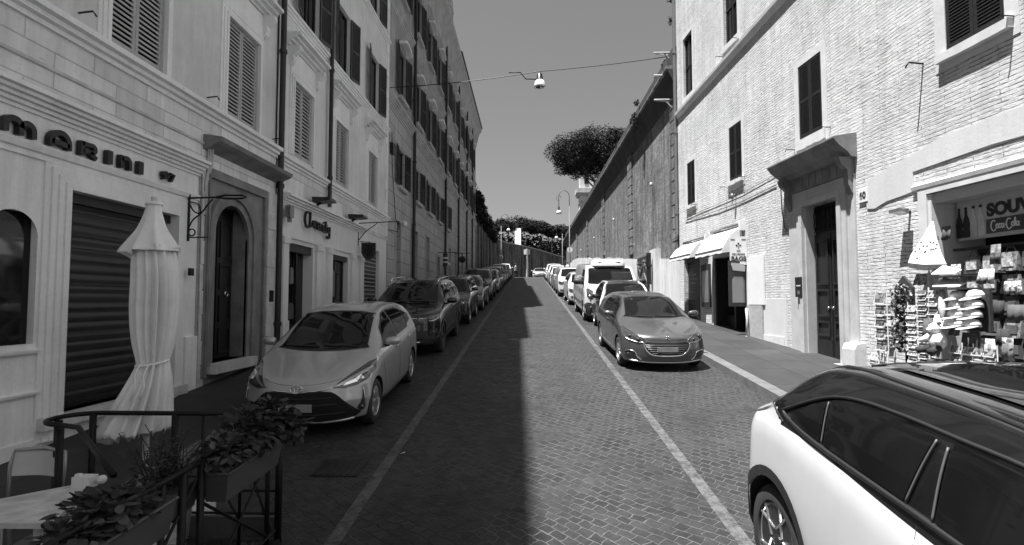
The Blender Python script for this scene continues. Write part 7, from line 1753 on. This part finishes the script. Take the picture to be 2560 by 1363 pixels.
for sg in (1, -1):
    mb = MB(); mb.ball(c + Vector((-.02, sg * .065, .24)), .027, 8, 6); mb.build('ear', M['clothm'], bear, smooth=True)
    mb = MB(); mb.tube([c + Vector((-.04, sg * .09, .06)), c + Vector((-.12, sg * .16, -.02))], [.04, .035], 8); mb.build('arm', M['cloth1'], bear, smooth=True)
    mb = MB(); mb.tube([c + Vector((-.04, sg * .07, -.10)), c + Vector((-.20, sg * .12, -.14))], [.05, .045], 8); mb.build('leg', M['clothd'], bear, smooth=True)
tb2 = MB(TR); fbox(tb2, 6.5, 7.75, 1.36, 1.40, .45, .95); tc_ = tag(tb2.build('stall_counter', M['clothm']), 'grey counter board carrying the toy bear and low postcards', 'counter')
for s in (6.6, 7.65): mb = MB(); mb.tube([TR(s, 1.36, .7), TR(s, ZG(s) + .005, .7)], .02, 6); mb.build('leg', M['iron'], tc_)
# loose hanging goods over the stall front
random.seed(21)
kinds = ('scarf', 'apron', 'purse', 'fan', 'shirt')
spots = [(7.98, 2.72, .25), (7.86, 2.62, .5), (7.72, 2.98, -.1), (7.6, 2.3, .45), (7.45, 2.62, .3), (7.3, 2.2, .3), (7.15, 2.45, .25), (7.02, 2.15, .35), (7.62, 1.9, .6), (7.4, 1.78, .6), (7.2, 1.72, .6), (7.05, 1.85, .5), (8.66, 2.62, .2), (8.62, 3.35, -.15), (6.9, 1.75, .6), (7.86, 1.95, .8)]
adj = ('pale printed', 'dark', 'patterned', 'grey', 'small printed', 'plain grey'); mk = ('pic4', 'clothd', 'pic2', 'clothm', 'pic', 'clothm')
for i, (s_, z_, d_) in enumerate(spots):
    k = i % 5; m_ = (i * 7 + 2) % 6; w_ = random.uniform(.07, .13); h_ = random.uniform(.16, .30); mb = MB(TR); n = 6; vs = []
    n = 6; w_ *= 1.1
    for j in range(n + 1):
        t = j / n; q = .02 * math.sin(j * 2.6 + i); u = s_ - w_ + 2 * w_ * t; sk = .03 * math.sin(i * 1.7)
        vs += [(u * .92 + s_ * .08, z_, d_ + q * .4), (u + sk * .5, z_ - h_ * .5, d_ + q + .015), (u + sk, z_ - h_ + .012 * math.sin(j * 1.9 + i), d_ + q * 1.5 + .03)]
    mb.add(vs, [(a * 3 + b, a * 3 + b + 1, a * 3 + b + 4, a * 3 + b + 3) for a in range(n) for b in range(2)])
    o = mb.build(kinds[k], M[mk[m_]], None, smooth=True, fix=False); o.modifiers.new('s', 'SOLIDIFY').thickness = .006
    tag(o, '%s hanging %s among the stall goods, number %s from the shop jamb' % (adj[m_], kinds[k], ('one', 'two', 'three', 'four', 'five', 'six', 'seven', 'eight', 'nine', 'ten', 'eleven', 'twelve', 'thirteen', 'fourteen', 'fifteen', 'sixteen')[sorted(range(16), key=lambda q: -spots[q][0]).index(i)]), kinds[k], 'loose goods hanging over the stall')
# hanging bags inside the shop
bagm = ['pic3', 'clothm', 'pic3', 'clothd', 'pic']
def bag(s, z, d, w, h, m, lab):
    r = empty('tote_bag', TR(s, z, d), lab, 'bag', 'bags hanging inside the souvenir shop')
    mb = MB(TR); q = random.uniform(-.02, .02); mb.hexa([(s - w / 2 + q, z - h, d - .05), (s + w / 2 + q, z - h, d - .05), (s + w / 2 + q, z - h + .01, d + .06), (s - w / 2 + q, z - h + .01, d + .06)], [(s - w / 2 + .02, z, d - .01), (s + w / 2 - .02, z, d - .01), (s + w / 2 - .02, z, d + .02), (s - w / 2 + .02, z, d + .02)])
    b = mb.build('bag_body', M[m], r); mb = MB(); mb.tube([TR(s - w * .28, z, d), TR(s - w * .15, z + .07, d), TR(s + w * .15, z + .07, d), TR(s + w * .28, z, d)], .007, 5); mb.build('handle', M['clothm'], r)
    mb = MB(TR); fbox(mb, s - w * .3, s + w * .3, z - h * .75, z - h * .3, d + .045, d + .062); mb.build('printed_patch', M['pic4' if random.random() < .3 else 'clothm'], b)
cn = ('first', 'second', 'third', 'fourth', 'fifth'); rn = ('top', 'second', 'third', 'fourth', 'bottom')
for i in range(5):
    for j in range(5):
        bag(8.28 - .31 * j + random.uniform(-.02, .02), 2.86 - .30 * i + random.uniform(-.02, .02), -.30 + .02 * j, .27, .27, random.choice(bagm), 'tote bag, %s column from the shop jamb, %s row' % (cn[j], rn[i]))
mb = MB(TR); fbox(mb, 5.6, 8.6, 2.96, 3.0, -.34, -.26); tag(mb.build('hanging_bar', M['clothd']), 'dark rail above the hanging tote bags inside the shop', 'rail')
mb = MB(TR); fbox(mb, 6.9, 7.45, 3.04, 3.07, -.62, -.56)
e_ = bpy.data.materials.new('fluorescent_tube'); e_.use_nodes = True; e_.node_tree.nodes['Principled BSDF'].inputs['Emission Color'].default_value = g3(1); e_.node_tree.nodes['Principled BSDF'].inputs['Emission Strength'].default_value = 1.2
tag(mb.build('tube_lamp', e_), 'lit fluorescent tube inside the souvenir shop', 'lamp')
mb = MB(TR); fbox(mb, 4.6, 8.66, .2, 3.0, -.75, -.7); tag(mb.build('back_shelf', M['clothd']), 'dark shelving wall at the back of the souvenir shop', 'shelving')

# ============================================================ parked cars
AN = math.atan(SL)
def place(o, x, y, lab, cat='car', grp=None, rz=0, sc_=1.0):
    o.location = (x, y, zr(y) + .0); o.rotation_euler = (AN if y < 60 else 0, 0, rz); tag(o, lab, cat, grp); o.scale = (sc_, sc_, sc_); return o
GL, GR = 'cars parked along the shaded left kerb', 'cars parked along the sunlit right side'
place(silver_hatch(), -2.80, 6.62, 'silver hatchback with slanted headlights, first car on the shaded left side', grp=GL, rz=R(1.0), sc_=.96)
place(black_suv(), -2.86, 12.0, 'glossy black off-roader with seven ringed grille slots behind the silver hatchback', grp=GL)
tall = place(plain_car(kind='tall', col='black', lights='round'), -2.72, 17.7, 'black tall city car with big round headlights behind the black off-roader', grp=GL)
sal = place(plain_car(kind='saloon', col='dark', lights='slant'), -2.72, 22.3, 'dark saloon, fourth car up the left side', grp=GL)
suv = place(plain_car(kind='suv', col='dark', lights='slant', wst='dark5'), -2.68, 27.6, 'dark tall estate car, fifth up the left side', grp=GL)
hat = place(plain_car(kind='hatch', col='mid', lights='slant'), -2.6, 33.7, 'mid-grey hatchback, sixth up the left side', grp=GL)
def dup(o, x, y, lab, col=None, grp=GL, rz=0):
    c = copy_tree(o); place(c, x, y, lab, grp=grp, rz=rz)
    if col:
        for ch in c.children:
            if ch.name.split('.')[0] in ('body', 'mirror'):
                ch.data = ch.data.copy(); ch.data.materials[0] = M[col]
    return c
dup(tall, -2.6, 38.6, 'dark boxy car, seventh up the left side', 'dark'); dup(hat, -2.6, 43.2, 'grey hatchback, eighth up the left side', 'grey'); dup(suv, -2.62, 48.1, 'pale estate car, ninth up the left side', 'mid'); dup(sal, -2.6, 53.6, 'dark saloon near the crest, tenth up the left side', 'dark')
dup(tall, -2.55, 59.2, 'white car at the crest, last on the left side', 'white')
place(grey_hatch(), 2.68, 10.6, 'grey hatchback with chrome-rimmed smiling grille, first car on the sunny side', grp=GR, rz=R(1.0), sc_=.95)
place(city_car(), 2.92, 15.6, 'tiny dark two-seat city car squeezed between grey hatchback and white van', grp=GR, sc_=.96)
place(delivery_van(), 2.92, 18.4, 'white delivery van with rooftop cooling unit', 'van', grp=GR)
dup(hat, 2.75, 25.0, 'white small hatchback behind the white van', 'white', GR); dup(suv, 2.62, 30.4, 'tall white estate car behind the small white hatchback', 'white', GR)
dup(sal, 2.62, 35.7, 'dark saloon amid white cars on the sunny side', 'mid', GR); dup(hat, 2.6, 41.1, 'white hatchback after the dark saloon on the sunny side', 'white', GR)
dup(tall, 2.6, 46.0, 'white boxy car, second last on the sunny side', 'white', GR); dup(suv, 2.62, 50.6, 'last white estate car before the crest on the sunny side', 'white', GR); dup(hat, 2.6, 55.9, 'dark hatchback at the top of the sunny side', 'dark', GR)
dup(sal, 1.55, 66.5, 'pale saloon waiting at the crest in mid street', 'beige', None); dup(hat, 3.6, 70.5, 'small white hatchback beyond the crest, right of the waiting saloon', 'white', None)
dup(tall, -4.3, 70, 'pale van-like car beyond the crest by the left wall', 'beige', None)
ws_ = place(white_suv(), 2.50, .22, 'large white car with glossy black roof cut off by the right edge', 'car', grp=None)
# scooter with tall windscreen
sc = empty('scooter', (1.95, 33.9, zr(33.9)), 'scooter with a tall clear windscreen parked nose-out between the white cars', 'scooter')
def sx(x, y, z): return (1.95 + x, 33.9 + y, zr(33.9) + z)
for y in (0.0, 1.25): mb = MB(); mb.lathe([(.12, -.05), (.22, -.06), (.25, 0), (.22, .06), (.12, .05)], 16, Matrix.Translation(sx(0, y, .26)) @ Matrix.Rotation(math.pi / 2, 4, 'Y'), close=True); mb.build('wheel', M['tyre'], sc, smooth=True)
mb = MB(); mb.ball(sx(0, 1.0, .55), (.17, .45, .22), 12, 8); mb.box(sx(-.14, .3, 0)[0], sx(.14, .3, 0)[0], sx(0, .3, 0)[1], sx(0, .75, 0)[1], sx(0, 0, .28)[2], sx(0, 0, .34)[2]); mb.build('body', M['dark'], sc, smooth=True)
mb = MB(); mb.ball(sx(0, .12, .7), (.22, .10, .38), 12, 8); mb.build('leg_shield', M['dark'], sc, smooth=True); mb = MB(); mb.ball(sx(0, 1.0, .80), (.14, .4, .06), 12, 6); mb.build('saddle', M['plast'], sc, smooth=True)
mb = MB(); mb.tube([sx(-.35, .25, 1.08), sx(0, .15, 1.1), sx(.35, .25, 1.08)], .018, 6); mb.build('handlebar', M['plast'], sc); mb = MB(); mb.ball(sx(0, .02, 1.0), (.09, .06, .09), 10, 7); mb.build('headlight', M['lens'], sc, smooth=True)
mb = MB(); P = [(-.24, 1.08), (-.28, 1.35), (-.2, 1.58), (0, 1.64), (.2, 1.58), (.28, 1.35), (.24, 1.08)]; mb.prism(P, lambda a, b, w_: sx(a, .06 + w_ + (b - 1.08) * .2, b), 0, .012); mb.build('windscreen', M['mid'], sc)
# people far up the street
def person(x, y, lab, top, trou, step=.12, rz=0.0):
    r = empty('person', (x, y, zr(y)), lab, 'person')
    V = {'pel': (0, 0, .92), 'chest': (0, .0, 1.28), 'neck': (0, 0, 1.46), 'head': (0, -.02, 1.58), 'crown': (0, -.01, 1.70), 'hl': (.10, 0, .90), 'kl': (.11, -step, .50), 'al': (.11, -step * .6, .08), 'tl': (.12, -step * .6 - .14, .04), 'hr': (-.10, 0, .90), 'kr': (-.11, step * .3, .50), 'ar': (-.11, step * 1.4, .10), 'tr': (-.12, step * 1.4 - .12, .05),
         'sl': (.18, 0, 1.40), 'el': (.23, .04, 1.12), 'wl': (.22, -.06, .90), 'gl': (.22, -.08, .80), 'sr': (-.18, 0, 1.40), 'er': (-.23, .02, 1.12), 'wr': (-.22, .10, .90), 'gr': (-.22, .11, .80)}
    E_ = [('pel', 'chest'), ('chest', 'neck'), ('neck', 'head'), ('head', 'crown'), ('pel', 'hl'), ('hl', 'kl'), ('kl', 'al'), ('al', 'tl'), ('pel', 'hr'), ('hr', 'kr'), ('kr', 'ar'), ('ar', 'tr'), ('chest', 'sl'), ('sl', 'el'), ('el', 'wl'), ('wl', 'gl'), ('chest', 'sr'), ('sr', 'er'), ('er', 'wr'), ('wr', 'gr')]
    rad = dict(pel=.15, chest=.16, neck=.055, head=.095, crown=.07, hl=.10, hr=.10, kl=.06, kr=.06, al=.04, ar=.04, tl=.035, tr=.035, sl=.06, sr=.06, el=.042, er=.042, wl=.03, wr=.03, gl=.032, gr=.032)
    ks_ = list(V); me = bpy.data.meshes.new('body'); me.from_pydata([V[k] for k in ks_], [(ks_.index(a), ks_.index(b)) for a, b in E_], [])
    o = bpy.data.objects.new('body', me); COL.objects.link(o); o.modifiers.new('k', 'SKIN'); 
    if not me.skin_vertices: me.skin_vertices.new()
    for k, sv in zip(ks_, me.skin_vertices[0].data): sv.radius = (rad[k], rad[k] * .8); sv.use_root = k == 'pel'
    o.modifiers.new('s', 'SUBSURF').levels = 1; dg = bpy.context.evaluated_depsgraph_get(); dg.update(); nm = bpy.data.meshes.new_from_object(o.evaluated_get(dg)); o.modifiers.clear(); o.data = nm
    for m in ('skin', top, trou): nm.materials.append(M[m])
    for p in nm.polygons: z = p.center.z; p.use_smooth = True; p.material_index = 0 if z > 1.47 or (abs(p.center.x) > .17 and z < 1.1) else (1 if z > .9 else 2)
    o.parent = r; mb = MB(); mb.ball((0, .01, 1.66), (.10, .11, .10), 12, 8); mb.build('hair', M['clothd'], r, smooth=True, world=False); r.rotation_euler = (0, 0, rz); return r
M['skin'] = simple('skin', .35, .6)
person(4.35, 58.5, 'pedestrian in a pale top walking on the right pavement near the crest', 'cloth1', 'clothd')
person(-1.35, 64.5, 'distant pedestrian in light shirt crossing left of the traffic light', 'paleg', 'clothd', .2, 1.2)
person(3.1, 63.9, 'distant pedestrian in grey clothes crossing right of the waiting saloon', 'clothm', 'clothd', .18, -1.3)
